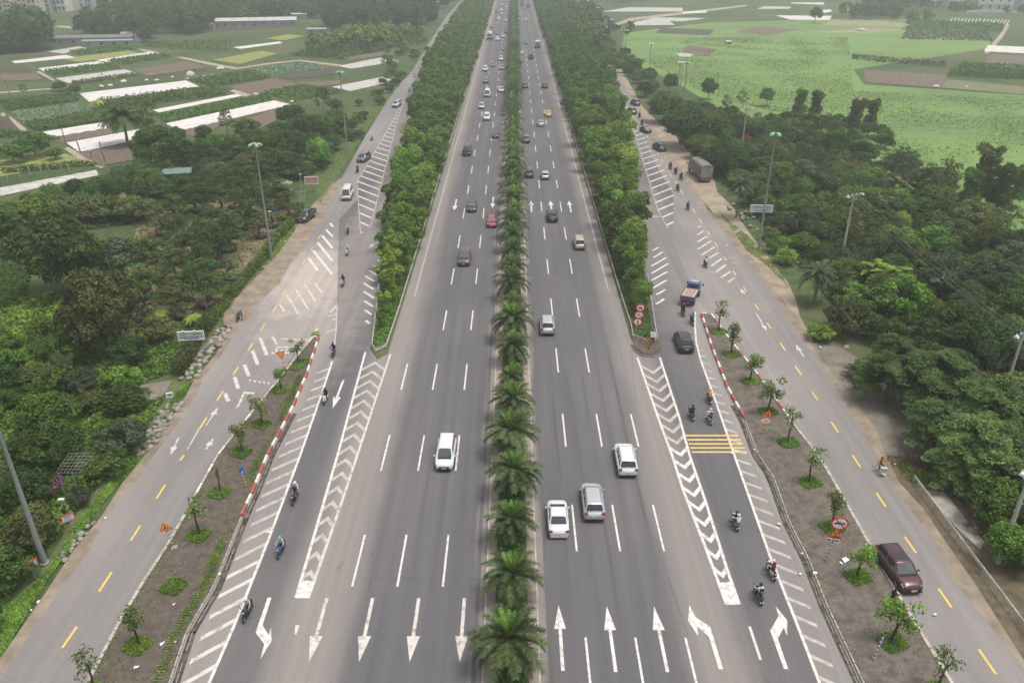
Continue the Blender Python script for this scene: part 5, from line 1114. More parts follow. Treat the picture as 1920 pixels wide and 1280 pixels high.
MOTO = [  # px, py, heading, paint, top, trousers, helmet, place
 (463, 1141, PI - .12, 'black', 'pale', 'grey', 'white', 'crossing the solid edge line near the bent arrow', None),
 (526, 1025, PI - .1, 'blue', 'pale', 'navy', 'cyan', 'lowest inside the slip lane', None),
 (552, 927, PI - .05, 'maroon', 'navy', 'khaki', 'red', 'with a passenger in the slip lane', ('white', 'khaki', 'white')),
 (610, 743, PI - .05, 'white', 'black', 'black', 'black', 'beside the down arrow of the slip lane', None),
 (625, 657, PI, 'blue', 'black', 'navy', 'black', 'passing the island tip with the red and white kerb', None),
 (643, 527, PI, 'silver', 'black', 'black', 'black', 'in the middle of the dusty junction', None),
 (651, 470, PI + .05, 'white', 'white', 'jeans', 'white', 'entering the dusty junction', None),
 (652, 431, PI, 'red', 'white', 'black', 'white', 'beside the lower tip of the hatched area', None),
 (670, 318, PI - .15, 'black', 'black', 'black', 'black', 'just ahead of the cream minibus', None),
 (697, 258, PI - .2, 'silver', 'white', 'grey', 'white', 'beside the broad hatched area, behind the grey crossover', None),
 (767, 167, PI - .2, 'white', 'white', 'grey', 'white', 'beyond the tip of the long hatched area', None),
 (777, 142, PI - .2, 'white', 'grey', 'grey', 'white', 'last bike before the belt trees hide the road', None),
 (1379, 974, .08, 'silver', 'black', 'black', 'black', 'sharing a bike in the lane beside the white chevrons', ('white', 'blue', 'white')),
 (1447, 1065, .1, 'white', 'maroon', 'black', 'white', 'riding on the solid edge line', None),
 (1423, 1110, .08, 'grey', 'white', 'black', 'black', 'with a black backpack above the bent arrow', None),
 (1330, 743, .05, 'black', 'yellow', 'khaki', 'yellow', 'beside the red and white kerb', None),
 (1297, 773, .1, 'grey', 'black', 'black', 'black', 'nearer the chevrons above the yellow lines', None),
 (1331, 780, .06, 'white', 'white', 'black', 'white', 'with a dark backpack above the yellow lines', None),
 (1281, 581, .05, 'grey', 'black', 'black', 'grey', 'right behind the blue tipper truck', None),
 (1298, 598, .05, 'black', 'blue', 'navy', 'navy', 'at the tip of the kerbed island', None),
 (1323, 492, .08, 'black', 'white', 'grey', 'black', 'between the two hatched areas of the junction', None),
 (1290, 386, .1, 'grey', 'blue', 'black', 'red', 'alone on the road below the covered truck', None),
 (1271, 351, .15, 'black', 'grey', 'black', 'white', 'lowest of four bikes beside the covered truck', None),
 (1277, 331, .2, 'black', 'black', 'black', 'black', 'beside the covered truck, close to the dirt verge', None),
 (1267, 320, .2, 'maroon', 'maroon', 'black', 'white', 'second of four bikes beside the covered truck', None),
 (1257, 311, .2, 'black', 'black', 'grey', 'black', 'leading four bikes beside the covered truck', None),
 (1203.6, 230, .2, 'black', 'black', 'black', 'black', 'just ahead of the black sedan', None),
 (1199, 216, .2, 'black', 'black', 'black', 'black', 'beside the leading black crossover', None),
 (1158, 156, .2, 'black', 'black', 'black', 'black', 'farthest rider on the road beside the meadow', None)]
for m_ in MOTO: moto(*m_[:8], pill=m_[8])
# backpacks
for px, py, h_ in ((1423, 1110, .08), (1331, 780, .06)):
    p = G(px, py, .7); b = MB(); b.box((0, -.42, 1.2), (.3, .18, .42), CL['black'], taper=.8); b.box((0, -.52, 1.12), (.22, .06, .22), CL['grey']); o = b.build('backpack', None, (p.x, p.y, .012)); o.rotation_euler = (0, 0, h_)
    tag(o, 'black backpack on the rider ' + ('above the bent arrow' if px > 1400 else 'in white above the yellow lines'), 'backpack', 'backpacks')
# man standing with a parked bike on the dirt
p = G(446, 592, .6); o = copy_tree(BIKE, None, (p.x, p.y, 0), PI + .1, 1.0, 'dark motorbike parked on the dirt above the boulder row', 'parked vehicles'); o.name = 'motorbike'; recolor(o, PC['black'])
for c in o.children_recursive: c.name = c.name.split('.')[0]
person('stand', (p.x + .55, p.y - .1, 0), PI * .6, 'blue', 'black', 'man in a blue shirt standing beside his parked motorbike', 'cyan', 'people on foot')
p = G(592, 401, .8); person('stand', (p.x, p.y, 0), PI, 'grey', 'white', 'person standing beside the parked dark pickup', None, 'people on foot')
p = G(1673, 1121, .8); person('walk', (p.x, p.y, 0), -1.0, 'black', 'black', 'person in black bending towards the front wheel of the maroon car', None, 'people on foot')
p = G(171, 289, .8); person('stand', (p.x, p.y, 0), 2.0, 'navy', 'black', 'farmer in dark clothes standing on the brown plot by the plastic sheet', 'white', 'people on foot')
p = G(1193, 198, .6)
# cyclist with cargo
p = G(1652, 874, .7); t = thing('bicycle', 'loaded bicycle ridden along the edge of the road beside the big layered trees', 'bicycle', (p.x, p.y, 0), PI + .02, 'bicycles')
for y in (.52, -.5):
    b = MB(); b.lathe([(.31, -.02), (.335, 0), (.31, .02)], RUB, 18); b.lathe([(.3, -.01), (.3, .01)], RIM, 18); [b.tube((0, 0, 0), (.3 * math.cos(i * .785), .3 * math.sin(i * .785), 0), .004, .004, RIM, 3) for i in range(8)]; o = b.build('wheel', t, (0, y, .335)); o.rotation_euler = (0, R(90), 0)
b = MB(); 
for a, c in (((0, .52, .33), (0, .38, .95)), ((0, .4, .85), (0, -.15, .8)), ((0, .38, .75), (0, -.02, .3)), ((0, -.02, .3), (0, -.2, .85)), ((0, -.02, .3), (0, -.5, .33)), ((0, -.17, .75), (0, -.5, .33))): b.tube(a, c, .018, .018, PC['silver'], 6)
b.build('frame', t); b = MB(); b.tube((-.28, .32, 1.0), (.28, .32, 1.0), .014, .014, TRIM, 6); b.build('handlebar', t); b = MB(); b.box((0, -.22, .87), (.16, .26, .06), TRIM); b.build('saddle', t)
b = MB(); b.box((0, .62, .85), (.5, .32, .28), CL['pale'], taper=1.15); o = b.build('cargo_sack', None, (p.x, p.y, 0)); o.rotation_euler = (0, 0, PI + .02); tag(o, 'pale green sack carried on the handlebar of the bicycle', 'sack')
person('ride', (p.x, p.y, 0), PI + .02, 'orange', 'black', 'cyclist in an orange-red patterned shirt without a helmet', None, 'cyclists')
kill(BIKE)
# ============================================================ PLANTED ISLANDS, KERBS, GUARD RAILS
ILR = [(598, 634), (575, 705), (545, 775), (503, 853), (476, 920), (453, 970), (400, 1103), (350, 1186), (312, 1300)]
ILL = [(587, 634), (560, 666), (520, 717), (462, 788), (410, 853), (378, 910), (347, 966), (313, 1026), (273, 1086), (227, 1163), (155, 1300)]
IRL = [(1315, 590), (1333, 647), (1363, 727), (1397, 790), (1421, 853), (1450, 896), (1480, 980), (1516, 1050), (1550, 1136), (1583, 1206), (1627, 1300)]
IRR = [(1333, 590), (1367, 637), (1410, 690), (1447, 740), (1480, 787), (1520, 837), (1547, 876), (1587, 946), (1640, 1040), (1703, 1150), (1795, 1300)]
ZI = 0.13
KR = M('red_kerb_paint', (0.34, 0.075, 0.07), .8, (0.26, 0.13, 0.115), 2.5, coords='world', lo=.45, hi=.7); KW = M('white_kerb_paint', (0.6, 0.57, 0.52), .8, (0.4, 0.36, 0.31), 2.5, coords='world', lo=.45, hi=.7)
isl_w = slab('planted_island_west', W(ILR) + W(ILL)[::-1], -0.05, ZI, MEARTH); isl_w['kind'] = 'structure'
isl_e = slab('planted_island_east', W(IRL) + W(IRR)[::-1], -0.05, ZI, M('island_soil', (0.155, 0.13, 0.11), .95, (0.09, 0.075, 0.063), 1.1, coords='world', bump=.6, detail=8)); isl_e['kind'] = 'structure'
def resample(pts, step):
    out = [pts[0]]; acc = 0
    for a, b_ in zip(pts[:-1], pts[1:]):
        d = (b_ - a).length; k = step - acc
        while k <= d: out.append(a.lerp(b_, k / d)); k += step
        acc = d - (k - step)
    return out
KM = {}
def kerb(pts, step, parent, pattern, wd=0.28, h=0.32, gap=0.04):
    P_ = resample(pts, step)
    for i, (a, c) in enumerate(zip(P_[:-1], P_[1:])):
        m = pattern[i % len(pattern)]; key = (m.name, step, wd, h)
        if key not in KM: b = MB(); b.box((0, 0, h / 2), (step - gap, wd, h), m, taper=.94); KM[key] = b.mesh('kerb_block')
        d = c - a; mid = (a + c) / 2; link('kerb_block', KM[key], parent, (mid.x, mid.y, 0), (0, 0, math.atan2(d.y, d.x)))
kerb(W([(598, 634), (575, 705), (545, 775), (503, 853), (476, 920), (453, 970)]), 1.5, isl_w, [KR, KW], .24, .34)
kerb(W([(453, 970), (400, 1103), (350, 1186), (312, 1300)]), 1.0, isl_w, [MCONC], .12, .17)
kerb(W([(587, 634), (560, 666), (520, 717), (462, 788), (410, 853), (378, 910), (347, 966)]), 1.5, isl_w, [KW, M('faded_red_kerb', (.4, .24, .2), .85, (.42, .36, .3), 2, coords='world'), KW, MKERB], .2, .22)
kerb(W([(347, 966), (313, 1026), (273, 1086), (227, 1163), (155, 1300)]), 1.0, isl_w, [MKERB], .26, .17, .02)
kerb(W([(1315, 590), (1333, 647), (1363, 727), (1397, 790)]), 1.5, isl_e, [KR, KW], .24, .34)
kerb(W([(1397, 790), (1421, 853), (1450, 896), (1480, 980), (1516, 1050), (1550, 1136), (1583, 1206), (1627, 1300)]), 1.0, isl_e, [MCONC], .12, .17)
kerb(W([(1333, 590), (1367, 637), (1410, 690), (1447, 740), (1480, 787)]), 1.5, isl_e, [KW, KR], .22, .24)
kerb(W([(1480, 787), (1520, 837), (1547, 876), (1587, 946), (1640, 1040), (1703, 1150), (1795, 1300)]), 1.0, isl_e, [MKERB], .26, .17, .02)
kerb(W([(1315, 590), (1333, 590)]), .7, isl_e, [KW], .26, .3); kerb(W([(587, 634), (598, 634)]), .5, isl_w, [KW], .26, .3)
# drains with broken covers along the inner kerbs
MDR = M('dark_drain', (0.032, 0.028, 0.024), .95, (0.12, 0.1, 0.08), 1.5, coords='world', bump=.5)
def drain(pts, off, wd, nm):
    P_ = resample(W(pts), .9); b = MB(); r_ = random.Random(5)
    o = None; A = []
    for i in range(len(P_) - 1):
        d = (P_[i + 1] - P_[i]).normalized(); n = Vector((-d.y, d.x, 0)) * off; c = (P_[i] + P_[i + 1]) / 2 + n; A.append((c, math.atan2(d.y, d.x)))
        b.box((c.x, c.y, .012), (.92, wd, .012), MDR, rz=A[-1][1])
    o = tag(b.build(nm), kind='structure')
    for c, a in A:
        if r_.random() < .55: q = MB(); q.box((0, 0, 0), (.8, .05, .05), MCONC); link('drain_lip', q.mesh('drain_lip'), o, (c.x, c.y, .04), (0, 0, a + r_.uniform(-.03, .03)))
drain([(545, 775), (503, 853), (476, 920), (453, 970), (400, 1103), (350, 1186), (312, 1300)], .42, .5, 'roadside_drain')
drain([(1380, 760), (1397, 790), (1421, 853), (1450, 896), (1480, 980), (1516, 1050), (1550, 1136), (1583, 1206), (1627, 1300)], -.4, .42, 'roadside_drain')

def guardrail(name, pts, label, step=4.0, h=.68, bend=None, beam=.28, cap=False):
    t = thing(name, label, 'guard rail', (pts[0].x, pts[0].y, 0), 0, 'guard rails'); o = Vector((pts[0].x, pts[0].y, 0))
    GM = M('galvanised_rail', (.48, .46, .42), .6, (.32, .29, .26), 1.5, metal=.2, coords='world'); P_ = [p - o for p in subdiv(pts, 3.0)]
    b = MB(); prof = [(-.03, -beam / 2), (.03, -beam / 4), (-.03, 0), (.03, beam / 4), (-.03, beam / 2)]; V = []
    for i, p in enumerate(P_):
        d = (P_[min(i + 1, len(P_) - 1)] - P_[max(i - 1, 0)]).normalized(); n = Vector((-d.y, d.x, 0))
        for a, z in prof: q = p + n * a; V.append((q.x, q.y, h - beam / 2 + z))
        q = p + n * .05; V.append((q.x, q.y, h)); 
    k = 6; b.add(V, [(i * k + j, i * k + j + 1, (i + 1) * k + j + 1, (i + 1) * k + j) for i in range(len(P_) - 1) for j in range(k - 1)], GM); b.build('rail_beam', t)
    pm = MB(); pm.box((0, 0, h / 2), (.12, .12, h + .02), GM); PM_ = pm.mesh('post')
    for q in resample([p - o for p in pts], step)[:170]: link('post', PM_, t, (q.x, q.y, 0))
    return t
def wline(x0, y0, x1, y1): return [Vector((x0, y0, 0)), Vector((x1, y1, 0))]
guardrail('guard_rail', [G(725, 654), *wline(-15.35, 98, -15.35, 660)], 'long guard rail between the oncoming carriageway and the planted belt')
guardrail('guard_rail', [G(698, 654), G(704, 600), G(713, 520), G(728, 447), G(734, 400)], 'short guard rail along the slip road side of the belt tip')
guardrail('guard_rail', [G(698, 654), Vector((-16.6, 84.9, 0)), G(725, 654)], 'dark curved rail end wrapping the grassy belt tip', 1.2)
guardrail('guard_rail', [G(1187, 636), G(1182, 611), G(1174, 588), *wline(14.95, 108, 15.0, 660)], 'long guard rail between the outbound carriageway and the planted belt')
guardrail('guard_rail', [G(1232, 641), G(1226, 602), G(1214, 520)], 'short guard rail on the slip road side of the bushy belt tip')
guardrail('guard_rail', [G(1712, 903), G(1770, 983), G(1850, 1090), G(1935, 1205), G(1990, 1290)], 'weathered guard rail beside the concrete apron at the edge of the side road', h=.75)

# ---------------- young street trees on the islands
L_YOUNG = leafmat('young_tree_leaves', (0.07, 0.11, 0.035), (0.125, 0.17, 0.055))
def street_tree(seed, h, r0, airy):
    q = random.Random(seed); cl = []
    for i in range(9): a = q.uniform(0, 6.28); rr = q.uniform(0, .75) ; cl.append((rr * math.cos(a), rr * math.sin(a), h - .9 + q.uniform(-.75, .7), q.uniform(.3, .5), q.uniform(.3, .42)))
    v, f = clump_cloud(cl, 380 if not airy else 230, 0.1, r=np.random.default_rng(seed), bottom=-.9, shell=.3, jit=.8)
    return npmesh('crown', v, f, L_YOUNG), trunk_mesh(h - 1.0, r0, cl[:5], M('dark_trunk', (.06, .045, .035), .95, (.03, .024, .02), 4, bump=.4), seed, lean=.15, n=7)
STM = [street_tree(40 + i, 3.5 if i % 2 else 3.1, .075, i % 2) for i in range(5)]
def grass_patch(x, y, sx, sy, label, rz=0.0, tall=.2, n=2200, mat=L_GRASS, z=ZI, ragged=True):
    q = np.random.default_rng(int(abs(x * 31 + y * 17))); a = q.uniform(-1, 1, (n, 2)); a = a[(np.abs(a) ** 5).sum(1) < 1.0 - .25 * q.random(n)]; 
    C = np.stack([a[:, 0] * sx, a[:, 1] * sy, q.random(len(a)) * tall], 1); v, f = leaves(C, np.tile([0, 0, .35], (len(C), 1)), .085, asp=.35, jit=.7, r=q)
    o = link('grass_patch', npmesh('grass_patch', v, f, mat), None, (x, y, z), (0, 0, rz)); tag(o, label, 'grass patch', kind='stuff')
LT = [(561, 682, 3.2, 0, .9), (527, 732, 3, 0, .95), (492, 797, 3.4, 1, 1), (455, 850, 3.4, 1, 1), (414, 925, 3.2, 2, .95), (376, 1005, 3.2, 1, 1), (330, 1100, 0, 0, 0), (263, 1211, 3.1, 0, 1), (178, 1300, 3, 2, .9)]
nm = ['at the kerbed tip', 'second from the island tip, behind the orange yield sign', 'third from the island tip, between two round ones', 'fourth from the island tip', 'beside the small blue arrow sign, with a bare leaning top', 'above the orange warning sign, with a ragged crown', '', 'in the lowest full grass square, with a small dark crown', 'cut by the bottom edge of the photo']
for i, (x, y, h, k, s) in enumerate(LT):
    p = G(x, y)
    if h:
        c, tr = STM[(i * 2 + k) % 5]; t = thing('young_tree', 'young street tree ' + nm[i] + ', nursery-side island', 'tree', (p.x, p.y, ZI), i * 1.3, 'young trees on the islands'); ss = s * (1.1 if i in (0, 1) else 1.15)
        cc = link('crown', c, t); link('trunk', tr, t); t.scale = (ss, ss, ss * 1.02)
        if i == 4: cc.scale = (.25, .25, .9)
    if i > 0: grass_patch(p.x - .1, p.y - .1, .95, .85, 'square grass patch at the foot of the young tree ' + (nm[i] or 'gap, with no tree in it'), -.35)
    else: grass_patch(p.x + .2, p.y - .5, .7, 1.5, 'long grass patch inside the narrow island tip', -.3)
RT = [(1347, 624), (1370, 666), (1405, 717), (1438, 774), (1476, 832), (1516, 906), (1557, 990), (1605, 1083), (1669, 1205), (1752, 1300)]
nr = ['nearest the kerbed tip, tall and thin', 'with a loose pale crown, second from the island tip', 'third from the island tip, with a leaning trunk', 'behind the triangle and diamond signs', 'below the triangle and diamond signs', 'midway along the island, with a tidy crown', 'behind the large round no-horn sign', 'next to the rear wheel of the maroon car', 'in front of the maroon car bonnet, with the largest crown', 'cut by the bottom edge of the photo']
for i, (x, y) in enumerate(RT):
    p = G(x, y); c, tr = STM[(i * 3 + 1) % 5]; s = [1.3, 1.35, 1.3, 1.4, 1.15, 1.15, 1.2, 1.2, 1.45, 1.1][i]
    t = thing('young_tree', 'young street tree ' + nr[i] + ', forecourt-side island', 'tree', (p.x, p.y, ZI), i * 1.1, 'young trees on the islands'); t.scale = (s, s, s); cc = link('crown', c, t); link('trunk', tr, t)
    if i in (8, 7): cc.material_slots[0].link = 'OBJECT'; cc.material_slots[0].material = L_LIME
    if i in (7, 8): b = MB(); b.lathe([(.1, 0), (.1, .16)], PLATE, 10, (0.02, 0, 1.25)); b.build('paper_band', t)
    grass_patch(p.x + .1, p.y - .05, 1.0, .85, 'square grass patch at the foot of the young tree ' + nr[i], .35)
# weedy edges of the islands
def weeds(pts, off, wd, n, label, mat=L_GRASS, size=.08):
    P_ = resample(W(pts), .25); q = np.random.default_rng(n); C = []
    for _ in range(n):
        i = q.integers(0, len(P_) - 1)
        if math.sin(i * .11) + math.sin(i * .047 + 1) + q.normal(0, .5) < -.2: continue
        d = (P_[i + 1] - P_[i]).normalized(); nrm = Vector((-d.y, d.x, 0)); p = P_[i] + nrm * (off + q.normal(0, wd)); C.append((p.x, p.y, ZI + q.random() * .12))
    C = np.array(C); v, f = leaves(C, np.tile([0, 0, .5], (len(C), 1)), size, asp=.35, jit=.8)
    tag(link('edge_weeds', npmesh('edge_weeds', v, f, mat)), label, 'weeds', kind='stuff')
weeds([(575, 705), (545, 775), (503, 853), (476, 920), (453, 970), (400, 1103), (350, 1186), (312, 1290)], -.7, .22, 9000, 'green weeds along the drain edge of the nursery-side island', L_GRASS, .09)
weeds([(560, 666), (520, 717), (410, 853), (347, 966), (273, 1086), (160, 1290)], .3, .12, 1300, 'sparse weeds along the pale kerb of the nursery-side island')
weeds([(1421, 853), (1480, 980), (1550, 1136), (1627, 1290)], -.1, .12, 900, 'sparse weeds beside the drain of the forecourt-side island', L_OLIVE)
grass_patch(*G(592, 628).xy, .55, .4, 'tuft of pale leaves on the pointed end of the nursery-side island', 0, .3, 500, L_PALE)
for nm_, A_, B_ in (('nursery-side', ILR, ILL), ('forecourt-side', IRL, IRR)):
    scatter_cover('leaf_litter', 'fallen dry leaves and small pale debris strewn over the soil of the ' + nm_ + ' island', W(A_) + W(B_)[::-1], 5200, .05, leafmat('dry_leaf_litter', (.1, .075, .05), (.16, .125, .09)), ZI, .03, cat='leaf litter', up=2.0, clumpy=.5)
    scatter_cover('sparse_weeds', 'thin scattered weeds on the soil of the ' + nm_ + ' island', W(A_) + W(B_)[::-1], 1500, .06, L_GRASS, ZI, .07, cat='weeds', clumpy=.8)
# bare tip of the eastern belt
sheet('bare_tip_soil', W([(1186, 640), (1190, 652), (1203, 663), (1222, 665), (1238, 655), (1237, 640), (1222, 632), (1200, 632)]), .106, MEARTH, kind='structure')
sheet('tip_overlap_soil', W([(1181, 645), (1188, 660), (1205, 670), (1226, 671), (1240, 658), (1237, 650), (1190, 646)]), .012, MEARTH, kind='structure')

# ---------------- traffic signs
SR = M('sign_red', (.72, .02, .025), .45); SW = M('sign_white', (.8, .8, .8), .45); SY = M('sign_orange_yellow', (.95, .4, .02), .45); SK = M('sign_black', (.015, .015, .015), .5); SB = M('sign_blue', (.02, .12, .5), .45); PR = M('post_red', (.36, .03, .03), .6); PWH = M('post_white', (.65, .64, .62), .6); SGY = M('grey_steel', (.3, .31, .32), .5, metal=.4)
def striped_post(t, h, lean=(0, 0), r=.045, n=None, full=True):
    n = n or int(h / .22); b = MB(); c = MB()
    for i in range(n):
        z0, z1 = h * i / n, h * (i + 1) / n; (b if i % 2 == 0 else c).tube((lean[0] * z0, lean[1] * z0, z0), (lean[0] * z1, lean[1] * z1, z1), r, r, PR if i % 2 == 0 else PWH, 8)
    o = b.build('post', t); c.build('white_band', o)
def disc(mb, r, x, z, y, mat, n=28): mb.add([(x + r * math.cos(2 * math.pi * i / n), y, z + r * math.sin(2 * math.pi * i / n)) for i in range(n)], [tuple(range(n))], mat)
def plate(t, name, pts, th, front, rim=None, k=.86):
    """flat sign plate facing -Y with a border"""
    b = MB(); n = len(pts); b.add([(x, 0, z) for x, z in pts] + [(x, th, z) for x, z in pts], [tuple(range(n)), tuple(range(n, 2 * n))[::-1]] + [(i, (i + 1) % n, n + (i + 1) % n, n + i)[::-1] for i in range(n)], rim or front)
    if rim:
        cx = sum(p[0] for p in pts) / n; cz = sum(p[1] for p in pts) / n; b.add([(cx + (x - cx) * k, -.004, cz + (z - cz) * k) for x, z in pts], [tuple(range(n))], front)
    return b.build(name, t)
def circ(r, x, z, n=28): return [(x + r * math.cos(2 * math.pi * i / n), z + r * math.sin(2 * math.pi * i / n)) for i in range(n)]
def bar_(mb, x0, z0, x1, z1, w_, mat, y=-.012):
    d = Vector((x1 - x0, z1 - z0)).normalized() * w_ / 2; mb.add([(x0 + d.y, y, z0 - d.x), (x1 + d.y, y, z1 - d.x), (x1 - d.y, y, z1 + d.x), (x0 - d.y, y, z0 + d.x)], [(0, 1, 2, 3)], mat)
def signtext(s, size, mat, parent, x, z, y=-.012, sx=1.0, bold=.0, rot=0):
    me = textmesh(s, size, mat, 0.0, sx, bold); o = link('lettering', me, parent, (x, y, z)); o.rotation_euler = (R(90), 0, 0); return o
def face_root(name, label, cat, px, py, rz=0, z=ZI, grp='traffic signs', tilt=0):
    p = G(px, py); t = thing(name, label, cat, (p.x, p.y, z), rz, grp); t.rotation_euler = (0, tilt, rz); t.scale = (1.22, 1, 1.08) if name == 'traffic_sign' else (1, 1, 1); return t
# no-horn, slow-down group. all tilt slightly right as the photo shows
t = face_root('traffic_sign', 'tall striped post carrying a round no-horn sign, an orange triangle and a white SLOW plate', 'traffic sign', 1546, 1053, -.12, tilt=R(7))
striped_post(t, 1.9, n=11); u = MB(); u.tube((0, .02, 1.9), (0, .02, 4.0), .03, .03, SGY, 6); u.build('upper_post', t)
pl = plate(t, 'round_plate', circ(.56, .0, 3.6), .02, SW, SR, .8); b = MB()
b.add([(-.38, -.012, 3.52), (-.24, -.012, 3.66), (-.02, -.012, 3.68), (-.02, -.012, 3.54), (-.2, -.012, 3.5), (-.3, -.012, 3.44)], [(0, 5, 4, 3, 2, 1)], SK); b.add([(0, -.012, 3.5), (.3, -.012, 3.48), (.36, -.012, 3.72), (0, -.012, 3.72)], [(0, 1, 2, 3)], SK); bar_(b, -.3, 3.92, .32, 3.28, .09, SR, -.018)
for i in range(3): bar_(b, .06 + .09 * i, 3.54, .06 + .09 * i, 3.66, .035, SW, -.016)
b.build('horn_symbol', pl)
pl = plate(t, 'triangle_plate', [(-.52, 2.2), (.52, 2.2), (0, 3.05)], .02, SY, SR, .78); signtext('ĐI', .26, SK, pl, 0, 2.6, bold=.012); signtext('CHẬM', .24, SK, pl, 0, 2.34, bold=.012, sx=.9)
pl = plate(t, 'white_plate', [(-.42, 1.82), (.42, 1.82), (.42, 2.16), (-.42, 2.16)], .02, SW); signtext('SLOW', .27, SK, pl, 0, 1.99, bold=.012)
t = face_root('traffic_sign', 'orange junction triangle above a white diamond on a striped post beside the yellow lines', 'traffic sign', 1427, 815, -.1, tilt=R(8))
striped_post(t, 1.1, n=5); u = MB(); u.tube((0, .02, 1.1), (0, .02, 2.4), .03, .03, SGY, 6); u.build('upper_post', t)
pl = plate(t, 'triangle_plate', [(-.5, 1.85), (.5, 1.85), (0, 2.7)], .02, SY, SR, .76); b = MB(); [bar_(b, 0, 2.13, .28 * math.cos(a), 2.13 + .28 * math.sin(a), .07, SK) for a in (R(90), R(210), R(330))]; b.build('junction_symbol', pl)
pl = plate(t, 'diamond_plate', [(0, 1.1), (.4, 1.45), (0, 1.8), (-.4, 1.45)], .02, SY, SW, .52)
t = face_root('traffic_sign', 'blue name plate hanging sideways from a leaning striped post near the bottom edge', 'traffic sign', 1636, 1240, .6, tilt=R(12)); striped_post(t, 2.1, n=13); pl = plate(t, 'blue_plate', [(.03, 1.1), (.3, 1.1), (.3, 2.0), (.03, 2.0)], .02, SB)
b = MB(); bar_(b, .16, 1.2, .16, 1.9, .05, SW); b.build('white_lettering', pl)
t = face_root('traffic_sign', 'orange inverted yield triangle on a striped post by the island tip', 'traffic sign', 536, 697, .15, tilt=R(-7)); striped_post(t, 1.6, n=7); plate(t, 'triangle_plate', [(-.48, 2.35), (0, 1.5), (.48, 2.35)][::1], .02, SY, SR, .74)
t = face_root('traffic_sign', 'orange warning triangle on a striped post beside the pale kerb', 'traffic sign', 328, 1029, .15, tilt=R(-9)); striped_post(t, 1.75, n=11); pl = plate(t, 'triangle_plate', [(-.46, 1.75), (.46, 1.75), (0, 2.5)], .02, SY, SR, .78)
b = MB(); [bar_(b, 0, 1.99, .22 * math.cos(a), 1.99 + .22 * math.sin(a), .07, SK) for a in (R(90), R(210), R(330))]; b.build('junction_symbol', pl); b = MB(); b.box((0, 0, .04), (.4, .4, .1), MCONC); b.build('footing', t)
t = face_root('traffic_sign', 'small blue arrow plate on a striped post beside the red and white kerb', 'traffic sign', 463, 915, .9, tilt=R(-6)); striped_post(t, 1.7, n=10); plate(t, 'blue_plate', [(-.2, 1.7), (.2, 1.7), (.2, 2.1), (-.2, 2.1)], .02, SB)
t = face_root('traffic_sign', 'three round red prohibition signs stacked on one post at the belt tip', 'traffic sign', 1190, 633, -.05, .1, tilt=R(6)); striped_post(t, 1.0, n=4); u = MB(); u.tube((0, .02, 1.0), (0, .02, 4.2), .035, .035, SGY, 6); u.build('upper_post', t)
for i, z in enumerate((1.95, 2.85, 3.75)):
    pl = plate(t, 'round_plate', circ(.46, 0, z), .02, SW, SR, .76); b = MB(); bar_(b, -.2, z + .2, .22, z - .22, .07, SR, -.02)
    if i == 2: b.add([(-.22, -.012, z - .06), (.2, -.012, z - .02), (.12, -.012, z + .14), (-.08, -.012, z + .12)], [(0, 1, 2, 3)], SK); [disc(b, .08, x, z - .1, -.014, SK, 10) for x in (-.16, .16)]
    elif i == 1: [disc(b, .1, x, z - .05, -.012, SK, 10) for x in (-.15, .16)]; [disc(b, .06, x, z - .05, -.015, SW, 10) for x in (-.15, .16)]; bar_(b, -.15, z - .05, .1, z + .12, .03, SK); bar_(b, .1, z + .12, .16, z - .05, .03, SK)
    else: disc(b, .06, .04, z + .16, -.012, SK, 10); bar_(b, .03, z + .1, 0, z - .05, .1, SK); bar_(b, 0, z - .05, -.1, z - .22, .05, SK); bar_(b, 0, z - .05, .08, z - .22, .05, SK)
    b.build('symbol', pl)
t = face_root('chevron_post', 'black post with four orange chevrons at the bare belt tip', 'marker post', 1216, 655, 0, .1, 'belt tip furniture'); b = MB(); b.box((0, 0, .7), (.34, .05, 1.4), SK); b.build('board', t)
for i in range(4): c = MB(); z = .3 + i * .32; bar_(c, -.15, z - .1, 0, z + .06, .1, SY, -.03); bar_(c, 0, z + .06, .15, z - .1, .1, SY, -.03); c.build('chevron', t)
t = face_root('solar_lamp', 'grey solar panel on a short black pole beside the belt tip rail', 'solar lamp', 1223, 647, 0, .1, 'belt tip furniture'); b = MB(); b.tube((0, 0, 0), (0, 0, 1.3), .05, .04, SGY, 8); b.build('pole', t); b = MB(); b.box((0, -.05, .6), (.35, .3, .5), SK); b.build('battery_box', t)
b = MB(); b.box((0, 0, 0), (.5, .7, .04), M('solar_cell', (.1, .12, .16), .3), M4=Matrix.Translation((0, 0, 1.4)) @ Matrix.Rotation(R(30), 4, 'X')); b.box((0, 0, -.03), (.58, .78, .03), PWH, M4=Matrix.Translation((0, 0, 1.4)) @ Matrix.Rotation(R(30), 4, 'X')); b.build('solar_panel', t)
for (x0, y0, x1, y1, l) in ((1201, 642, 1212, 650, 'long'), (1222, 649, 1230, 644, 'short')):
    a, c = G(x0, y0), G(x1, y1); t = thing('barrier_board', l + ' faded orange barrier board at the bare belt tip', 'barrier', (0, 0, .1), 0, 'belt tip furniture'); b = MB(); d = c - a; b.box(((a.x + c.x) / 2, (a.y + c.y) / 2, .55), (d.length, .06, .4), M('faded_orange', (.5, .24, .09), .8, (.4, .25, .14), 2), rz=math.atan2(d.y, d.x)); b.build('board', t); b = MB(); [b.box((p.x, p.y, .3), (.08, .08, .6), SGY) for p in (a, c)]; b.build('feet', t)
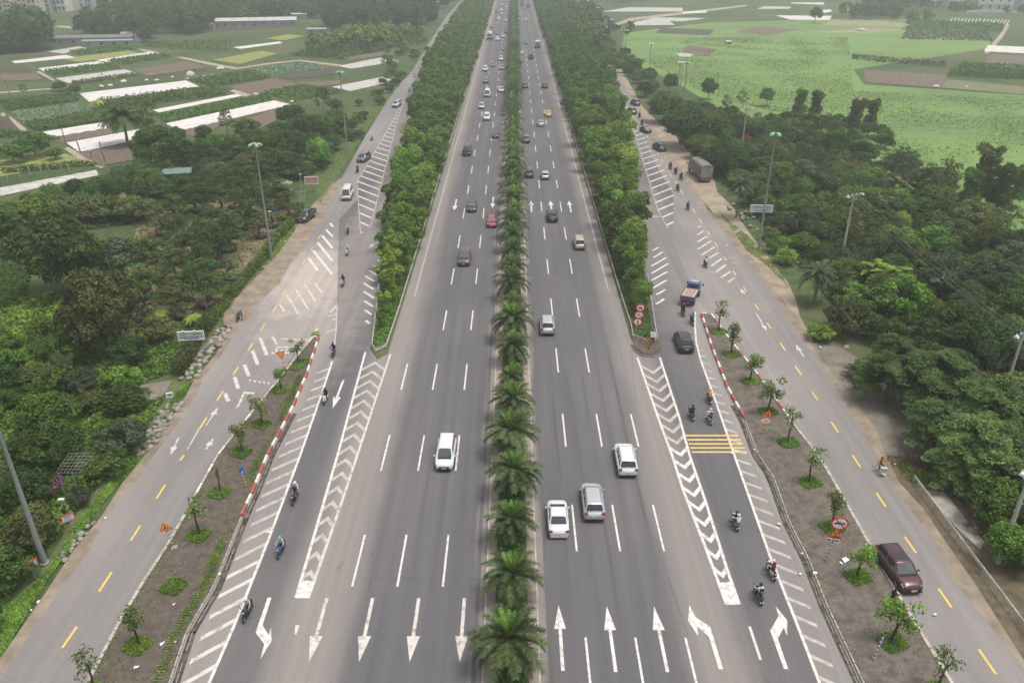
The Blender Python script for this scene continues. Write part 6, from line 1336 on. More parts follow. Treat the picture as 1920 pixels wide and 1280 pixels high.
a, c = G(1184, 637), G(1201, 641); b = MB(); d = c - a; b.box(((a.x + c.x) / 2, (a.y + c.y) / 2, .62), (d.length, .08, .2), MCONC, rz=math.atan2(d.y, d.x)); b.box((c.x, c.y, .3), (.14, .14, .7), MCONC); tag(b.build('rail_stub'), 'short grey stub rail in front of the round prohibition signs', 'guard rail')
# striped post, barrier and small plates by the forecourt
t = face_root('marker_post', 'red and white striped post at the edge of the big layered trees', 'marker post', 1579, 713, 0, 0, 'forecourt furniture', tilt=R(9)); striped_post(t, 2.3, n=9)
p0, p1 = G(1603, 728), G(1642, 724); t = thing('red_barrier', 'long red pipe barrier under the edge of the layered trees', 'barrier', (p0.x, p0.y, 0), 0, 'forecourt furniture'); d = p1 - p0; RD = M('dull_red_pipe', (.22, .03, .045), .7)
b = MB(); [b.tube((0, 0, z), (d.x, d.y, z), .04, .04, RD, 6) for z in (.35, .9)]; b.build('rail', t)
for i in range(6): b = MB(); b.tube((d.x * i / 5, d.y * i / 5, 0), (d.x * i / 5, d.y * i / 5, .95), .04, .04, RD, 6); b.build('post', t)
b = MB(); b.lathe([(.22, 0), (.26, .6), (.2, .62)], MCONC, 12); tag(b.build('concrete_bollard', None, (p0.x - .35, p0.y, 0)), 'squat pale bollard at the end of the red pipe barrier', 'bollard')
t = face_root('small_sign', 'small white plate on a thin pole among the layered tree leaves', 'sign', 1583, 672, -.2, 0, 'forecourt furniture'); b = MB(); b.tube((0, 0, 0), (0, 0, 1.6), .025, .025, SGY, 6); b.build('pole', t); plate(t, 'white_plate', [(-.25, 1.4), (.25, 1.4), (.25, 1.8), (-.25, 1.8)], .02, SW)

# ---------------- lamp masts and poles
MAST = M('painted_mast_steel', (.27, .29, .29), .55, (.2, .215, .215), 1.0, metal=.3, stretch=(1, 1, .2)); CPOL = M('concrete_pole', (.4, .385, .35), .9, (.28, .265, .24), 1.5, stretch=(1, 1, .15)); GRN = M('green_lamp_hood', (.1, .5, .06), .5, (.2, .6, .12), 3)
def mast(bx, by, ty, label, rad=.14, green=True, tx=None, h=None, n=4, top=.7):
    p = G(bx, by); h = h or hgt(bx, by, ty); t = thing('lamp_mast', label, 'lamp mast', (p.x, p.y, 0), 0, 'lamp masts')
    b = MB(); b.tube((0, 0, 0), (0, 0, h), rad * 1.35, rad * top, MAST, 12); b.lathe([(rad * 2, 0), (rad * 2, .12), (rad * 1.4, .14)], MAST, 10); b.build('pole', t)
    b = MB(); b.tube((-.8, 0, h - .15), (.8, 0, h - .15), .05, .05, MAST, 6); b.tube((0, -.5, h - .15), (0, .5, h - .15), .05, .05, MAST, 6); b.lathe([(.25, h - .25), (.25, h)], MAST, 10); b.build('head_frame', t)
    for i in range(n):
        a = i * 2 * math.pi / n + .5; c = (.72 * math.cos(a), .55 * math.sin(a), h + .1); l = MB(); X = Matrix.Translation(c) @ Matrix.Rotation(a, 4, 'Z') @ Matrix.Rotation(R(25), 4, 'Y')
        l.box((0, 0, 0), (.75, .5, .2), GRN if green and i % 2 == 0 else M('grey_green_lamp', (.3, .42, .3), .5) if green else M('white_lamp_hood', (.6, .61, .6), .5), taper=.6, M4=X); l.box((0, 0, -.12), (.6, .4, .03), LAMPC, M4=X); l.build('floodlight', t)
    return t
mast(510, 488, 272, 'tall floodlight mast with green hoods on the verge beside the bonsai nursery')
mast(652, 292, 136, 'tall floodlight mast with green hoods beside the upper verge of the nursery-side road')
mast(84, 1055, 0, 'thick grey mast cut by the photo edge beside the small white signboards', rad=.18, h=21, top=.2)
mast(1422, 468, 252, 'tall floodlight mast with green hoods in front of the white and green signboard')
mast(1274, 268, 118, 'tall floodlight mast with green hoods beside the dirt lay-by')
mast(1269, 191, 117, 'slim floodlight mast, first of the close pair behind the green-hooded mast', green=False, rad=.12)
mast(1273, 191, 118, 'slim floodlight mast, second of the close pair behind the green-hooded mast', green=False, rad=.12)
for bx, by, ty, l in ((1217, 140, 82, 'beside the pale bare patch in the meadow'), (1173, 93, 57, 'behind the tree row at the meadow edge'), (1145, 73, 37, 'between two others on the meadow edge'), (1120, 43, 15, 'beside the pale field track'), (1101, 26, 2, 'in the farthest stretch of the outbound side road'), (823, 48, 4, 'in the farthest stretch of the nursery-side road')):
    mast(bx, by, ty, 'distant grey floodlight mast ' + l, green=False, rad=.13)
def street_lamp(bx, by, ty, label, s=1):
    p = G(bx, by); h = hgt(bx, by, ty); t = thing('street_lamp', label, 'street lamp', (p.x, p.y, 0), 0, 'small street lamps'); b = MB(); b.tube((0, 0, 0), (0, 0, h), .09, .06, MAST, 8); b.build('pole', t)
    b = MB(); b.path([(0, 0, h), (s * .5, 0, h + .4), (s * 1.3, 0, h + .5)], [.05, .045, .04], MAST, 6); b.build('arm', t); b = MB(); b.box((s * 1.5, 0, h + .48), (.6, .22, .12), MAST, taper=.7); b.build('lamp_head', t)
for bx, by, ty, l in ((704, 209, 168, 'on the grassy verge above the hatched area'), (762, 137, 98, 'beside the bright field corner near the nursery-side road'), (782, 110, 78, 'farther along the nursery-side road'), (681, 232, 205, 'short one on the verge bushes')): street_lamp(bx, by, ty, 'thin grey street lamp ' + l)
def power_pole(bx, by, ty, label, lean=0, h=None):
    p = G(bx, by); h = h or hgt(bx, by, ty); t = thing('utility_pole', label, 'utility pole', (p.x, p.y, 0), .5, 'concrete utility poles'); b = MB(); b.tube((0, 0, 0), (0, 0, h), .2, .11, CPOL, 10); b.build('pole', t)
    b = MB(); b.box((0, 0, h - .25), (2.6, .1, .1), SGY); b.box((0, 0, h - .9), (1.6, .08, .08), SGY); [b.tube((s * 1.0, 0, h - .25), (0, 0, h - 1.2), .03, .03, SGY, 5) for s in (1, -1)]; b.build('cross_arm', t)
    for x in (-1.2, -.5, .5, 1.2): b = MB(); b.lathe([(.05, 0), (.11, .06), (.13, .2), (.06, .3)], PWH, 8, (x, 0, h - .2)); b.build('insulator', t)
    for s in (1, -1): b = MB(); b.box((s * 1.5, -.2, h - .1), (.35, .5, .2), PWH, taper=.7); b.build('floodlight', t)
    return Vector((p.x, p.y, h))
A1 = power_pole(1390, 281, 203, 'concrete utility pole with white insulators behind the covered truck')
A2 = power_pole(1572, 512, 364, 'concrete utility pole with crossed arms standing among the palms')
A3 = power_pole(1880, 745, 622, 'leaning concrete utility pole above the layered trees')
A4 = power_pole(1871, 1055, 930, 'concrete utility pole by the guard rail, cut by the photo edge', h=9.5)
A0 = power_pole(1300, 165, 120, 'far concrete utility pole half hidden behind the row of masts')
for a, c in ((A0, A1), (A1, A2), (A2, A3)):
    t = thing('power_line', 'sagging power cables between the ' + ('first two' if a is A0 else 'middle two' if a is A1 else 'last two') + ' concrete poles of the woodland edge', 'power cable', (0, 0, 0), 0, 'power cables')
    for k in (-1.0, 0.0, 1.0):
        b = MB(); pts = []
        for i in range(15): u_ = i / 14; q = a.lerp(c, u_); pts.append((q.x + k * .9, q.y + k * .5, q.z - 1.6 * 4 * u_ * (1 - u_) * .5 + (.1 if k else 0)))
        b.path(pts, [.032] * 15, M('cable_grey', (.12, .12, .12), .6), 4); b.build('cable', t)
# lantern lamps with green arms along the guard rails
def lantern(side, y, k):
    x = -16.3 if side < 0 else 15.9
    t = thing('lantern_lamp', 'green double-armed highway lamp with a round white globe, ' + ('oncoming' if side < 0 else 'outbound') + ' side ' + ('beside the white vans' if k == 0 else 'in the distance'), 'highway lamp', (x, y, 0), 0, 'green highway lamps'); G2 = M('green_pole', (.1, .22, .15), .5)
    b = MB(); b.tube((0, 0, 0), (0, 0, 8.5), .09, .05, G2, 8); b.build('pole', t)
    for s in (1, -1): b = MB(); b.path([(0, 0, 7.6), (s * .8, 0, 7.5), (s * 1.6, 0, 7.9), (s * 2.1, 0, 8.4)], [.05, .05, .04, .03], G2, 5); b.box((s * 2.2, 0, 8.42), (.5, .2, .1), MAST); b.build('arm', t)
    b = MB(); b.lathe([(.02, -.3), (.22, -.22), (.3, 0), (.22, .22), (.02, .3)], M('white_globe', (.75, .75, .73), .3), 12, (-side * .75, -.2, 2.1)); b.build('globe', t)
    b = MB(); b.box((-side * .5, -.1, 3.4), (.9, .08, .8), SB, taper=.5); b.build('blue_ornament', t); b = MB(); b.lathe([(.05, -.3), (.3, -.1), (.3, .1), (.05, .3)], SY, 8, (-side * .3, -.15, 3.9)); b.build('orange_ornament', t)
for k in range(14):
    for s in (-1, 1): lantern(s, 260 + 32 * k - (28 if k == 0 else 0), k)
# ============================================================ FIELDS
def bil(c, u, v): return c[0].lerp(c[1], u).lerp(c[3].lerp(c[2], u), v)   # c0,c1 near edge; c3,c2 far edge... any quad
PLAS = M('white_mulch_sheet', (0.62, 0.58, 0.55), .55, (0.5, 0.46, 0.43), .35, coords='world', bump=.3)
PLAS2 = M('greyish_mulch_sheet', (0.5, 0.48, 0.45), .6, (0.3, 0.29, 0.26), .5, coords='world', bump=.3)
def ridged(name, px, n, h, mat, label, group, cat='field cover', wig=.04, z=-.08, kind=None, seg=None):
    """ground cover drawn over n parallel ridges that run along the long side (c0->c1)"""
    c = W(px); c = [Vector((p.x, p.y, 0)) for p in c]; o = (c[0] + c[1] + c[2] + c[3]) / 4; K = seg or 24; rows = n * 4; q = random.Random(int(px[0][0])); V = []
    for j in range(rows + 1):
        v = j / rows; ph = (j % 4) / 4; z_ = h * (.5 - .5 * math.cos(2 * math.pi * ph)) + .03
        for i in range(K + 1):
            p = bil(c, i / K, v) - o; V.append((p.x + q.uniform(-wig, wig), p.y + q.uniform(-wig, wig), z_ + q.uniform(-1, 1) * h * .12))
    b = MB(); b.add(V, [(j * (K + 1) + i, j * (K + 1) + i + 1, (j + 1) * (K + 1) + i + 1, (j + 1) * (K + 1) + i) for j in range(rows) for i in range(K)], mat, True)
    ob = b.build(name, None, (o.x, o.y, z)); tag(ob, label, cat, group, kind); return ob
GF = 'white sheeted beds in the vegetable fields'
for px, n, l, m_ in [
 ([(148, 285), (277, 258), (273, 240), (123, 267)], 7, 'wide white sheeted bed below the tall royal palm', PLAS),
 ([(95, 258), (200, 241), (197, 228), (80, 247)], 4, 'white sheeted bed just behind the widest one, cut off by the royal palm', PLAS),
 ([(0, 367), (185, 328), (180, 319), (0, 352)], 7, 'greyish ribbed sheet bed meeting the photo edge in front of the post fence', PLAS2),
 ([(167, 191), (373, 162), (348, 151), (148, 175)], 6, 'longest white sheeted bed, in the middle of the fields', PLAS),
 ([(127, 156), (262, 139), (233, 130), (103, 147)], 5, 'off-white sheeted bed behind the longest one', PLAS2),
 ([(82, 134), (197, 119), (182, 115), (70, 128)], 3, 'narrow white bed between two dark green crops', PLAS),
 ([(28, 119), (140, 108), (123, 103), (20, 115)], 3, 'white bed in front of the dark roofed shed cluster', PLAS),
 ([(200, 117), (300, 101), (282, 97), (177, 113)], 2, 'thin white strip ending at the field track', PLAS),
 ([(297, 211), (453, 180), (443, 176), (285, 206)], 2, 'slim white bed between shrubs and a green crop', PLAS),
 ([(450, 92), (530, 81), (523, 78), (435, 89)], 2, 'short white strip below the long white-roofed shed', PLAS),
 ([(657, 129), (748, 115), (717, 107), (633, 124)], 4, 'pale bed beside the nursery-side road, farther of two', PLAS2),
 ([(655, 171), (743, 152), (715, 145), (620, 163)], 5, 'pale bed beside the nursery-side road, nearer of two', PLAS2),
 ([(117, 101), (163, 91), (147, 87), (85, 97)], 2, 'pale bare strip by the shed cluster', PLAS2),
 ([(0, 43), (34, 44), (30, 41), (0, 40)], 1, 'tiny white strip beside the dark grove', PLAS), ([(190, 24), (250, 21), (240, 19), (190, 22)], 1, 'tiny white strip in front of the terrace houses', PLAS), ([(176, 31), (195, 30), (193, 29), (176, 30)], 1, 'shorter tiny white strip in front of the terrace houses', PLAS),
 ([(1480, 37), (1555, 38), (1560, 30), (1452, 29)], 3, 'pale sheeted bed behind the round lone meadow tree', PLAS), ([(1280, 26), (1325, 24), (1325, 20), (1280, 22)], 2, 'pale bed at the meadow corner', PLAS), ([(1180, 48), (1265, 47), (1250, 36), (1195, 40)], 4, 'wide pale bed beside the far field track', PLAS2), ([(1200, 40), (1285, 40), (1330, 34), (1230, 33)], 2, 'second wide pale bed beside the far field track', PLAS2),
 ([(1130, 22), (1280, 22), (1280, 15), (1180, 14)], 3, 'pale bed near the farthest masts', PLAS2), ([(1485, 7), (1545, 9), (1545, 5), (1480, 5)], 1, 'thin white strip near the top of the meadow', PLAS), ([(1418, 17), (1480, 17), (1485, 13), (1435, 12)], 2, 'greyish strip near the top of the meadow', PLAS2), ([(1543, 25), (1560, 22), (1557, 18), (1543, 19)], 1, 'small white square behind the round lone tree', PLAS)]:
    ridged('sheeted_bed', px, n, .16, m_, l, GF)
def tunnels(px, n, label, hoop=.45, across=False):
    """low plastic tunnels side by side, each a long half pipe"""
    c = W(px); t = thing('row_tunnels', label, 'row tunnels', (c[0].x, c[0].y, -.08), 0, 'low plastic crop tunnels'); o = Vector((c[0].x, c[0].y, 0)); me = {}
    for i in range(n):
        v0, v1 = (i + .12) / n, (i + .88) / n; A0, A1 = bil(c, 0, v0) - o, bil(c, 1, v0) - o; B0, B1 = bil(c, 0, v1) - o, bil(c, 1, v1) - o; V = []; K = 14
        for k in range(K + 1):
            u = k / K; a, d = A0.lerp(A1, u), B0.lerp(B1, u)
            for m in range(6): an = math.pi * m / 5; q = a.lerp(d, .5 - .5 * math.cos(an)); V.append((q.x, q.y, hoop * math.sin(an) * (1 - .05 * (k % 2))))
        b = MB(); b.add(V, [(k * 6 + m, k * 6 + m + 1, (k + 1) * 6 + m + 1, (k + 1) * 6 + m) for k in range(K) for m in range(5)], PLAS, True); b.build('tunnel', t)
tunnels([(337, 246), (543, 197), (513, 190), (310, 233)], 6, 'set of low white crop tunnels with open hoops, nearest of the fields')
tunnels([(1808, 126), (1990, 136), (1990, 130), (1805, 120)], 2, 'white crop tunnel behind the tall dark crop, cut by the photo edge')
tunnels([(1845, 97), (1990, 104), (1985, 92), (1853, 86)], 2, 'pair of white and pale blue crop tunnels farther up, cut by the photo edge', .8)
for i in range(17):
    x = 1779 + i * 6.6; y = 43 + i * .25; tunnels([(x, y), (x + 5.5 + (2 if i > 8 else 0), y - 9), (x + 8 + (2 if i > 8 else 0), y - 9), (x + 2.6, y)], 1, 'one of the row of short parallel white tunnels below the white villas', .35)

# crops and bare plots
SOIL = M('ploughed_soil', (0.16, 0.115, 0.085), .95, (0.1, 0.075, 0.055), .9, coords='world', bump=.4); SOILD = M('dark_ploughed_soil', (0.085, 0.07, 0.055), .95, (0.05, 0.042, 0.035), .8, coords='world', bump=.4); GRN1 = M('crop_ground', (0.07, 0.1, 0.04), .95, (0.1, 0.11, 0.06), .5, coords='world'); PATHM = M('field_track_dirt', (0.38, 0.31, 0.24), .95, (0.25, 0.21, 0.15), .6, coords='world')
YELG = M('yellowing_crop_ground', (0.26, 0.25, 0.07), .95, (0.15, 0.18, 0.05), .5, coords='world')
k_ = [0]
def plot(px, mat, ridges=0, h=.14, label='bare soil plot', name='soil_plot'):
    k_[0] += 1
    if ridges: return ridged(name, px, ridges, h, mat, label, None, 'plot', kind='stuff', seg=12)
    sheet(name, W(px), -.1 + .003 * (k_[0] % 6), mat, kind='structure')
plot([(560, 155), (575, 165), (640, 158), (640, 150)], SOIL, 6, label='brown strip plot before the nursery-side road'); plot([(0, 140), (0, 152), (80, 150), (70, 138)], SOIL, 4, label='grey-brown plot at the photo edge behind the crops'); plot([(0, 122), (0, 132), (60, 134), (50, 124)], SOILD, 4, label='dark small plot near the dark grove'); plot([(310, 62), (330, 68), (520, 48), (480, 44)], SOILD, 5, label='far dull plot before the long shed'); plot([(640, 108), (660, 112), (760, 100), (740, 95)], SOIL, 4, label='brown plot behind the pale roadside beds')
plot([(1380, 60), (1440, 66), (1500, 55), (1420, 50)], SOIL, 5, label='brown far plot by the meadow'); plot([(1230, 62), (1330, 66), (1340, 56), (1240, 52)], SOILD, 6, label='dark far plot by the meadow'); plot([(1850, 118), (1920, 122), (1925, 104), (1852, 102)], SOIL, 5, label='brown plot between the two crop tunnels')
plot([(95, 258), (117, 267), (230, 248), (200, 240)], SOIL, 4, label='brown ridged plot between two white sheeted beds'); plot([(148, 287), (187, 311), (250, 300), (240, 268)], SOIL, 9, label='brown ridged plot where a farmer stands'); plot([(0, 228), (0, 256), (37, 250), (13, 213)], SOILD, 5, label='dark ridged plot at the photo edge')
plot([(517, 143), (540, 150), (640, 138), (640, 127)], SOILD, 5, label='dark brown plot in the middle of the fields'); plot([(430, 163), (473, 178), (560, 158), (513, 147)], SOIL, 8, label='brown plot in the middle of the fields'); plot([(250, 131), (280, 143), (392, 126), (350, 115)], SOIL, 6, label='greyish brown plot beside the field track')
plot([(340, 248), (370, 258), (420, 232), (385, 225)], SOIL, 5, label='brown plot at the end of the crop tunnels'); plot([(430, 235), (470, 250), (560, 205), (520, 202)], SOIL, 6, label='brown plot behind the nursery trees')
plot([(1617, 131), (1626, 155), (1765, 165), (1778, 140)], SOIL, 26, .12, 'broad ridged brown plot at the meadow corner'); plot([(1765, 165), (1775, 149), (1925, 163), (1925, 178)], M('green_ridged_plot', (0.12, .15, .06), .95, (.16, .13, .08), .8, coords='world'), 12, .15, 'striped green and brown plot below the tall crop')
plot([(1275, 103), (1330, 106), (1345, 92), (1290, 84)], SOIL); plot([(1545, 47), (1730, 50), (1725, 42), (1560, 38)], M('pinkish_soil', (.3, .22, .17), .95, (.2, .19, .1), .3, coords='world')); plot([(1500, 60), (1620, 62), (1700, 57), (1640, 53)], MATS['pinkish_soil'])
for P_ in ([(250, 89), (270, 96), (300, 101), (298, 98)], [(325, 106), (390, 121), (440, 130), (450, 128), (400, 118), (345, 107)], [(440, 130), (500, 121), (560, 114), (640, 125), (640, 121), (562, 112), (500, 118), (445, 127)], [(0, 215), (20, 226), (40, 245), (55, 250), (48, 240), (25, 222), (5, 210)], [(120, 278), (150, 300), (190, 315), (196, 310), (160, 292), (128, 275)], [(0, 175), (95, 167), (95, 165), (0, 172)], [(345, 148), (400, 141), (402, 138), (350, 145)], [(68, 135), (100, 152), (104, 150), (74, 133)], [(1112, 60), (1190, 38), (1400, 12), (1400, 9), (1180, 34)], [(430, 170), (480, 190), (530, 200), (535, 197), (490, 184), (440, 167)], [(1853, 100), (1880, 70), (1893, 48), (1888, 42), (1878, 60), (1845, 100)], [(100, 50), (145, 55), (160, 50), (110, 48)]): plot(P_, PATHM)
plot([(500, 72), (530, 76), (570, 68), (540, 64)], YELG); plot([(110, 110), (150, 116), (262, 100), (240, 95)], YELG); plot([(400, 112), (450, 120), (520, 100), (490, 95)], YELG); plot([(0, 300), (0, 330), (160, 300), (110, 283)], YELG); plot([(1580, 20), (1640, 22), (1640, 17), (1590, 16)], YELG)
MEADOW = bpy.data.materials.new('bright_meadow'); MEADOW.use_nodes = True; _t = MEADOW.node_tree; _b = _t.nodes['Principled BSDF']; _g = nn(_t, 'ShaderNodeNewGeometry')
_n1 = nn(_t, 'ShaderNodeTexNoise'); _n1.inputs['Scale'].default_value = .03; _n1.inputs['Detail'].default_value = 6; _n2 = nn(_t, 'ShaderNodeTexNoise'); _n2.inputs['Scale'].default_value = .6; _n2.inputs['Detail'].default_value = 5
_mp = nn(_t, 'ShaderNodeMapping'); _mp.inputs['Scale'].default_value = (.35, 1, 1); _t.links.new(_g.outputs['Position'], _mp.inputs['Vector'])
for _n in (_n1, _n2): _t.links.new(_mp.outputs[0], _n.inputs['Vector'])
_r1 = nn(_t, 'ShaderNodeValToRGB'); _r2 = nn(_t, 'ShaderNodeValToRGB'); _t.links.new(_n1.outputs['Fac'], _r1.inputs[0]); _t.links.new(_n2.outputs['Fac'], _r2.inputs[0])
for r_, st in ((_r1, [(.36, (.075, .125, .034)), (.5, (.12, .215, .042)), (.66, (.15, .245, .052))]), (_r2, [(.34, (.055, .085, .028)), (.48, (.12, .195, .045)), (.68, (.155, .24, .065))])):
    while len(r_.color_ramp.elements) < 3: r_.color_ramp.elements.new(.5)
    for e, (p, c) in zip(r_.color_ramp.elements, st): e.position = p; e.color = (*c, 1)
_m = nn(_t, 'ShaderNodeMix', data_type='RGBA'); _m.inputs[0].default_value = .5; _t.links.new(_r1.outputs[0], _m.inputs[6]); _t.links.new(_r2.outputs[0], _m.inputs[7]); _t.links.new(_m.outputs[2], _b.inputs['Base Color']); _b.inputs['Roughness'].default_value = .95
sheet('meadow', W([(1165, 110), (1260, 150), (1360, 210), (1500, 275), (1640, 335), (1800, 400), (2100, 570), (2100, 190), (1925, 178), (1770, 168), (1620, 158), (1600, 130), (1860, 90), (1850, 56), (1700, 36), (1560, 36), (1330, 42), (1170, 62)]), -.1185, MEADOW, kind='structure')
sheet('bright_grass', W([(-80, 470), (-60, 400), (10, 405), (24, 425), (14, 470), (-20, 500)]), -.06, MEADOW, kind='structure')  # grass clearing in the meadow's own bright green
sheet('bare_patch', W([(1266, 101), (1275, 106), (1293, 107), (1301, 102), (1280, 99)]), -.08, PLAS2, kind='structure')

def croprows(name, px, n, per, h, mat, label, size=.35, z=-.08, gap=.6):
    c = W(px); C = []; q = rng
    for j in range(n):
        for _ in range(per): u = q.random(); v = (j + .5 + q.uniform(-gap, gap) * .5) / n; p = bil(c, u, v); C.append((p.x, p.y, z + q.random() * h))
    C = np.array(C); v, f = leaves(C, np.tile([0, 0, .6], (len(C), 1)), size, jit=.8, asp=.5); tag(link(name, npmesh(name, v, f, mat)), label, 'crop', kind='stuff')
for px, n, per, h, mat, l, s in [
 ([(48, 233), (173, 207), (143, 193), (20, 210)], 20, 190, .25, L_CABB, 'grey-green cabbage plot', .3),
 ([(68, 246), (230, 224), (200, 206), (47, 233)], 11, 420, .9, L_CROP, 'tall green crop in front of the cabbage plot', .35),
 ([(13, 208), (147, 190), (133, 176), (0, 190)], 11, 260, .8, L_CROP, 'green crop behind the cabbage plot', .4),
 ([(310, 231), (512, 191), (500, 178), (297, 217)], 10, 420, .9, L_CROP, 'green crop between the slim bed and the tunnels', .35),
 ([(103, 143), (227, 128), (207, 120), (83, 133)], 7, 240, .9, L_MID, 'dark green crop between two white beds', .4),
 ([(230, 123), (323, 107), (300, 101), (200, 115)], 7, 200, .9, L_MID, 'dark green crop beside the field track', .45),
 ([(150, 104), (262, 92), (233, 85), (130, 97)], 7, 220, .9, L_MID, 'green crop in front of the shed cluster', .45),
 ([(397, 163), (507, 147), (470, 135), (353, 150)], 10, 260, 1.0, L_CROP, 'green crop behind the longest white bed', .42),
 ([(510, 143), (617, 128), (567, 117), (470, 130)], 12, 170, .35, L_CABB, 'pale grey-green low crop plot', .4),
 ([(547, 193), (650, 172), (570, 160), (493, 173)], 8, 260, .8, L_CROP, 'green crop nearest the nursery-side road', .4),
 ([(190, 206), (430, 178), (395, 167), (180, 193)], 9, 330, 1.6, L_MID, 'dense dark shrubby crop in front of the longest white bed', .42),
 ([(140, 160), (262, 142), (250, 138), (135, 155)], 4, 260, .8, L_OLIVE, 'thin olive weeds in front of the off-white bed', .35),
 ([(268, 88), (430, 99), (433, 74), (285, 80)], 12, 150, .5, L_CROP, 'broad green crop beyond the field track', .5),
 ([(540, 105), (640, 112), (720, 95), (600, 92)], 8, 220, 1.3, L_MID, 'uneven green crop by the far verge trees', .5),
 ([(10, 325), (190, 310), (150, 303), (0, 318)], 3, 420, .6, L_CROP, 'dark strip of crop along the fence of white posts', .3),
 ([(0, 258), (120, 262), (60, 252), (0, 245)], 4, 220, .8, L_MID, 'weedy green strip at the photo edge', .35),
 ([(1773, 143), (1980, 152), (1980, 132), (1800, 125)], 22, 330, 2.0, L_MID, 'tall dark green crop at the meadow corner', .4),
 ([(1690, 56), (1880, 60), (1880, 47), (1733, 41)], 14, 260, 1.3, L_MID, 'dark green crop bands below the short tunnels', .6),
 ([(1690, 74), (1860, 78), (1850, 60), (1700, 57)], 8, 200, .9, L_GREY, 'grey-green crop block in the meadow', .6),
 ([(1595, 112), (1775, 128), (1770, 120), (1600, 107)], 3, 420, 1.6, L_GREY, 'dark scrubby bank above the ridged brown plot', .4)]:
    croprows('field_crop', px, n, per, h, mat, l, s)
# meadow tussocks
P_ = [(p.x, p.y) for p in W([(1200, 110), (1330, 180), (1500, 220), (1650, 290), (1900, 420), (1990, 450), (1990, 190), (1600, 170), (1590, 70), (1300, 70)])]; C = []
while len(C) < 26000:
    x, y = rng.uniform(40, 330), rng.uniform(130, 420)
    if inpoly(x, y, P_) and math.sin(x * .13 + 2 * math.sin(y * .05) + 1.7 * math.sin(x * .041)) * math.sin(y * .09 + 2 * math.sin(x * .07) + 1.3 * math.sin(y * .033)) + rng.normal(0, .5) > .1: C.append((x, y, -.1 + rng.random() * .2))
C = np.array(C); v, f = leaves(C, np.tile([0, 0, 1.0], (len(C), 1)), .24, jit=.5); tag(link('meadow_tussocks', npmesh('meadow_tussocks', v, f, leafmat('meadow_leaves', (.085, .145, .035), (.09, .15, .035), rnd=.05))), 'tussocky growth over the bright green meadow', 'meadow growth', kind='stuff')
# litter heaps, posts in the fields
def rock_mesh(seed, sub=2):
    bm = bmesh.new(); bmesh.ops.create_icosphere(bm, subdivisions=sub, radius=1); q = random.Random(seed); ph = [q.uniform(0, 6) for _ in range(6)]
    for v in bm.verts:
        p = v.co; k = 1 + .16 * math.sin(2.3 * p.x + ph[0]) + .14 * math.sin(3.1 * p.y + ph[1]) + .12 * math.sin(2.7 * p.z + ph[2]) + q.uniform(-.03, .03); v.co = p * k; v.co.z *= .68
    for f_ in bm.faces: f_.smooth = True
    me = bpy.data.meshes.new('rock'); bm.to_mesh(me); bm.free(); return me
RKM = M('boulder_stone', (0.3, 0.265, 0.23), .9, (0.16, 0.14, 0.12), 1.5, bump=.5, rnd=.3); RK = [rock_mesh(i) for i in range(6)]
for r_ in RK: r_.materials.append(RKM)
def boulders(line, n, wid, s0, s1, label, seed):
    q = random.Random(seed); P_ = W(line); pts = resample(P_, .1); done = []
    for i in range(n * 30):
        if len(done) >= n: break
        p = q.choice(pts); d = Vector((q.uniform(-wid, wid), q.uniform(-wid, wid), 0)); c = p + d; s = q.uniform(s0, s1)
        if any((c - e).length < (s + z) * .78 for e, z in done): continue
        done.append((c, s))
    for j, (c, s) in enumerate(done):
        o = link('boulder', q.choice(RK), None, (c.x, c.y, s * .3), (0, 0, q.uniform(0, 6)), (s * q.uniform(.9, 1.3), s * q.uniform(.75, 1), s)); tag(o, label, 'boulder', 'boulders along the verge')
boulders([(425, 613), (405, 640), (385, 665), (365, 695), (358, 706)], 44, .9, .26, .48, 'rounded pale boulder in the long row between the hedge and the grass verge', 1)
boulders([(333, 757), (312, 775), (300, 800), (280, 825), (262, 848)], 36, .8, .24, .42, 'rounded pale boulder in the shorter heap below the soil clearing', 2)
boulders([(168, 985), (150, 1010), (130, 1035), (115, 1048)], 13, .35, .16, .3, 'small flat pale stone along the fence by the white signboards', 3)
boulders([(1365, 385), (1385, 395), (1405, 410), (1398, 425)], 14, 1.2, .25, .55, 'rubble block on the dirt below the white and green signboard', 4)
boulders([(1520, 500), (1495, 492)], 3, .6, .25, .4, 'pale rock on the reddish dirt by the date palm', 5)
boulders([(1820, 985), (1835, 1000)], 6, .5, .15, .3, 'small dark rock beside the concrete apron', 6)
POST = MB(); POST.box((0, 0, .9), (.14, .14, 1.9), CPOL); POST = POST.mesh('post')
t = thing('post_fence', 'fence of thin white concrete posts around the young orchard', 'fence', (*G(15, 336).xy, -.1), 0)
for x, y in ((15, 336), (37, 332), (57, 328), (78, 325), (91, 318), (115, 316), (146, 308), (163, 304), (130, 322)): p = G(x, y) - G(15, 336); link('post', POST, t, (p.x, p.y, 0))
for x, y, ty, l in ((125, 272, 238, 'nearest the corner of the widest white bed'), (151, 285, 263, 'at the corner of the widest white bed'), (197, 303, 265, 'on the brown plot where a farmer stands'), (20, 182, 148, 'leaning at the photo edge'), (195, 152, 134, 'in the off-white bed'), (381, 135, 117, 'beside the field track')):
    p = G(x, y); h = hgt(x, y, ty); b = MB(); b.tube((0, 0, 0), (-.3, 0, h), .16, .11, M('dark_post', (.1, .09, .08), .9, (.2, .19, .17), 1.5), 7); tag(b.build('utility_post', None, (p.x, p.y, -.1)), 'dark weathered utility post ' + l, 'utility post', 'weathered posts in the fields')
q = random.Random(8)
BAG = MB(); BAG.lathe([(.02, .5), (.35, .42), (.5, .15), (.42, 0)], M('white_sack', (.6, .6, .58), .8, (.4, .4, .38), 3), 8); BAG = BAG.mesh('sack')
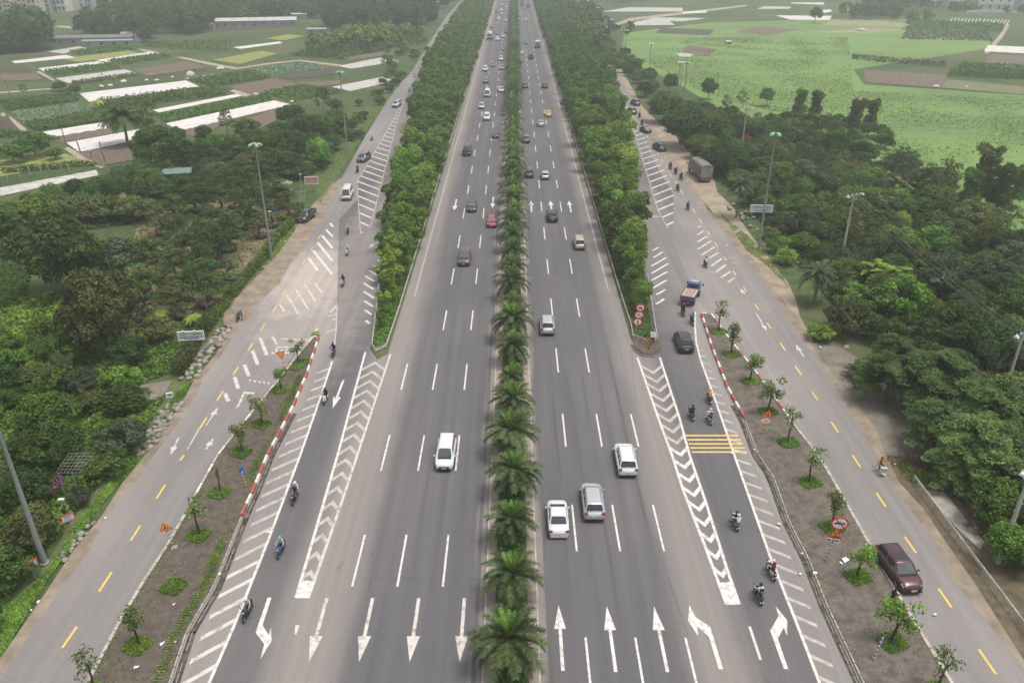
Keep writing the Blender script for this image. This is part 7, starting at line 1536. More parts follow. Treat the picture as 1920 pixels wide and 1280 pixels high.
for x, y, s, l in ((232, 154, 2.2, 'biggest, with red print, behind the longest white bed'), (190, 163, 1.8, 'by the corner of the longest white bed'), (207, 161, 1.6, 'second from the corner of the longest white bed'), (275, 151, 1.3, 'near the middle of the longest white bed edge'), (294, 151, 1.4, 'beside the short track end'), (323, 145, 1.2, 'before the domed greenhouse'), (480, 178, 1.6, 'at the end of the slim white bed'), (547, 191, 1.5, 'beyond the ends of the crop tunnels'), (413, 130, 2.6, 'biggest one beside the field track bend'), (1615, 58, 3.2, 'large one in the middle of the meadow'), (1594, 61, 1.8, 'small one in the meadow'), (1755, 163, 1.8, 'on the weedy edge of the ridged plot'), (1812, 163, 1.2, 'on the striped plot edge')):
    p = G(x, y); o = link('rubbish_heap', BAG, None, (p.x, p.y, -.1), (0, 0, q.uniform(0, 6)), (s * 1.3, s * .8, s * .8)); tag(o, 'crumpled white plastic heap ' + l, 'plastic heap', 'white plastic heaps in the fields')
p = G(357, 141); b = MB(); b.lathe([(1.6 * math.cos(R(a)), 1.5 * math.sin(R(a))) for a in (0, 20, 40, 60, 80, 89)], M('greenhouse_film', (.5, .5, .49), .4, (.35, .35, .34), 1), 14); tag(b.build('dome_greenhouse', None, (p.x, p.y, -.1)), 'small domed greenhouse at the end of the longest white bed', 'greenhouse')

# ============================================================ WOODLAND AND NURSERY
def T(px, py, zc): return G(px, py, zc)
placed = []
def tree_at(kind, px, py, wpx, label, leaf=None, group='roadside trees', szz=1.0, zc=None):
    """put a crown of about wpx photo pixels at the pixel given"""
    K = pick(kind); zc0 = K.zc; p = G(px, py, 4.0); sc = wpx * mpp(px, py) / (2 * K.r) * .97
    for _ in range(3): zc = zc0 * sc * szz; p = G(px, py, zc)
    K.plant(p.x, p.y, label, group, sc, leaf=leaf, z=-.1, szz=szz); placed.append((p.x, p.y, K.r * sc)); return p
GL, GR2 = 'trees around the bonsai nursery', 'trees of the roadside wood'
for k, x, y, w_, l, lf, z in [
 ('big', 100, 462, 160, 'huge dark tree draped with creepers, biggest beside the taro patch', L_DARK, 1.15), ('big', 183, 575, 150, 'huge dull olive tree between the taro patch and the potted trees', L_OLIVE, 1.25), ('broad', 222, 475, 95, 'dark grey-green tree behind the huge olive tree', L_GREY, 1), ('mid', 270, 462, 58, 'bright green round tree behind the potted trees', L_LIME, 1),
 ('mid', 60, 270, 70, 'low bright bush-like tree at the photo edge beside the post fence', L_MID, .8), ('mid', 20, 285, 60, 'low green tree cut by the photo edge above the post fence', L_LIME, .8), ('mid', 100, 285, 40, 'small green tree at the corner of the widest white bed', L_MID, .8),
 ('mid', 110, 160, 30, 'small flat-topped tree behind the tall green crop', L_DARK, .8), ('mid', 138, 165, 28, 'small round tree at the corner of the longest white bed', L_MID, 1), ('airy', 42, 165, 18, 'thin bare tree near the photo edge among the far plots', L_GREY, 1),
 ('airy', 276, 215, 50, 'loose dark tree just beside the tall royal palm', L_DARK, 1.1), ('big', 295, 270, 100, 'big dark round tree at the end of the widest white bed', L_DARK, .9), ('broad', 345, 285, 70, 'dark tree next to the green tin roof', L_DARK, 1),
 ('broad', 404, 270, 50, 'bright green round tree standing clear of the fields', L_LIME, 1.1), ('broad', 433, 272, 50, 'dark tree touching the bright green round one', L_DARK, 1.1), ('airy', 422, 220, 36, 'leafless thin tree above the bright green round one', L_GREY, 1), ('mid', 462, 240, 55, 'green tree at the end of the crop tunnels', L_MID, 1), ('broad', 505, 265, 60, 'leafy green tree behind the nursery mast', L_MID, 1.1), ('broad', 520, 300, 60, 'dark tree with bare trunks behind the nursery', L_DARK, 1.1),
 ('mid', 545, 212, 60, 'broad green tree behind the nursery shelter', L_MID, 1), ('airy', 603, 180, 34, 'slender dark conifer-like tree above the others by the upper mast', L_DARK, 1.1), ('broad', 575, 230, 55, 'dark green tree below the slender one', L_DARK, 1), ('mid', 610, 232, 50, 'green tree beside the upper mast', L_MID, 1), ('broad', 598, 282, 60, 'bright leafy tree by the pink signboard', L_LIME, 1.1), ('broad', 560, 275, 50, 'deep green tree behind the shelter', L_DARK, 1.1), ('mid', 630, 195, 32, 'round tree just behind the upper mast', L_MID, 1),
 ('mid', 480, 255, 45, 'mid green tree beyond the potted pines', L_MID, 1), ('mid', 455, 300, 45, 'olive tree beyond the potted pines', L_OLIVE, 1), ('broad', 380, 250, 45, 'dark tree below the crop tunnels', L_DARK, 1), ('mid', 330, 250, 40, 'green tree below the royal palm cluster', L_MID, 1),
 ('broad', 80, 775, 125, 'big round bright-leaved tree above the wire frame', L_MID, 1), ('broad', 100, 830, 110, 'dark big tree just above the wire frame', L_DARK, 1), ('mid', 228, 705, 78, 'bright young tree beside the grey soil clearing', L_LIME, 1.1), ('mid', 150, 710, 70, 'dark feathery tree with a clay pot at its foot', L_GREY, .9), ('mid', 292, 612, 78, 'olive willow-like tree right beside the green-lettered signboard', L_OLIVE, .8), ('broad', 45, 905, 110, 'dark tree under the wire frame', L_DARK, .9), ('broad', 50, 985, 120, 'reddish-tinged dark tree behind the thick mast', L_OLIVE, .9), ('mid', 10, 1060, 110, 'dark leafy tree cut by the photo edge below the thick mast', L_DARK, .9), ('mid', 145, 925, 60, 'small dark tree in a clay pot near the signboards', L_GREY, .9),
 ('mid', 60, 392, 100, 'wide bushy green tree behind the creeper-covered giant', L_MID, .75), ('mid', 130, 390, 100, 'olive thicket tree behind the grey-green tree', L_OLIVE, .7), ('mid', 190, 385, 90, 'yellowish bushy tree near the white tanks', L_OLIVE, .75), ('mid', 255, 385, 85, 'yellow-flecked bushy tree beside the white tanks', L_OLIVE, .75), ('mid', 25, 400, 60, 'bush-like tree cut by the photo edge beside the giant', L_DARK, .8), ('broad', 205, 345, 55, 'green tree at the end of the ribbed sheet', L_MID, .8), ('broad', 262, 325, 66, 'dark tree between the ribbed sheet and the tin roof', L_MID, .9), ('mid', 300, 350, 60, 'dark dense tree before the tin roof', L_DARK, .9),
 ('mid', 12, 640, 60, 'small tree cut by the photo edge below the taro', L_MID, .8), ('mid', 60, 700, 80, 'reddish green bush tree below the taro patch', L_OLIVE, .7), ('mid', 200, 800, 60, 'bright low tree beside the green pond', L_LIME, .7), ('mid', 240, 790, 60, 'yellow-green low tree beside the boulder heap', L_YEL, .7), ('mid', 150, 860, 60, 'olive low tree above the potted dark tree', L_OLIVE, .8),
 ]: tree_at(k, x, y, w_, l, lf, GL, z)
for k, x, y, w_, l, lf, z in [
 ('layered', 1672, 700, 150, 'feathery layered tree at the tip of the roadside clump', None, .9), ('layered', 1760, 700, 190, 'feathery layered tree in the middle of the clump top', None, .9), ('layered', 1765, 785, 150, 'feathery layered tree overhanging the red pipe barrier', None, .9), ('layered', 1838, 830, 200, 'largest feathery layered tree, beside the cyclist', None, .9), ('layered', 1850, 760, 200, 'feathery layered tree behind the leaning pole', None, .9), ('layered', 1800, 880, 120, 'lowest feathery layered tree by the dark brush pile', None, .8), ('layered', 1622, 685, 75, 'small outer spray of the feathery clump by the white plate', None, .8), ('layered', 1920, 850, 160, 'feathery layered tree cut by the photo edge', None, .9), ('layered', 1680, 655, 110, 'feathery layered tree peeping over the clump tip', None, 1),
 ('broad', 1860, 930, 120, 'dense rounded dark tree below the feathery clump', L_MID, 1), ('broad', 1900, 1010, 110, 'dense rounded bright tree by the guard rail', L_MID, 1), ('broad', 1845, 905, 70, 'small dark round tree under the feathery clump', L_DARK, .9), ('broad', 1935, 930, 100, 'dense dark tree cut by the photo edge above the pole foot', L_DARK, 1),
 ('big', 1800, 610, 160, 'big dark round tree behind the feathery clump', L_DARK, .8), ('big', 1890, 640, 130, 'big dark tree behind the leaning pole lamp', L_DARK, .8), ('mid', 1690, 555, 120, 'vivid green round tree beside the wavy-leaved palms', L_LIME, 1), ('mid', 1590, 590, 100, 'drooping dull green tree at the road edge', L_OLIVE, .9), ('mid', 1540, 620, 60, 'low feathery bush at the road edge', L_LIME, .7), ('mid', 1660, 610, 90, 'dark tree between the vivid one and the feathery clump', L_DARK, .9), ('mid', 1730, 630, 80, 'greyish tree behind the feathery clump top', L_GREY, .9),
 ('mid', 1460, 455, 55, 'bright green hedge-like tree by the bright verge', L_LIME, .8), ('mid', 1475, 478, 50, 'brightest hedge-like tree in front of the signboard mast', L_LIME, .8), ('mid', 1445, 435, 40, 'bright hedge tree farthest of the three by the mast', L_LIME, .8),
 ('broad', 1290, 225, 95, 'broad dark tree behind the dirt lay-by', L_DARK, .9), ('broad', 1250, 195, 75, 'dark spreading tree sheltering parked bikes', L_DARK, .8), ('broad', 1330, 160, 34, 'columnar tree rising above the masts', L_DARK, 1.3), ('broad', 1257, 152, 34, 'dark tree behind the close pair of masts', L_DARK, 1.2), ('airy', 1365, 190, 30, 'sparse gnarled tree in front of the meadow', L_GREY, 1), ('airy', 1395, 182, 30, 'reddish sparse tree in front of the meadow', L_OLIVE, 1), ('broad', 1440, 178, 34, 'slim upright tree against the meadow', L_MID, 1.2), ('broad', 1340, 245, 80, 'dark tree right behind the covered truck', L_DARK, 1), ('mid', 1400, 262, 28, 'rust-coloured small tree near the first concrete pole', L_BROWN, 1), ('broad', 1350, 290, 70, 'dull tree beside the covered truck', L_DARK, 1),
 ('bamboo', 1500, 192, 30, 'upright bamboo clump against the meadow, first of a pair', L_MID, 1.0), ('bamboo', 1532, 192, 28, 'upright bamboo clump against the meadow, second of a pair', L_OLIVE, .95), ('bamboo', 1604, 218, 36, 'tall dark bamboo clump against the bright meadow', L_OLIVE, 1.05), ('bamboo', 1635, 212, 30, 'smaller dark bamboo clump against the bright meadow', L_DARK, 1.05), ('bamboo', 1850, 325, 52, 'big swaying bamboo clump, tallest in front of the meadow', L_OLIVE, 1.2), ('bamboo', 1880, 350, 46, 'dark bamboo clump beside the tallest one', L_DARK, 1.1), ('bamboo', 1822, 355, 46, 'light green bamboo clump beside the tallest one', L_MID, 1), ('bamboo', 1908, 345, 42, 'bamboo clump at the photo edge', L_MID, 1),
 ('airy', 1545, 235, 50, 'bare-stemmed tree at the middle of the wood', L_OLIVE, 1), ('broad', 1565, 270, 60, 'tall tree with a leaning reddish trunk', L_DARK, 1.1), ('airy', 1700, 310, 70, 'grey spreading tree over bare branches', L_GREY, 1.1), ('airy', 1770, 330, 70, 'olive spreading tree over bare branches', L_OLIVE, 1.1), ('mid', 1545, 365, 30, 'yellow-flecked small tree behind the crossed-arm pole', L_YEL, 1), ('mid', 1690, 410, 50, 'yellowish green tree among dark ones', L_YEL, 1), ('airy', 1860, 430, 60, 'brownish bare-looking tree near the photo edge', L_OLIVE, 1.1), ('mid', 1760, 450, 90, 'speckled yellow-green tree below the cables', L_MID, 1), ('airy', 1590, 415, 70, 'dull brownish-green tree behind the crossed-arm pole', L_OLIVE, .9),
 ('broad', 1530, 25, 26, 'round lone tree standing in the far meadow', L_DARK, 1.2)]: tree_at(k, x, y, w_, l, lf, GR2, z)
# the wood fills in between
def fill(poly, n, dmin, kinds, label, group, smin=.7, smax=1.1, avoid=0.45, seed=1, zs=.85):
    P_ = [(p.x, p.y) for p in W(poly)]; xs = [p[0] for p in P_]; ys_ = [p[1] for p in P_]; q = random.Random(seed); c = 0
    for _ in range(n * 40):
        if c >= n: break
        x, y = q.uniform(min(xs), max(xs)), q.uniform(min(ys_), max(ys_))
        if not inpoly(x, y, P_) or any((x - a) ** 2 + (y - b_) ** 2 < max(dmin, r_ * avoid + dmin * .5) ** 2 for a, b_, r_ in placed): continue
        k, lf = q.choice(kinds); s = q.uniform(smin, smax); pick(k).plant(x, y, {L_DARK: 'dark green', L_MID: 'mid green', L_OLIVE: 'olive green', L_LIME: 'bright green', L_GREY: 'grey-green', L_YEL: 'yellow-green'}[lf] + ' ' + {'broad': 'round-crowned tree', 'mid': 'low spreading tree', 'airy': 'loose thin tree', 'bamboo': 'upright clump', 'bush': 'bush'}[k] + ' in the wood near ' + near_landmark(x, y, 'E' if x > 0 else 'W'), group, s, leaf=lf, z=-.1, szz=zs); placed.append((x, y, 2 * s)); c += 1
KD = [('broad', L_DARK), ('mid', L_MID), ('broad', L_MID), ('mid', L_DARK), ('mid', L_OLIVE), ('airy', L_GREY), ('broad', L_DARK), ('mid', L_MID), ('mid', L_GREY)]
fill([(1235, 225), (1290, 262), (1335, 330), (1400, 372), (1440, 430), (1500, 490), (1560, 560), (1640, 640), (1960, 820), (2080, 700), (2080, 545), (1900, 450), (1780, 365), (1640, 312), (1480, 250), (1360, 225), (1265, 205)], 235, 4.0, KD, 'inside the roadside wood below the meadow', GR2, .7, 1.15, seed=2, zs=.8)
fill([(1440, 262), (1560, 262), (1665, 285), (1650, 244), (1560, 236), (1440, 230)], 20, 3.2, [('mid', L_MID), ('broad', L_DARK), ('mid', L_OLIVE)], '', GR2, .6, .9, seed=9)
fill([(1850, 900), (1880, 960), (1990, 1090), (2100, 1180), (2200, 1000), (2050, 850), (1900, 850)], 16, 3.6, [('broad', L_MID), ('broad', L_DARK)], 'at the photo edge behind the guard rail', GR2, .8, 1.1, seed=3)
fill([(150, 365), (230, 345), (300, 312), (420, 282), (560, 255), (635, 225), (645, 250), (610, 300), (560, 340), (450, 335), (330, 370), (250, 400), (150, 430), (60, 450), (-40, 430), (60, 385)], 56, 4.2, KD, 'in the wood behind the bonsai nursery', GL, .65, 1.0, seed=4, zs=.8)
fill([(-60, 700), (60, 640), (230, 640), (260, 700), (245, 760), (250, 850), (150, 950), (50, 1080), (-90, 1250), (-160, 1000)], 46, 3.2, KD, 'in the thicket beside the thick mast', GL, .5, .85, seed=5, zs=.8)
fill([(1125, 112), (1160, 140), (1200, 195), (1232, 178), (1195, 120), (1150, 88), (1105, 60), (1092, 60)], 42, 4.2, [('broad', L_DARK), ('mid', L_MID), ('mid', L_OLIVE), ('broad', L_MID)], 'in the narrow row beside the upper meadow edge', GR2, .7, 1.05, seed=6)
fill([(655, 290), (700, 215), (740, 165), (775, 120), (800, 75), (760, 85), (700, 110), (725, 135), (690, 180), (640, 230)], 40, 3.4, [('mid', L_MID), ('mid', L_DARK), ('mid', L_OLIVE), ('airy', L_MID)], 'on the verge of the upper nursery-side road', GL, .45, .75, seed=7, zs=.8)
# far groves: separate crowns but small
def grove(px, n, h0, h1, label, leaf, name='tree_grove', size=.85):
    P_ = [(p.x, p.y) for p in W(px)]; xs = [p[0] for p in P_]; ys_ = [p[1] for p in P_]; cl = []; q = random.Random(int(px[0][0] + px[0][1]))
    k = 0
    while k < n:
        x, y = q.uniform(min(xs), max(xs)), q.uniform(min(ys_), max(ys_))
        if inpoly(x, y, P_): h = q.uniform(h0, h1); cl += [(x + q.uniform(-1.5, 1.5), y + q.uniform(-1.5, 1.5), h * t_, h * .3, h * .24) for t_ in (.3, .55, .75)]; k += 1
    v, f = clump_cloud(cl, 16, size, up=.5); tag(link(name, npmesh(name, v, f, leaf)), label, 'grove', kind='stuff')
grove([(-60, 100), (0, 102), (60, 98), (95, 92), (90, 80), (30, 72), (-60, 72)], 70, 10, 16, 'dark grove at the photo edge above the white beds', L_DARK)
grove([(150, 70), (230, 78), (260, 82), (380, 62), (420, 45), (540, 30), (540, 24), (380, 32), (210, 52), (150, 62)], 130, 8, 14, 'long dark tree line behind the shed cluster', L_DARK)
grove([(340, 45), (420, 50), (545, 36), (620, 35), (620, 20), (450, 18)], 80, 8, 13, 'trees around the long white-roofed shed', L_DARK)
grove([(560, 105), (640, 95), (720, 95), (780, 80), (800, 60), (700, 70), (600, 80)], 70, 4, 8, 'green trees between far fields and the nursery-side road', L_MID)
grove([(640, 70), (800, 62), (830, 30), (850, 2), (640, 2), (560, 20)], 170, 7, 13, 'hazy wood beyond the far fields', L_DARK)
grove([(0, 14), (420, 30), (640, 14), (860, 2), (860, -14), (400, -12), (0, -2)], 180, 8, 13, 'hazy wood around the distant terrace houses', L_DARK, size=1.1)
grove([(1060, 90), (1110, 100), (1135, 110), (1110, 60), (1075, 20), (1062, 20)], 60, 6, 10, 'row of trees beyond the outbound side road', L_MID)
grove([(1090, 30), (1120, 45), (1125, 38), (1100, 20)], 16, 6, 9, 'trees among the farthest masts', L_DARK)
grove([(1570, 36), (1690, 40), (1690, 26), (1590, 20)], 26, 5, 9, 'pale trees in the far meadow', L_GREY); grove([(1620, 22), (1740, 24), (1780, 12), (1640, 4)], 34, 7, 12, 'dark trees before the white villas', L_DARK); grove([(1740, 24), (1960, 30), (1960, 20), (1860, 14), (1740, 16)], 26, 4, 6, 'hedge trees beside the white villas', L_MID); grove([(1700, 52), (1730, 52), (1740, 36), (1700, 38)], 10, 5, 7, 'dark trees at the corner of the crop bands', L_MID)
grove([(1040, 4), (1100, 8), (1300, 0), (1600, 2), (1960, 4), (1960, -14), (1040, -16)], 150, 8, 14, 'hazy wood along the top of the meadow', L_DARK, size=1.1)
grove([(1090, 60), (1100, 70), (1180, 74), (1200, 60), (1130, 44)], 14, 3, 5, 'low scrub beside the farthest masts', L_GREY)
p = G(223, 66); KINDS['mid'][0].plant(p.x, p.y, 'bright yellow-green round tree beside the shed cluster', GL, 1.9, leaf=L_YEL)
# ground cover under the woods
scatter_cover('wood_undergrowth', 'dark undergrowth between the trees of the roadside wood', W([(1240, 225), (1330, 330), (1400, 372), (1440, 440), (1500, 500), (1560, 570), (1640, 660), (1900, 830), (2080, 700), (2080, 540), (1780, 370), (1640, 320), (1360, 225)]), 60000, .3, L_DARK, -.1, 1.3, up=.8)
scatter_cover('wood_undergrowth', 'mixed undergrowth at the photo edge behind the guard rail', W([(1830, 880), (1870, 960), (1990, 1110), (2120, 1200), (2200, 1000), (2050, 850)]), 9000, .2, L_DARK, -.1, .8)
scatter_cover('taro_patch', 'bright broad-leaved taro growing below the huge creeper-covered tree', W([(-60, 620), (40, 560), (120, 545), (175, 600), (170, 680), (60, 700), (-80, 720)]), 9000, .3, L_LIME, -.1, .8, cat='taro', up=1.2)
scatter_cover('grassy_slope', 'dull grass at the photo edge beside the huge tree', W([(-60, 420), (30, 400), (60, 500), (50, 560), (-60, 620)]), 9000, .22, L_MID, -.1, .3, cat='grass')
scatter_cover('thicket_undergrowth', 'mixed low undergrowth in the thicket of the nursery', W([(-60, 720), (60, 690), (250, 650), (330, 640), (350, 690), (270, 715), (245, 760), (310, 745), (250, 850), (150, 950), (50, 1080), (-90, 1250), (-160, 1000)]), 36000, .19, L_MID, -.1, .8, up=.8)
scatter_cover('nursery_undergrowth', 'weeds and low plants between the potted trees', W([(200, 600), (250, 420), (300, 380), (380, 330), (560, 330), (560, 380), (500, 500), (450, 550), (410, 590), (330, 690), (220, 650)]), 14000, .17, L_OLIVE, -.08, .35, clumpy=.7)
scatter_cover('wood_undergrowth', 'undergrowth of the wood behind the nursery', W([(-60, 400), (60, 370), (300, 300), (640, 215), (660, 230), (610, 300), (560, 335), (330, 375), (250, 420), (20, 450)]), 30000, .28, L_MID, -.1, 1.0)
for P_, n, l in (([(-60, 1290), (0, 1235), (90, 1085), (190, 945), (278, 845), (340, 745), (425, 625), (412, 605), (395, 640), (330, 740), (250, 850), (160, 960), (80, 1080), (-60, 1200)], 26000, 'bright mown-looking grass between the thicket and the nursery-side road'), ([(440, 560), (520, 478), (555, 430), (545, 415), (505, 470), (470, 515)], 5000, 'patchy grass at the foot of the nursery mast'), ([(600, 385), (640, 320), (700, 225), (762, 140), (745, 135), (690, 200), (630, 290), (590, 350)], 16000, 'green grass on the verge under the upper mast'), ([(1350, 400), (1400, 440), (1445, 480), (1480, 540), (1440, 500), (1400, 470)], 4000, 'patchy grass at the foot of the signboard mast'), ([(1680, 870), (1700, 868), (1745, 890), (1740, 905), (1700, 900)], 2500, 'green weeds beside the head of the guard rail')):
    scatter_cover('verge_grass', l, W(P_), n, .11, L_GRASS, -.03, .2, cat='grass', clumpy=.3, asp=.35)
# dark brush pile
p = G(1725, 870); C = rng.normal(0, 1, (3500, 3)) * np.array([1.3, .7, .25]); C[:, 2] = np.abs(C[:, 2]) ; v, f = leaves(C, rng.normal(0, 1, (len(C), 3)), .16, asp=.12, jit=.9); o = link('brush_pile', npmesh('brush_pile', v, f, M('dry_twigs', (.055, .03, .022), .95, (.12, .06, .04), 3)), None, (p.x, p.y, 0)); tag(o, 'low heap of dark dry twigs under the feathery clump', 'brush pile', kind='stuff')
# royal palm and other palms
def big_palm(px, py, ty, label, fr, n, lo, hi, s, rr=.2, mat=None):
    p = G(px, py); h = hgt(px, py, ty); t = thing('palm_tree', label, 'palm', (p.x, p.y, -.1), 0, 'tall palms beside the road'); b = MB(); b.path([(0, 0, 0), (.1, 0, h * .5), (0, .1, h)], [rr * 1.3, rr, rr * .8], BARKP, 9); b.build('trunk', t)
    for tt, X in palm_xforms(n, int(px), lo, hi, 0):
        o = link('frond', random.choice(fr), t); o.matrix_local = Matrix.Translation((0, 0, h)) @ X @ Matrix.Scale(s, 4)
        if mat: o.material_slots[0].link = 'OBJECT'; o.material_slots[0].material = mat
RF = [frond_mesh(3.6, 1.25, 30, .8, .15, 80 + i, up=1.1, mat=L_DARK, vee=.2) for i in range(2)]
big_palm(240, 272, 222, 'tall royal palm rising over the white sheeted beds', RF, 22, -25, 60, 1.9, .3)
big_palm(1380, 408, 350, 'dusty date palm with a bare stem by the dirt lay-by', FR, 34, -30, 60, 1.15, .16, L_GREY); big_palm(1525, 568, 516, 'dusty date palm beside the crossed-arm concrete pole', FR, 38, -35, 60, 1.2, .2, L_GREY)
big_palm(1660, 560, 520, 'pale wavy-leaved palm next to the vivid green tree', RF, 16, -10, 75, .95, .15, L_YEL); big_palm(1635, 545, 510, 'second pale wavy-leaved palm next to the vivid green tree', RF, 13, -10, 75, .85, .15, L_YEL); big_palm(1672, 392, 350, 'ragged palm among dark trees behind the crossed-arm pole', RF, 13, -10, 70, .9, .15, L_OLIVE)
p = G(185, 198); 
def banana(px, py, s, label):
    p = G(px, py); t = thing('banana_plant', label, 'banana plant', (p.x, p.y, -.1), random.uniform(0, 6), 'banana plants'); b = MB(); b.tube((0, 0, 0), (0, 0, 1.2 * s), .12 * s, .09 * s, L_YEL, 7); b.build('stem', t)
    for i in range(9):
        a = i * 2.4; b = MB(); V = []
        for k in range(7): u = k / 6; x = 1.7 * s * u; z = 1.2 * s + 1.0 * s * u - 1.5 * s * u * u; w_ = .3 * s * math.sin(math.pi * min(1, u * .9 + .08)); V += [(x, -w_, z - .06), (x, 0, z), (x, w_, z - .06)]
        b.add(V, [(k * 3 + j, k * 3 + j + 1, k * 3 + j + 4, k * 3 + j + 3) for k in range(6) for j in range(2)], L_YEL, True); o = b.build('leaf', t); o.rotation_euler = (0, 0, a)
for x, y, s, l in ((303, 602, 1.0, 'beside the blue tarpaulin'), (365, 608, 1.0, 'right behind the green-lettered signboard'), (185, 203, 1.6, 'at the corner of the longest white bed'), (240, 575, 1.1, 'with a torn pale leaf behind the round pots'), (275, 640, 1.0, 'beside the olive willow-like tree')): banana(x, y, s, 'green banana plant ' + l)

# bonsai in round black pots
POTM = M('black_pot', (.03, .03, .032), .7, (.07, .065, .06), 2); CLAY = M('clay_pot', (.3, .17, .11), .8, (.2, .12, .08), 2)
def bonsai(seed, n, h, leaf):
    q = random.Random(seed); pts = [Vector((0, 0, .4))]; a = q.uniform(0, 6.28)
    for i in range(5): pts.append(Vector((.28 * math.sin(i * 1.5 + seed), .2 * math.cos(i * 1.3 + seed), .4 + (h - .7) * (i + 1) / 5)))
    b = MB(); b.path(pts, [.2, .17, .14, .11, .08, .05], BARK, 7); cl = []
    for i in range(n):
        t = .25 + .75 * i / (n - 1); k = min(4, int(t * 5)); base = pts[k].lerp(pts[k + 1], t * 5 - k); an = a + i * 2.4; rr = (1.5 if i < n - 1 else 0) * (1 - .65 * t) * q.uniform(.75, 1.1) * h / 3
        e = base + Vector((rr * math.cos(an), rr * math.sin(an), .15)); s = (.75 - .25 * t) * h / 3; b.path([base, (base + e) / 2 + Vector((0, 0, -.05)), e], [.06, .05, .03], BARK, 5); cl.append((e.x, e.y, e.z + .1, s, s * .42))
    v, f = clump_cloud(cl, 720, .1, up=.8, r=np.random.default_rng(seed), bottom=-.3, shell=.75, jit=.5); return b.mesh('trunk'), npmesh('crown', v, f, leaf), n
BON = [bonsai(11, 7, 3.0, L_DARK), bonsai(12, 9, 3.6, L_DARK), bonsai(13, 6, 2.6, L_MID), bonsai(14, 8, 3.2, L_OLIVE), bonsai(15, 11, 4.2, L_DARK)]
PB = MB(); PB.lathe([(.0, 0), (.92, 0), (.98, .55), (.92, .58), (.88, .5)], POTM, 18); PB = PB.mesh('pot'); SO = MB(); SO.lathe([(0, .5), (.9, .5)], MATS['nursery_yard_soil'], 18); SO = SO.mesh('soil')
BPX = [(272, 600, 1, 'with a wide black pot beside the blue tarpaulin'), (272, 558, 0, 'with a pale-soiled pot above the blue tarpaulin'), (268, 545, 2, 'crowding behind the pale-soiled pot'), (280, 518, 2, 'with a lit rounded top above the other pots'), (285, 492, 0, 'in the back of the pale-soiled pot row'), (347, 595, 3, 'with a low brick ring just above the signboard'), (350, 570, 3, 'beside the open soil by the yard lamp'), (320, 560, 1, 'with wide flat pads in the middle of the yard'), (390, 575, 4, 'tall and bare-stemmed beside the yard lamp'), (335, 530, 1, 'with olive pads behind the yard lamp'), (363, 520, 2, 'dark and low behind the yard lamp'), (400, 540, 0, 'next to the hedge above the parked motorbike'), (410, 495, 4, 'with forked trunk and a wide black pot near the hedge'), (433, 525, 2, 'standing right against the hedge'), (430, 470, 1, 'with a dark pot below the mast'), (405, 462, 4, 'tall, with a red tag, in the middle of the yard'), (365, 437, 2, 'small and bright in a shallow pot'), (340, 455, 0, 'near the small bright one'), (385, 405, 4, 'with a leaning trunk beside the blue drum'), (350, 400, 1, 'beside the big oval planter'), (370, 398, 3, 'in the big oval planter'), (415, 398, 0, 'with tiered dark pads against the orange soil'), (440, 390, 2, 'small, against the orange soil'), (475, 405, 1, 'in front of the mast on the orange soil'), (500, 385, 0, 'beside the blue sheets'), (525, 390, 4, 'spreading, beside the entrance gate'), (540, 412, 3, 'low, beside the gate post'), (465, 430, 1, 'wide and dark below the orange soil'), (490, 445, 3, 'pale-flecked, beside the mast'), (510, 425, 2, 'behind the mast, near the gate'), (435, 445, 0, 'between the orange soil and the hedge'), (445, 345, 1, 'on the long black planter'), (425, 362, 3, 'in front of the long black planter'), (405, 360, 0, 'beside the white sacks'), (470, 365, 4, 'with a rusty tint behind the yard'), (495, 350, 1, 'beyond the blue barrel'), (510, 368, 0, 'beside the shelter wall'), (535, 318, 4, 'tall and conical behind the shelter'), (550, 335, 1, 'dark, behind the gate'), (450, 310, 4, 'brownish, in the back of the yard'), (480, 320, 3, 'with twisted pale limbs in the back'), (420, 325, 0, 'in the back row near the tin roof'), (390, 345, 2, 'under the tin roof trees'), (315, 480, 0, 'beside the dark grey-green tree'), (330, 425, 1, 'half hidden, above the small bright one'), (305, 440, 3, 'half hidden at the yard edge'), (372, 480, 1, 'in the dense middle row'), (350, 490, 3, 'in the dense middle row, olive'), (385, 510, 0, 'in the dense row by the hedge')]
for i, (x, y, k, l) in enumerate(BPX):
    p = G(x, y); tr, cr, _ = BON[k]; s = [1.45, 1.3, 1.55][i % 3]; t = thing('bonsai_tree', 'cloud-pruned potted tree ' + l, 'potted tree', (p.x, p.y, -.05), i * 1.7, 'cloud-pruned trees of the nursery', s); link('trunk', tr, t); link('crown', cr, t); pt = link('pot', PB, t); link('soil', SO, pt); pt.scale = (.8, .8, .9)
    placed.append((p.x, p.y, 1.5))
for x, y, r_, l in ((165, 738, .75, 'under the dark feathery tree'), (152, 935, .8, 'under the small dark tree near the signboards'), (210, 817, .6, 'empty, beside the green pond')):
    p = G(x, y); b = MB(); b.lathe([(r_ * .5, 0), (r_, .55), (r_ * 1.05, .6), (r_ * .9, .6), (r_ * .85, .5), (0, .5)], CLAY, 14); tag(b.build('clay_planter', None, (p.x, p.y, -.05)), 'big clay planter ' + l, 'planter', 'clay planters')
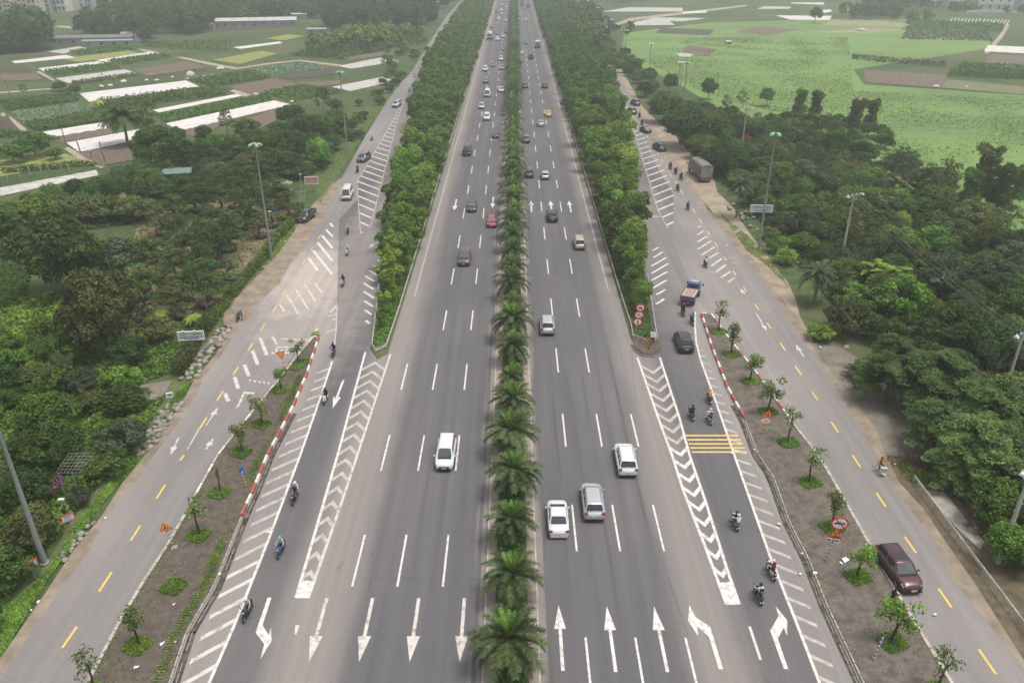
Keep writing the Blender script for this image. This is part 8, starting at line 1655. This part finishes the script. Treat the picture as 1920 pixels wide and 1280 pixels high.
# hedge between nursery and road
hp = resample(W([(412, 590), (440, 552), (470, 515), (495, 485), (515, 455), (540, 430), (560, 405)]), 1.0); cl = [(p.x + random.uniform(-.15, .15), p.y, .75, .75, .8) for p in hp]; v, f = clump_cloud(cl, 420, .13, up=.5, bottom=-.9); tag(link('hedge', npmesh('hedge', v, f, L_MID)), 'clipped leafy hedge between the potted trees and the dirt verge', 'hedge')
hp = resample(W([(350, 705), (372, 660), (395, 625), (412, 600)]), 1.0); cl = [(p.x - .9, p.y + .5, .9, 1.0, 1.0) for p in hp]; v, f = clump_cloud(cl, 330, .14, up=.5, bottom=-.9); tag(link('hedge', npmesh('hedge', v, f, L_OLIVE)), 'ragged hedge behind the long boulder row', 'hedge')
# bougainvillea, pond, wire frame, signboards
p = G(95, 915, 1.0); v, f = clump_cloud([(0, 0, 1.2, .9, .6), (.7, .3, 1.5, .6, .5)], 500, .1); t = thing('bougainvillea', 'purple flowering bush beside the wire frame', 'bush', (p.x, p.y, 0)); link('crown', npmesh('crown', v, f, L_PURP), t); link('trunk', trunk_mesh(.8, .05, [(0, 0, 1.2)], BARK, 1), t)
sheet('duckweed_pond', W([(140, 780), (175, 765), (188, 775), (185, 795), (155, 797)]), -.02, M('duckweed', (.17, .25, .03), .8, (.1, .17, .02), 2, coords='world'), kind='structure')
t = thing('wire_frame', 'rusty rectangular wire trellis on two poles over the thicket', 'trellis', G(125, 925)); WIR = M('pale_wire', (.22, .21, .19), .7); o_ = t.location.copy()
c = [G(105, 886, 3.0) - o_, G(148, 886, 3.0) - o_, G(178, 848, 3.4) - o_, G(128, 850, 3.4) - o_]; b = MB()
for i in range(7): b.tube(bil(c, i / 6, 0), bil(c, i / 6, 1), .018, .018, WIR, 4); b.tube(bil(c, 0, i / 6), bil(c, 1, i / 6), .025, .025, WIR, 4)
b.build('grid', t); b = MB(); b.tube((bil(c, .1, 0).x, bil(c, .1, 0).y, 0), bil(c, .1, 0), .05, .05, WIR, 6); b.tube((bil(c, .7, 0).x, bil(c, .7, 0).y, 0), bil(c, .7, 0), .05, .05, WIR, 6); b.build('poles', t)
def board(px, py, w_, h_, zb, rz, label, lines, frame=SW, lamps=0, face=M('signboard_white', (.55, .56, .55), .7), posts=2, grp='signboards'):
    p = G(px, py, zb + h_ / 2); t = thing('signboard', label, 'signboard', (p.x, p.y, 0), rz, grp); b = MB(); b.box((0, 0, zb + h_ / 2), (w_, .12, h_), face); b.build('panel', t)
    for s in (((-1, 1)) if posts == 2 else (0,)): b = MB(); b.tube((s * w_ * .4, .08, 0), (s * w_ * .4, .08, zb + h_ * .9), .05, .05, SGY, 6); b.build('post', t)
    b = MB(); [b.box((0, -.02, z), (w_ + .06, .14, .05), frame) for z in (zb, zb + h_)]; [b.box((x, -.02, zb + h_ / 2), (.05, .14, h_), frame) for x in (-w_ / 2, w_ / 2)]; b.build('frame', t)
    pn = [c_ for c_ in t.children if c_.name.startswith('panel')][0]
    for s_, size, mat, dz in lines: signtext(s_, size, mat, pn, 0, zb + h_ * dz, y=-.075, bold=.01)
    for i in range(lamps): b = MB(); x = -w_ * .25 + i * w_ * .45; b.tube((x, 0, zb + h_), (x, -.4, zb + h_ + .3), .02, .02, SGY, 4); b.lathe([(.03, .1), (.15, 0), (.12, -.05)], SW, 8, (x, -.45, zb + h_ + .3)); b.build('sign_lamp', t)
SG = M('green_lettering', (.03, .25, .1), .6); SBK = M('navy_lettering', (.04, .05, .15), .6); SBL = M('sky_blue_lettering', (.1, .35, .6), .6); SRD = M('red_lettering', (.5, .05, .05), .6)
board(358, 629, 3.0, 1.1, 2.0, .12, 'wide white signboard with green lettering above the boulder row', [('CÂY CẢNH', .48, SG, .68), ('NHẬN THIẾT KẾ - THI CÔNG SÂN VƯỜN', .15, SBK, .34), ('ĐT: 0982 345 678', .2, SBK, .14)], lamps=2)
board(1428, 391, 3.8, 1.25, 2.2, -.1, 'white and green signboard behind the green-hooded mast', [('VƯỜN CÂY', .6, SG, .66), ('CÂY CẢNH SÂN VƯỜN', .25, SBK, .2)])
board(584, 338, 2.6, 1.4, 1.6, .1, 'faded pink signboard on a post beside the nursery gate', [('NHÀ VƯỜN', .4, SRD, .62), ('CÂY CẢNH', .35, SRD, .25)], face=M('faded_pink', (.55, .36, .32), .8), posts=1)
board(57, 1057, .95, .6, 1.3, .7, 'white signboard with a red rim, right beside the thick mast foot', [('CÂY', .27, SK, .68), ('CẢNH', .2, SBL, .3)], SRD, posts=1); board(127, 970, .95, .6, 1.3, .7, 'white and sky-blue signboard with a red rim above the stones', [('CÂY', .27, SBL, .68), ('CẢNH', .2, SBL, .3)], SRD, posts=1)
board(218, 853, .6, .5, 1.2, .7, 'small sky-blue and white board in the grass verge', [('CÂY', .25, SBL, .5)], posts=1, face=M('pale_blue_panel', (.5, .65, .7), .6)); board(318, 740, .6, .5, 1.0, .3, 'small white board with black figures beside the grey soil clearing', [('15', .4, SK, .5)], posts=1)
def lamp_post(x, y, ty, label):
    p = G(x, y); h = hgt(x, y, ty); t = thing('yard_lamp', label, 'yard lamp', (p.x, p.y, 0), 0, 'yard lamps of the nursery'); b = MB(); b.tube((0, 0, 0), (0, 0, h), .06, .045, CPOL, 7); b.build('pole', t); b = MB(); b.box((.1, 0, h), (.5, .25, .12), PWH); b.build('lamp_head', t)
for x, y, ty, l in ((388, 582, 541, 'pale yard lamp beside the tall bare-stemmed potted tree'), (510, 438, 397, 'thin yard lamp inside the hedge beside the mast'), (566, 360, 327, 'pale yard lamp beside the entrance gate'), (338, 320, 304, 'thin yard lamp above the green tin roof'), (120, 960, 937, 'white-headed yard lamp beside the red-rimmed signboard')): lamp_post(x, y, ty, l)
# entrance gate and shelter
a, c = G(545, 378), G(573, 378); t = thing('metal_gate', 'pale green barred gate beside the nursery shelter', 'gate', (a.x, a.y, 0)); d = c - a; GP = M('pale_green_steel', (.3, .42, .32), .6); b = MB(); [b.tube((0, 0, z), (d.x, d.y, z), .04, .04, GP, 5) for z in (.2, 1.1, 1.9)]; b.build('gate_frame', t)
for i in range(7): b = MB(); b.tube((d.x * i / 6, d.y * i / 6, .1), (d.x * i / 6, d.y * i / 6, 1.9 if i % 6 else 2.2), .03 if i % 6 else .07, .03 if i % 6 else .07, GP, 5); b.build('bar', t)
for x, y, l in ((558, 398, 'first'), (561, 402, 'second')): p = G(x, y); b = MB(); b.box((0, 0, .9), (.2, .2, 1.8), MCONC if l == 'first' else SK); tag(b.build('gate_post', None, (p.x, p.y, 0)), ('pale' if l == 'first' else 'dark') + ' short post behind the parked pickup', 'post')
p = G(529, 368); t = thing('shelter_hut', 'small open hut with a grey-green hipped roof by the nursery gate', 'hut', (p.x, p.y, 0), .05); RFM = M('grey_green_roofing', (.2, .22, .17), .85, (.13, .15, .12), 1.2); WD = M('dark_timber', (.08, .055, .04), .9, (.05, .035, .025), 3)
b = MB(); b.add([(-2.1, -1.6, 2.4), (2.1, -1.6, 2.4), (2.1, 1.6, 2.4), (-2.1, 1.6, 2.4), (-.7, 0, 3.3), (.7, 0, 3.3), (-2.1, -1.6, 2.3), (2.1, -1.6, 2.3), (2.1, 1.6, 2.3), (-2.1, 1.6, 2.3)], [(0, 1, 5, 4), (1, 2, 5), (2, 3, 4, 5), (3, 0, 4), (6, 7, 1, 0), (7, 8, 2, 1), (8, 9, 3, 2), (9, 6, 0, 3), (9, 8, 7, 6)], RFM); b.build('roof', t)
for x in (-1.8, 1.8):
    for y in (-1.3, 1.3): b = MB(); b.box((x, y, 1.15), (.16, .16, 2.3), MCONC); b.build('post', t)
b = MB(); b.box((0, 1.3, 1.1), (3.5, .1, 2.2), WD); b.build('back_wall', t); b = MB(); b.box((1.8, 0, 1.1), (.1, 2.5, 2.2), MCONC); b.build('side_wall', t); b = MB(); b.box((0, -.1, .06), (3.8, 3.0, .12), M('red_brick_floor', (.3, .12, .08), .9)); b.build('floor_slab', t)
def shed(px, py, w_, d_, h_, rz, roofm, wallm, label, name='shed', pitch=.5, cat='shed', grp='sheds'):
    p = G(px, py, 0); t = thing(name, label, cat, (p.x, p.y, -.1), rz, grp); b = MB(); b.box((0, 0, h_ / 2), (w_ * .96, d_ * .9, h_), wallm); b.build('wall', t)
    b = MB(); x, y = w_ / 2, d_ / 2; b.add([(-x, -y, h_), (x, -y, h_), (x, y, h_ + .05), (-x, y, h_ + .05), (-x, 0, h_ + pitch), (x, 0, h_ + pitch)], [(0, 1, 5, 4), (2, 3, 4, 5), (0, 4, 3), (1, 2, 5), (3, 2, 1, 0)], roofm)
    for i in range(int(w_ / 1.2)): xx = -x + .6 + i * 1.2; b.add([(xx, -y, h_ + .03), (xx + .1, -y, h_ + .03), (xx + .1, 0, h_ + pitch + .04), (xx, 0, h_ + pitch + .04)], [(0, 1, 2, 3)], roofm)
    b.build('roof', t)
    for i in range(max(1, int(w_ / 4))): xx = -w_ / 2 + 2 + i * 4; 
    n = max(1, int(w_ / 5))
    for i in range(n): b = MB(); b.box((-w_ / 2 + (i + .5) * w_ / n, -d_ * .45 - .02, h_ * .5), (1.2, .05, 1.0), GLASS); b.build('window', t)
TIN = M('green_tin', (.1, .17, .15), .6, (.14, .2, .18), 1, stretch=(6, 1, 1)); WHR = M('pale_roof_sheet', (.5, .48, .45), .7, (.36, .35, .33), .5); GWL = M('grey_render', (.25, .25, .25), .9, (.18, .18, .18), .5); DKR = M('dark_tile_roof', (.14, .13, .13), .9, (.2, .19, .18), .5)
shed(338, 345, 5.5, 4.5, 2.8, .25, TIN, WD, 'green tin roofed shed among the potted trees'); shed(213, 388, 5.5, 4, 2.2, .25, M('mossy_roof', (.13, .14, .09), .9, (.08, .09, .06), 1), WD, 'low mossy roof between the bushy trees')
for x, y, l in ((199, 378, 'larger'), (211, 376, 'smaller')): p = G(x, y, 2.6); b = MB(); b.lathe([(0, 0), (.5, 0), (.5, .8), (.3, 1), (0, 1)], SW, 12); b.lathe([(.5, .38), (.53, .4), (.5, .42)], SW, 12); b.box((0, 0, -1.2), (.9, .9, 2.4), WD); b.v = [(a * .7, c_ * .7, d_ * .7) for a, c_, d_ in b.v]; tag(b.build('water_tank', None, (p.x, p.y, 1.65)), l + ' white water tank beside the mossy roof', 'water tank')
shed(470, 51, 50, 9, 3.6, .19, WHR, GWL, 'very long pale-roofed shed in front of the dark tree line', pitch=1.4, name='long_shed'); shed(387, 56, 9, 7, 3, .15, DKR, GWL, 'small dark shed at the end of the long pale roof'); shed(562, 36, 9, 6, 3, .2, WHR, GWL, 'small pale shed beyond the long pale roof')
shed(180, 82, 34, 7, 3, .15, DKR, GWL, 'long dark-roofed shed of the cluster by the field track', pitch=1); shed(120, 81, 20, 7, 2.6, .1, M('weathered_sheet', (.3, .29, .27), .9, (.22, .21, .2), .5), GWL, 'low weathered shed next to the long dark-roofed one'); shed(205, 86, 22, 4, 2.4, .15, M('teal_sheet', (.2, .32, .32), .7), GWL, 'low teal-roofed lean-to of the shed cluster'); shed(248, 78, 8, 6, 4, .1, M('pale_tile', (.42, .3, .24), .8), SW, 'small house with a brick-tinted roof beside the round yellow-green tree')
shed(595, 64, 10, 6, 2.6, .1, M('grey_flat_roof', (.3, .3, .3), .8), GWL, 'lone grey flat-roofed shed in the far scrub'); shed(63, 38, 12, 6, 2.6, .1, WHR, GWL, 'pale shed in the green field before the terrace houses'); shed(690, 42, 26, 6, 3, .1, M('rust_sheet', (.4, .25, .18), .9), GWL, 'reddish shed behind the nursery-side road')
shed(1750, 548, 4, 3, 2.4, .2, M('weathered_sheet', (.3, .29, .27)), WD, 'small grey roof sunk in the wood below the cables')
shed(1365, 82, 3, 2, 1, .3, WHR, GWL, 'tiny pale hut in the far plots', name='hut')
# distant houses
def house(px, py, w_, d_, h_, rz, wall, roofm, label, n_fl, n_w, grp, balcony=True, flat=True):
    p = G(px, py); t = thing('town_house', label, 'house', (p.x, p.y, -.1), rz, grp); b = MB(); b.box((0, 0, h_ / 2), (w_, d_, h_), wall); b.build('wall', t)
    b = MB(); b.box((0, 0, h_ + .2), (w_ + .4, d_ + .4, .4), roofm)
    if not flat: b.add([(-w_ / 2 - .3, -d_ / 2 - .3, h_ + .4), (w_ / 2 + .3, -d_ / 2 - .3, h_ + .4), (w_ / 2 + .3, d_ / 2 + .3, h_ + .4), (-w_ / 2 - .3, d_ / 2 + .3, h_ + .4), (0, 0, h_ + 2.4)], [(0, 1, 4), (1, 2, 4), (2, 3, 4), (3, 0, 4)], roofm)
    b.build('roof', t); fh = h_ / n_fl
    for f_ in range(n_fl):
        for i in range(n_w): x = -w_ / 2 + (i + .5) * w_ / n_w; m_ = MB(); m_.box((x, -d_ / 2 - .03, fh * (f_ + .55)), (min(1.3, w_ / n_w * .5), .08, fh * .5), GLASS); m_.build('window', t)
        if balcony and f_: m_ = MB(); m_.box((0, -d_ / 2 - .55, fh * f_), (w_ * .9, 1.0, .15), SW); m_.box((0, -d_ / 2 - 1.0, fh * f_ + .45), (w_ * .9, .08, .8), wall); m_.build('balcony', t)
    for k in range(2): m_ = MB(); m_.box((w_ / 2 + .03, -d_ / 4 + k * d_ / 2, h_ * .6), (.06, .9, 1.1), GLASS); m_.build('window', t)
WALLS = [M('cream_render', (.5, .46, .38), .9, (.4, .36, .3), .3), M('white_render', (.6, .59, .56), .9, (.48, .46, .43), .3), M('yellow_render', (.6, .42, .12), .9), M('grey_render_pale', (.38, .38, .38), .9), M('pink_render', (.5, .38, .33), .9), M('blue_render', (.35, .42, .48), .9)]
ADJ = 'cream white yellow grey pinkish bluish'.split(); q = random.Random(12); x = -6
cn = {}
HP = [(6, 3, 20), (24, 2, 22), (38, 1, 24), (53, 0, 25), (72, 0, 27), (92, 3, 22), (108, 4, 20), (124, 1, 21), (140, 0, 17), (156, 1, 15), (172, 5, 14), (190, 1, 11), (212, 4, 9), (240, 5, 7), (262, 1, 6), (296, 5, 6), (330, 3, 6), (372, 1, 5)]
AT = ['cut by the photo edge', 'with bright yellow front', 'next to the yellow one', 'narrow, beside a taller neighbour', 'standing in front of its neighbours', 'set back behind a dark shed', 'above the open green field', 'with a high plain side wall', 'midway along the terrace', 'slim, midway along the terrace', 'beside the small temple roof', 'with dark windows near the grove', 'low, near the grove', 'behind the hazy trees', 'slim, behind the hazy trees', 'wide, at the hazy end of the terrace', 'greyest at the hazy end of the terrace', 'last one before the wood']
for (x, c_, y), a_ in zip(HP, AT): house(x, y, q.uniform(5, 7) if x < 250 else 10, 12, q.uniform(10, 16), .12 + q.uniform(-.05, .05), WALLS[c_], WALLS[3], 'tall ' + ADJ[c_] + ' terrace house ' + a_, 4, 2, 'distant terrace houses')
for x, y, w_, h_, c_, l, fl in ((1748, 12, 16, 8, 1, 'white villa partly behind the dark trees', True), (1790, 14, 14, 9, 1, 'white villa with a red-brown porch roof', False), (1857, 20, 22, 9, 1, 'white villa with tall columns and stair wings', True), (1925, 18, 12, 7, 5, 'pale bluish villa at the photo corner', True)):
    house(x, y, w_, 10, h_, -.1, WALLS[c_], WALLS[3] if fl else M('red_brown_roof', (.3, .12, .08), .9), l, 2, 4, 'villas beyond the meadow', flat=fl)
t = thing('garden_wall', 'long low white wall in front of the columned villa', 'wall', (*G(1880, 24).xy, 0), -.05); b = MB(); b.box((0, 0, .6), (46, .3, 1.2), WALLS[1]); b.build('wall_panel', t)
# blue tarpaulins, drums and litter
BT = M('blue_plastic', (.03, .14, .5), .5, (.05, .2, .55), 3)
for x, y, s, l in ((257, 597, 1.3, 'hanging beside the wide pot'), (285, 608, 1.3, 'crumpled pale one on the ground by the pots'), (478, 378, 1.4, 'wider sheet on the orange soil'), (486, 377, 1.0, 'wider sheet end beside the mast'), (470, 377, .8, 'small sheet beside the wide one')):
    p = G(x, y); b = MB(); n = 6; V = [(i * .35 - .9 + random.uniform(-.1, .1), j * .3 - .5 + random.uniform(-.1, .1), .12 + random.uniform(0, .22)) for j in range(4) for i in range(n)]; b.add(V, [(j * n + i, j * n + i + 1, (j + 1) * n + i + 1, (j + 1) * n + i) for j in range(3) for i in range(n - 1)], BT); o = b.build('tarpaulin', None, (p.x, p.y, 0)); o.scale = (s, s, s); tag(o, 'blue plastic sheet ' + l, 'plastic sheet', 'blue plastic sheets')
for x, y, l in ((382, 407, 'at the foot of a leaning potted tree'), (498, 357, 'between the mast and the hut'), (515, 398, 'beside the gate side potted trees')): p = G(x, y); b = MB(); b.lathe([(.28, 0), (.3, .3), (.28, .6), (.3, .62), (0, .6)], BT, 12); o = b.build('blue_drum', None, (p.x, p.y, 0)); o.scale = (1.5, 1.5, 1.2); tag(o, 'blue plastic drum ' + l, 'drum', 'blue drums')
LM = M('litter_white', (.65, .65, .63), .8); LT_ = MB(); LT_.add([(0, 0, .02), (.3, .05, .05), (.28, .25, .03), (.02, .2, .08)], [(0, 1, 2, 3)], LM); LT_ = LT_.mesh('litter')
q = random.Random(3); Z = [(1580, 1060), (1465, 985), (1504, 1037), (1525, 1079), (1416, 846), (500, 999), (409, 1076), (329, 1132), (309, 1204), (263, 1250), (331, 1202), (72, 1125), (60, 1145), (195, 970), (527, 453), (535, 452), (553, 450), (503, 479), (1480, 495), (1487, 498), (1370, 850), (1500, 1075), (1755, 1152), (1345, 655), (1420, 430), (1375, 421), (1360, 460), (1388, 467), (1173, 542), (1176, 593), (1193, 595), (1535, 652), (1680, 873), (1650, 890)]
for i, (x, y) in enumerate(Z): p = G(x, y); o = link('paper_scrap', LT_, None, (p.x, p.y, ZI if (1400 < x < 1760 or 240 < x < 500) else 0.02), (0, 0, q.uniform(0, 6)), q.uniform(.6, 1.3)); tag(o, 'small scrap of white litter on the ' + ('nursery-side island' if x < 640 and x > 240 else 'nursery verge' if x <= 640 else 'forecourt-side island' if x > 1400 and y > 800 else 'verge dirt' if x > 1240 else 'belt grass'), 'litter', 'scraps of litter')
p = G(1583, 1058); o = link('paper_sheet', LT_, None, (p.x, p.y, ZI + .01), (0, 0, .4), 2.0); tag(o, 'white paper sheet lying on the soil beside the maroon car', 'paper')

# ============================================================ HAZE
hz = MB(); hz.box((0, 640, 22.2), (1900, 1300, 47.0), MEARTH); hm = bpy.data.materials.new('haze_air'); hm.use_nodes = True; ht = hm.node_tree; ht.nodes.clear(); vo = nn(ht, 'ShaderNodeVolumePrincipled'); vo.inputs['Density'].default_value = 0.00066; vo.inputs['Color'].default_value = (.97, .98, 1.0, 1); vo.inputs['Anisotropy'].default_value = .6; oo = nn(ht, 'ShaderNodeOutputMaterial'); ht.links.new(vo.outputs[0], oo.inputs['Volume'])
hz.mats = []; hz.m = [0] * len(hz.f); hz.mats.append(hm); tag(hz.build('haze'), 'thin grey haze hanging over the whole plain', 'haze', kind='stuff')
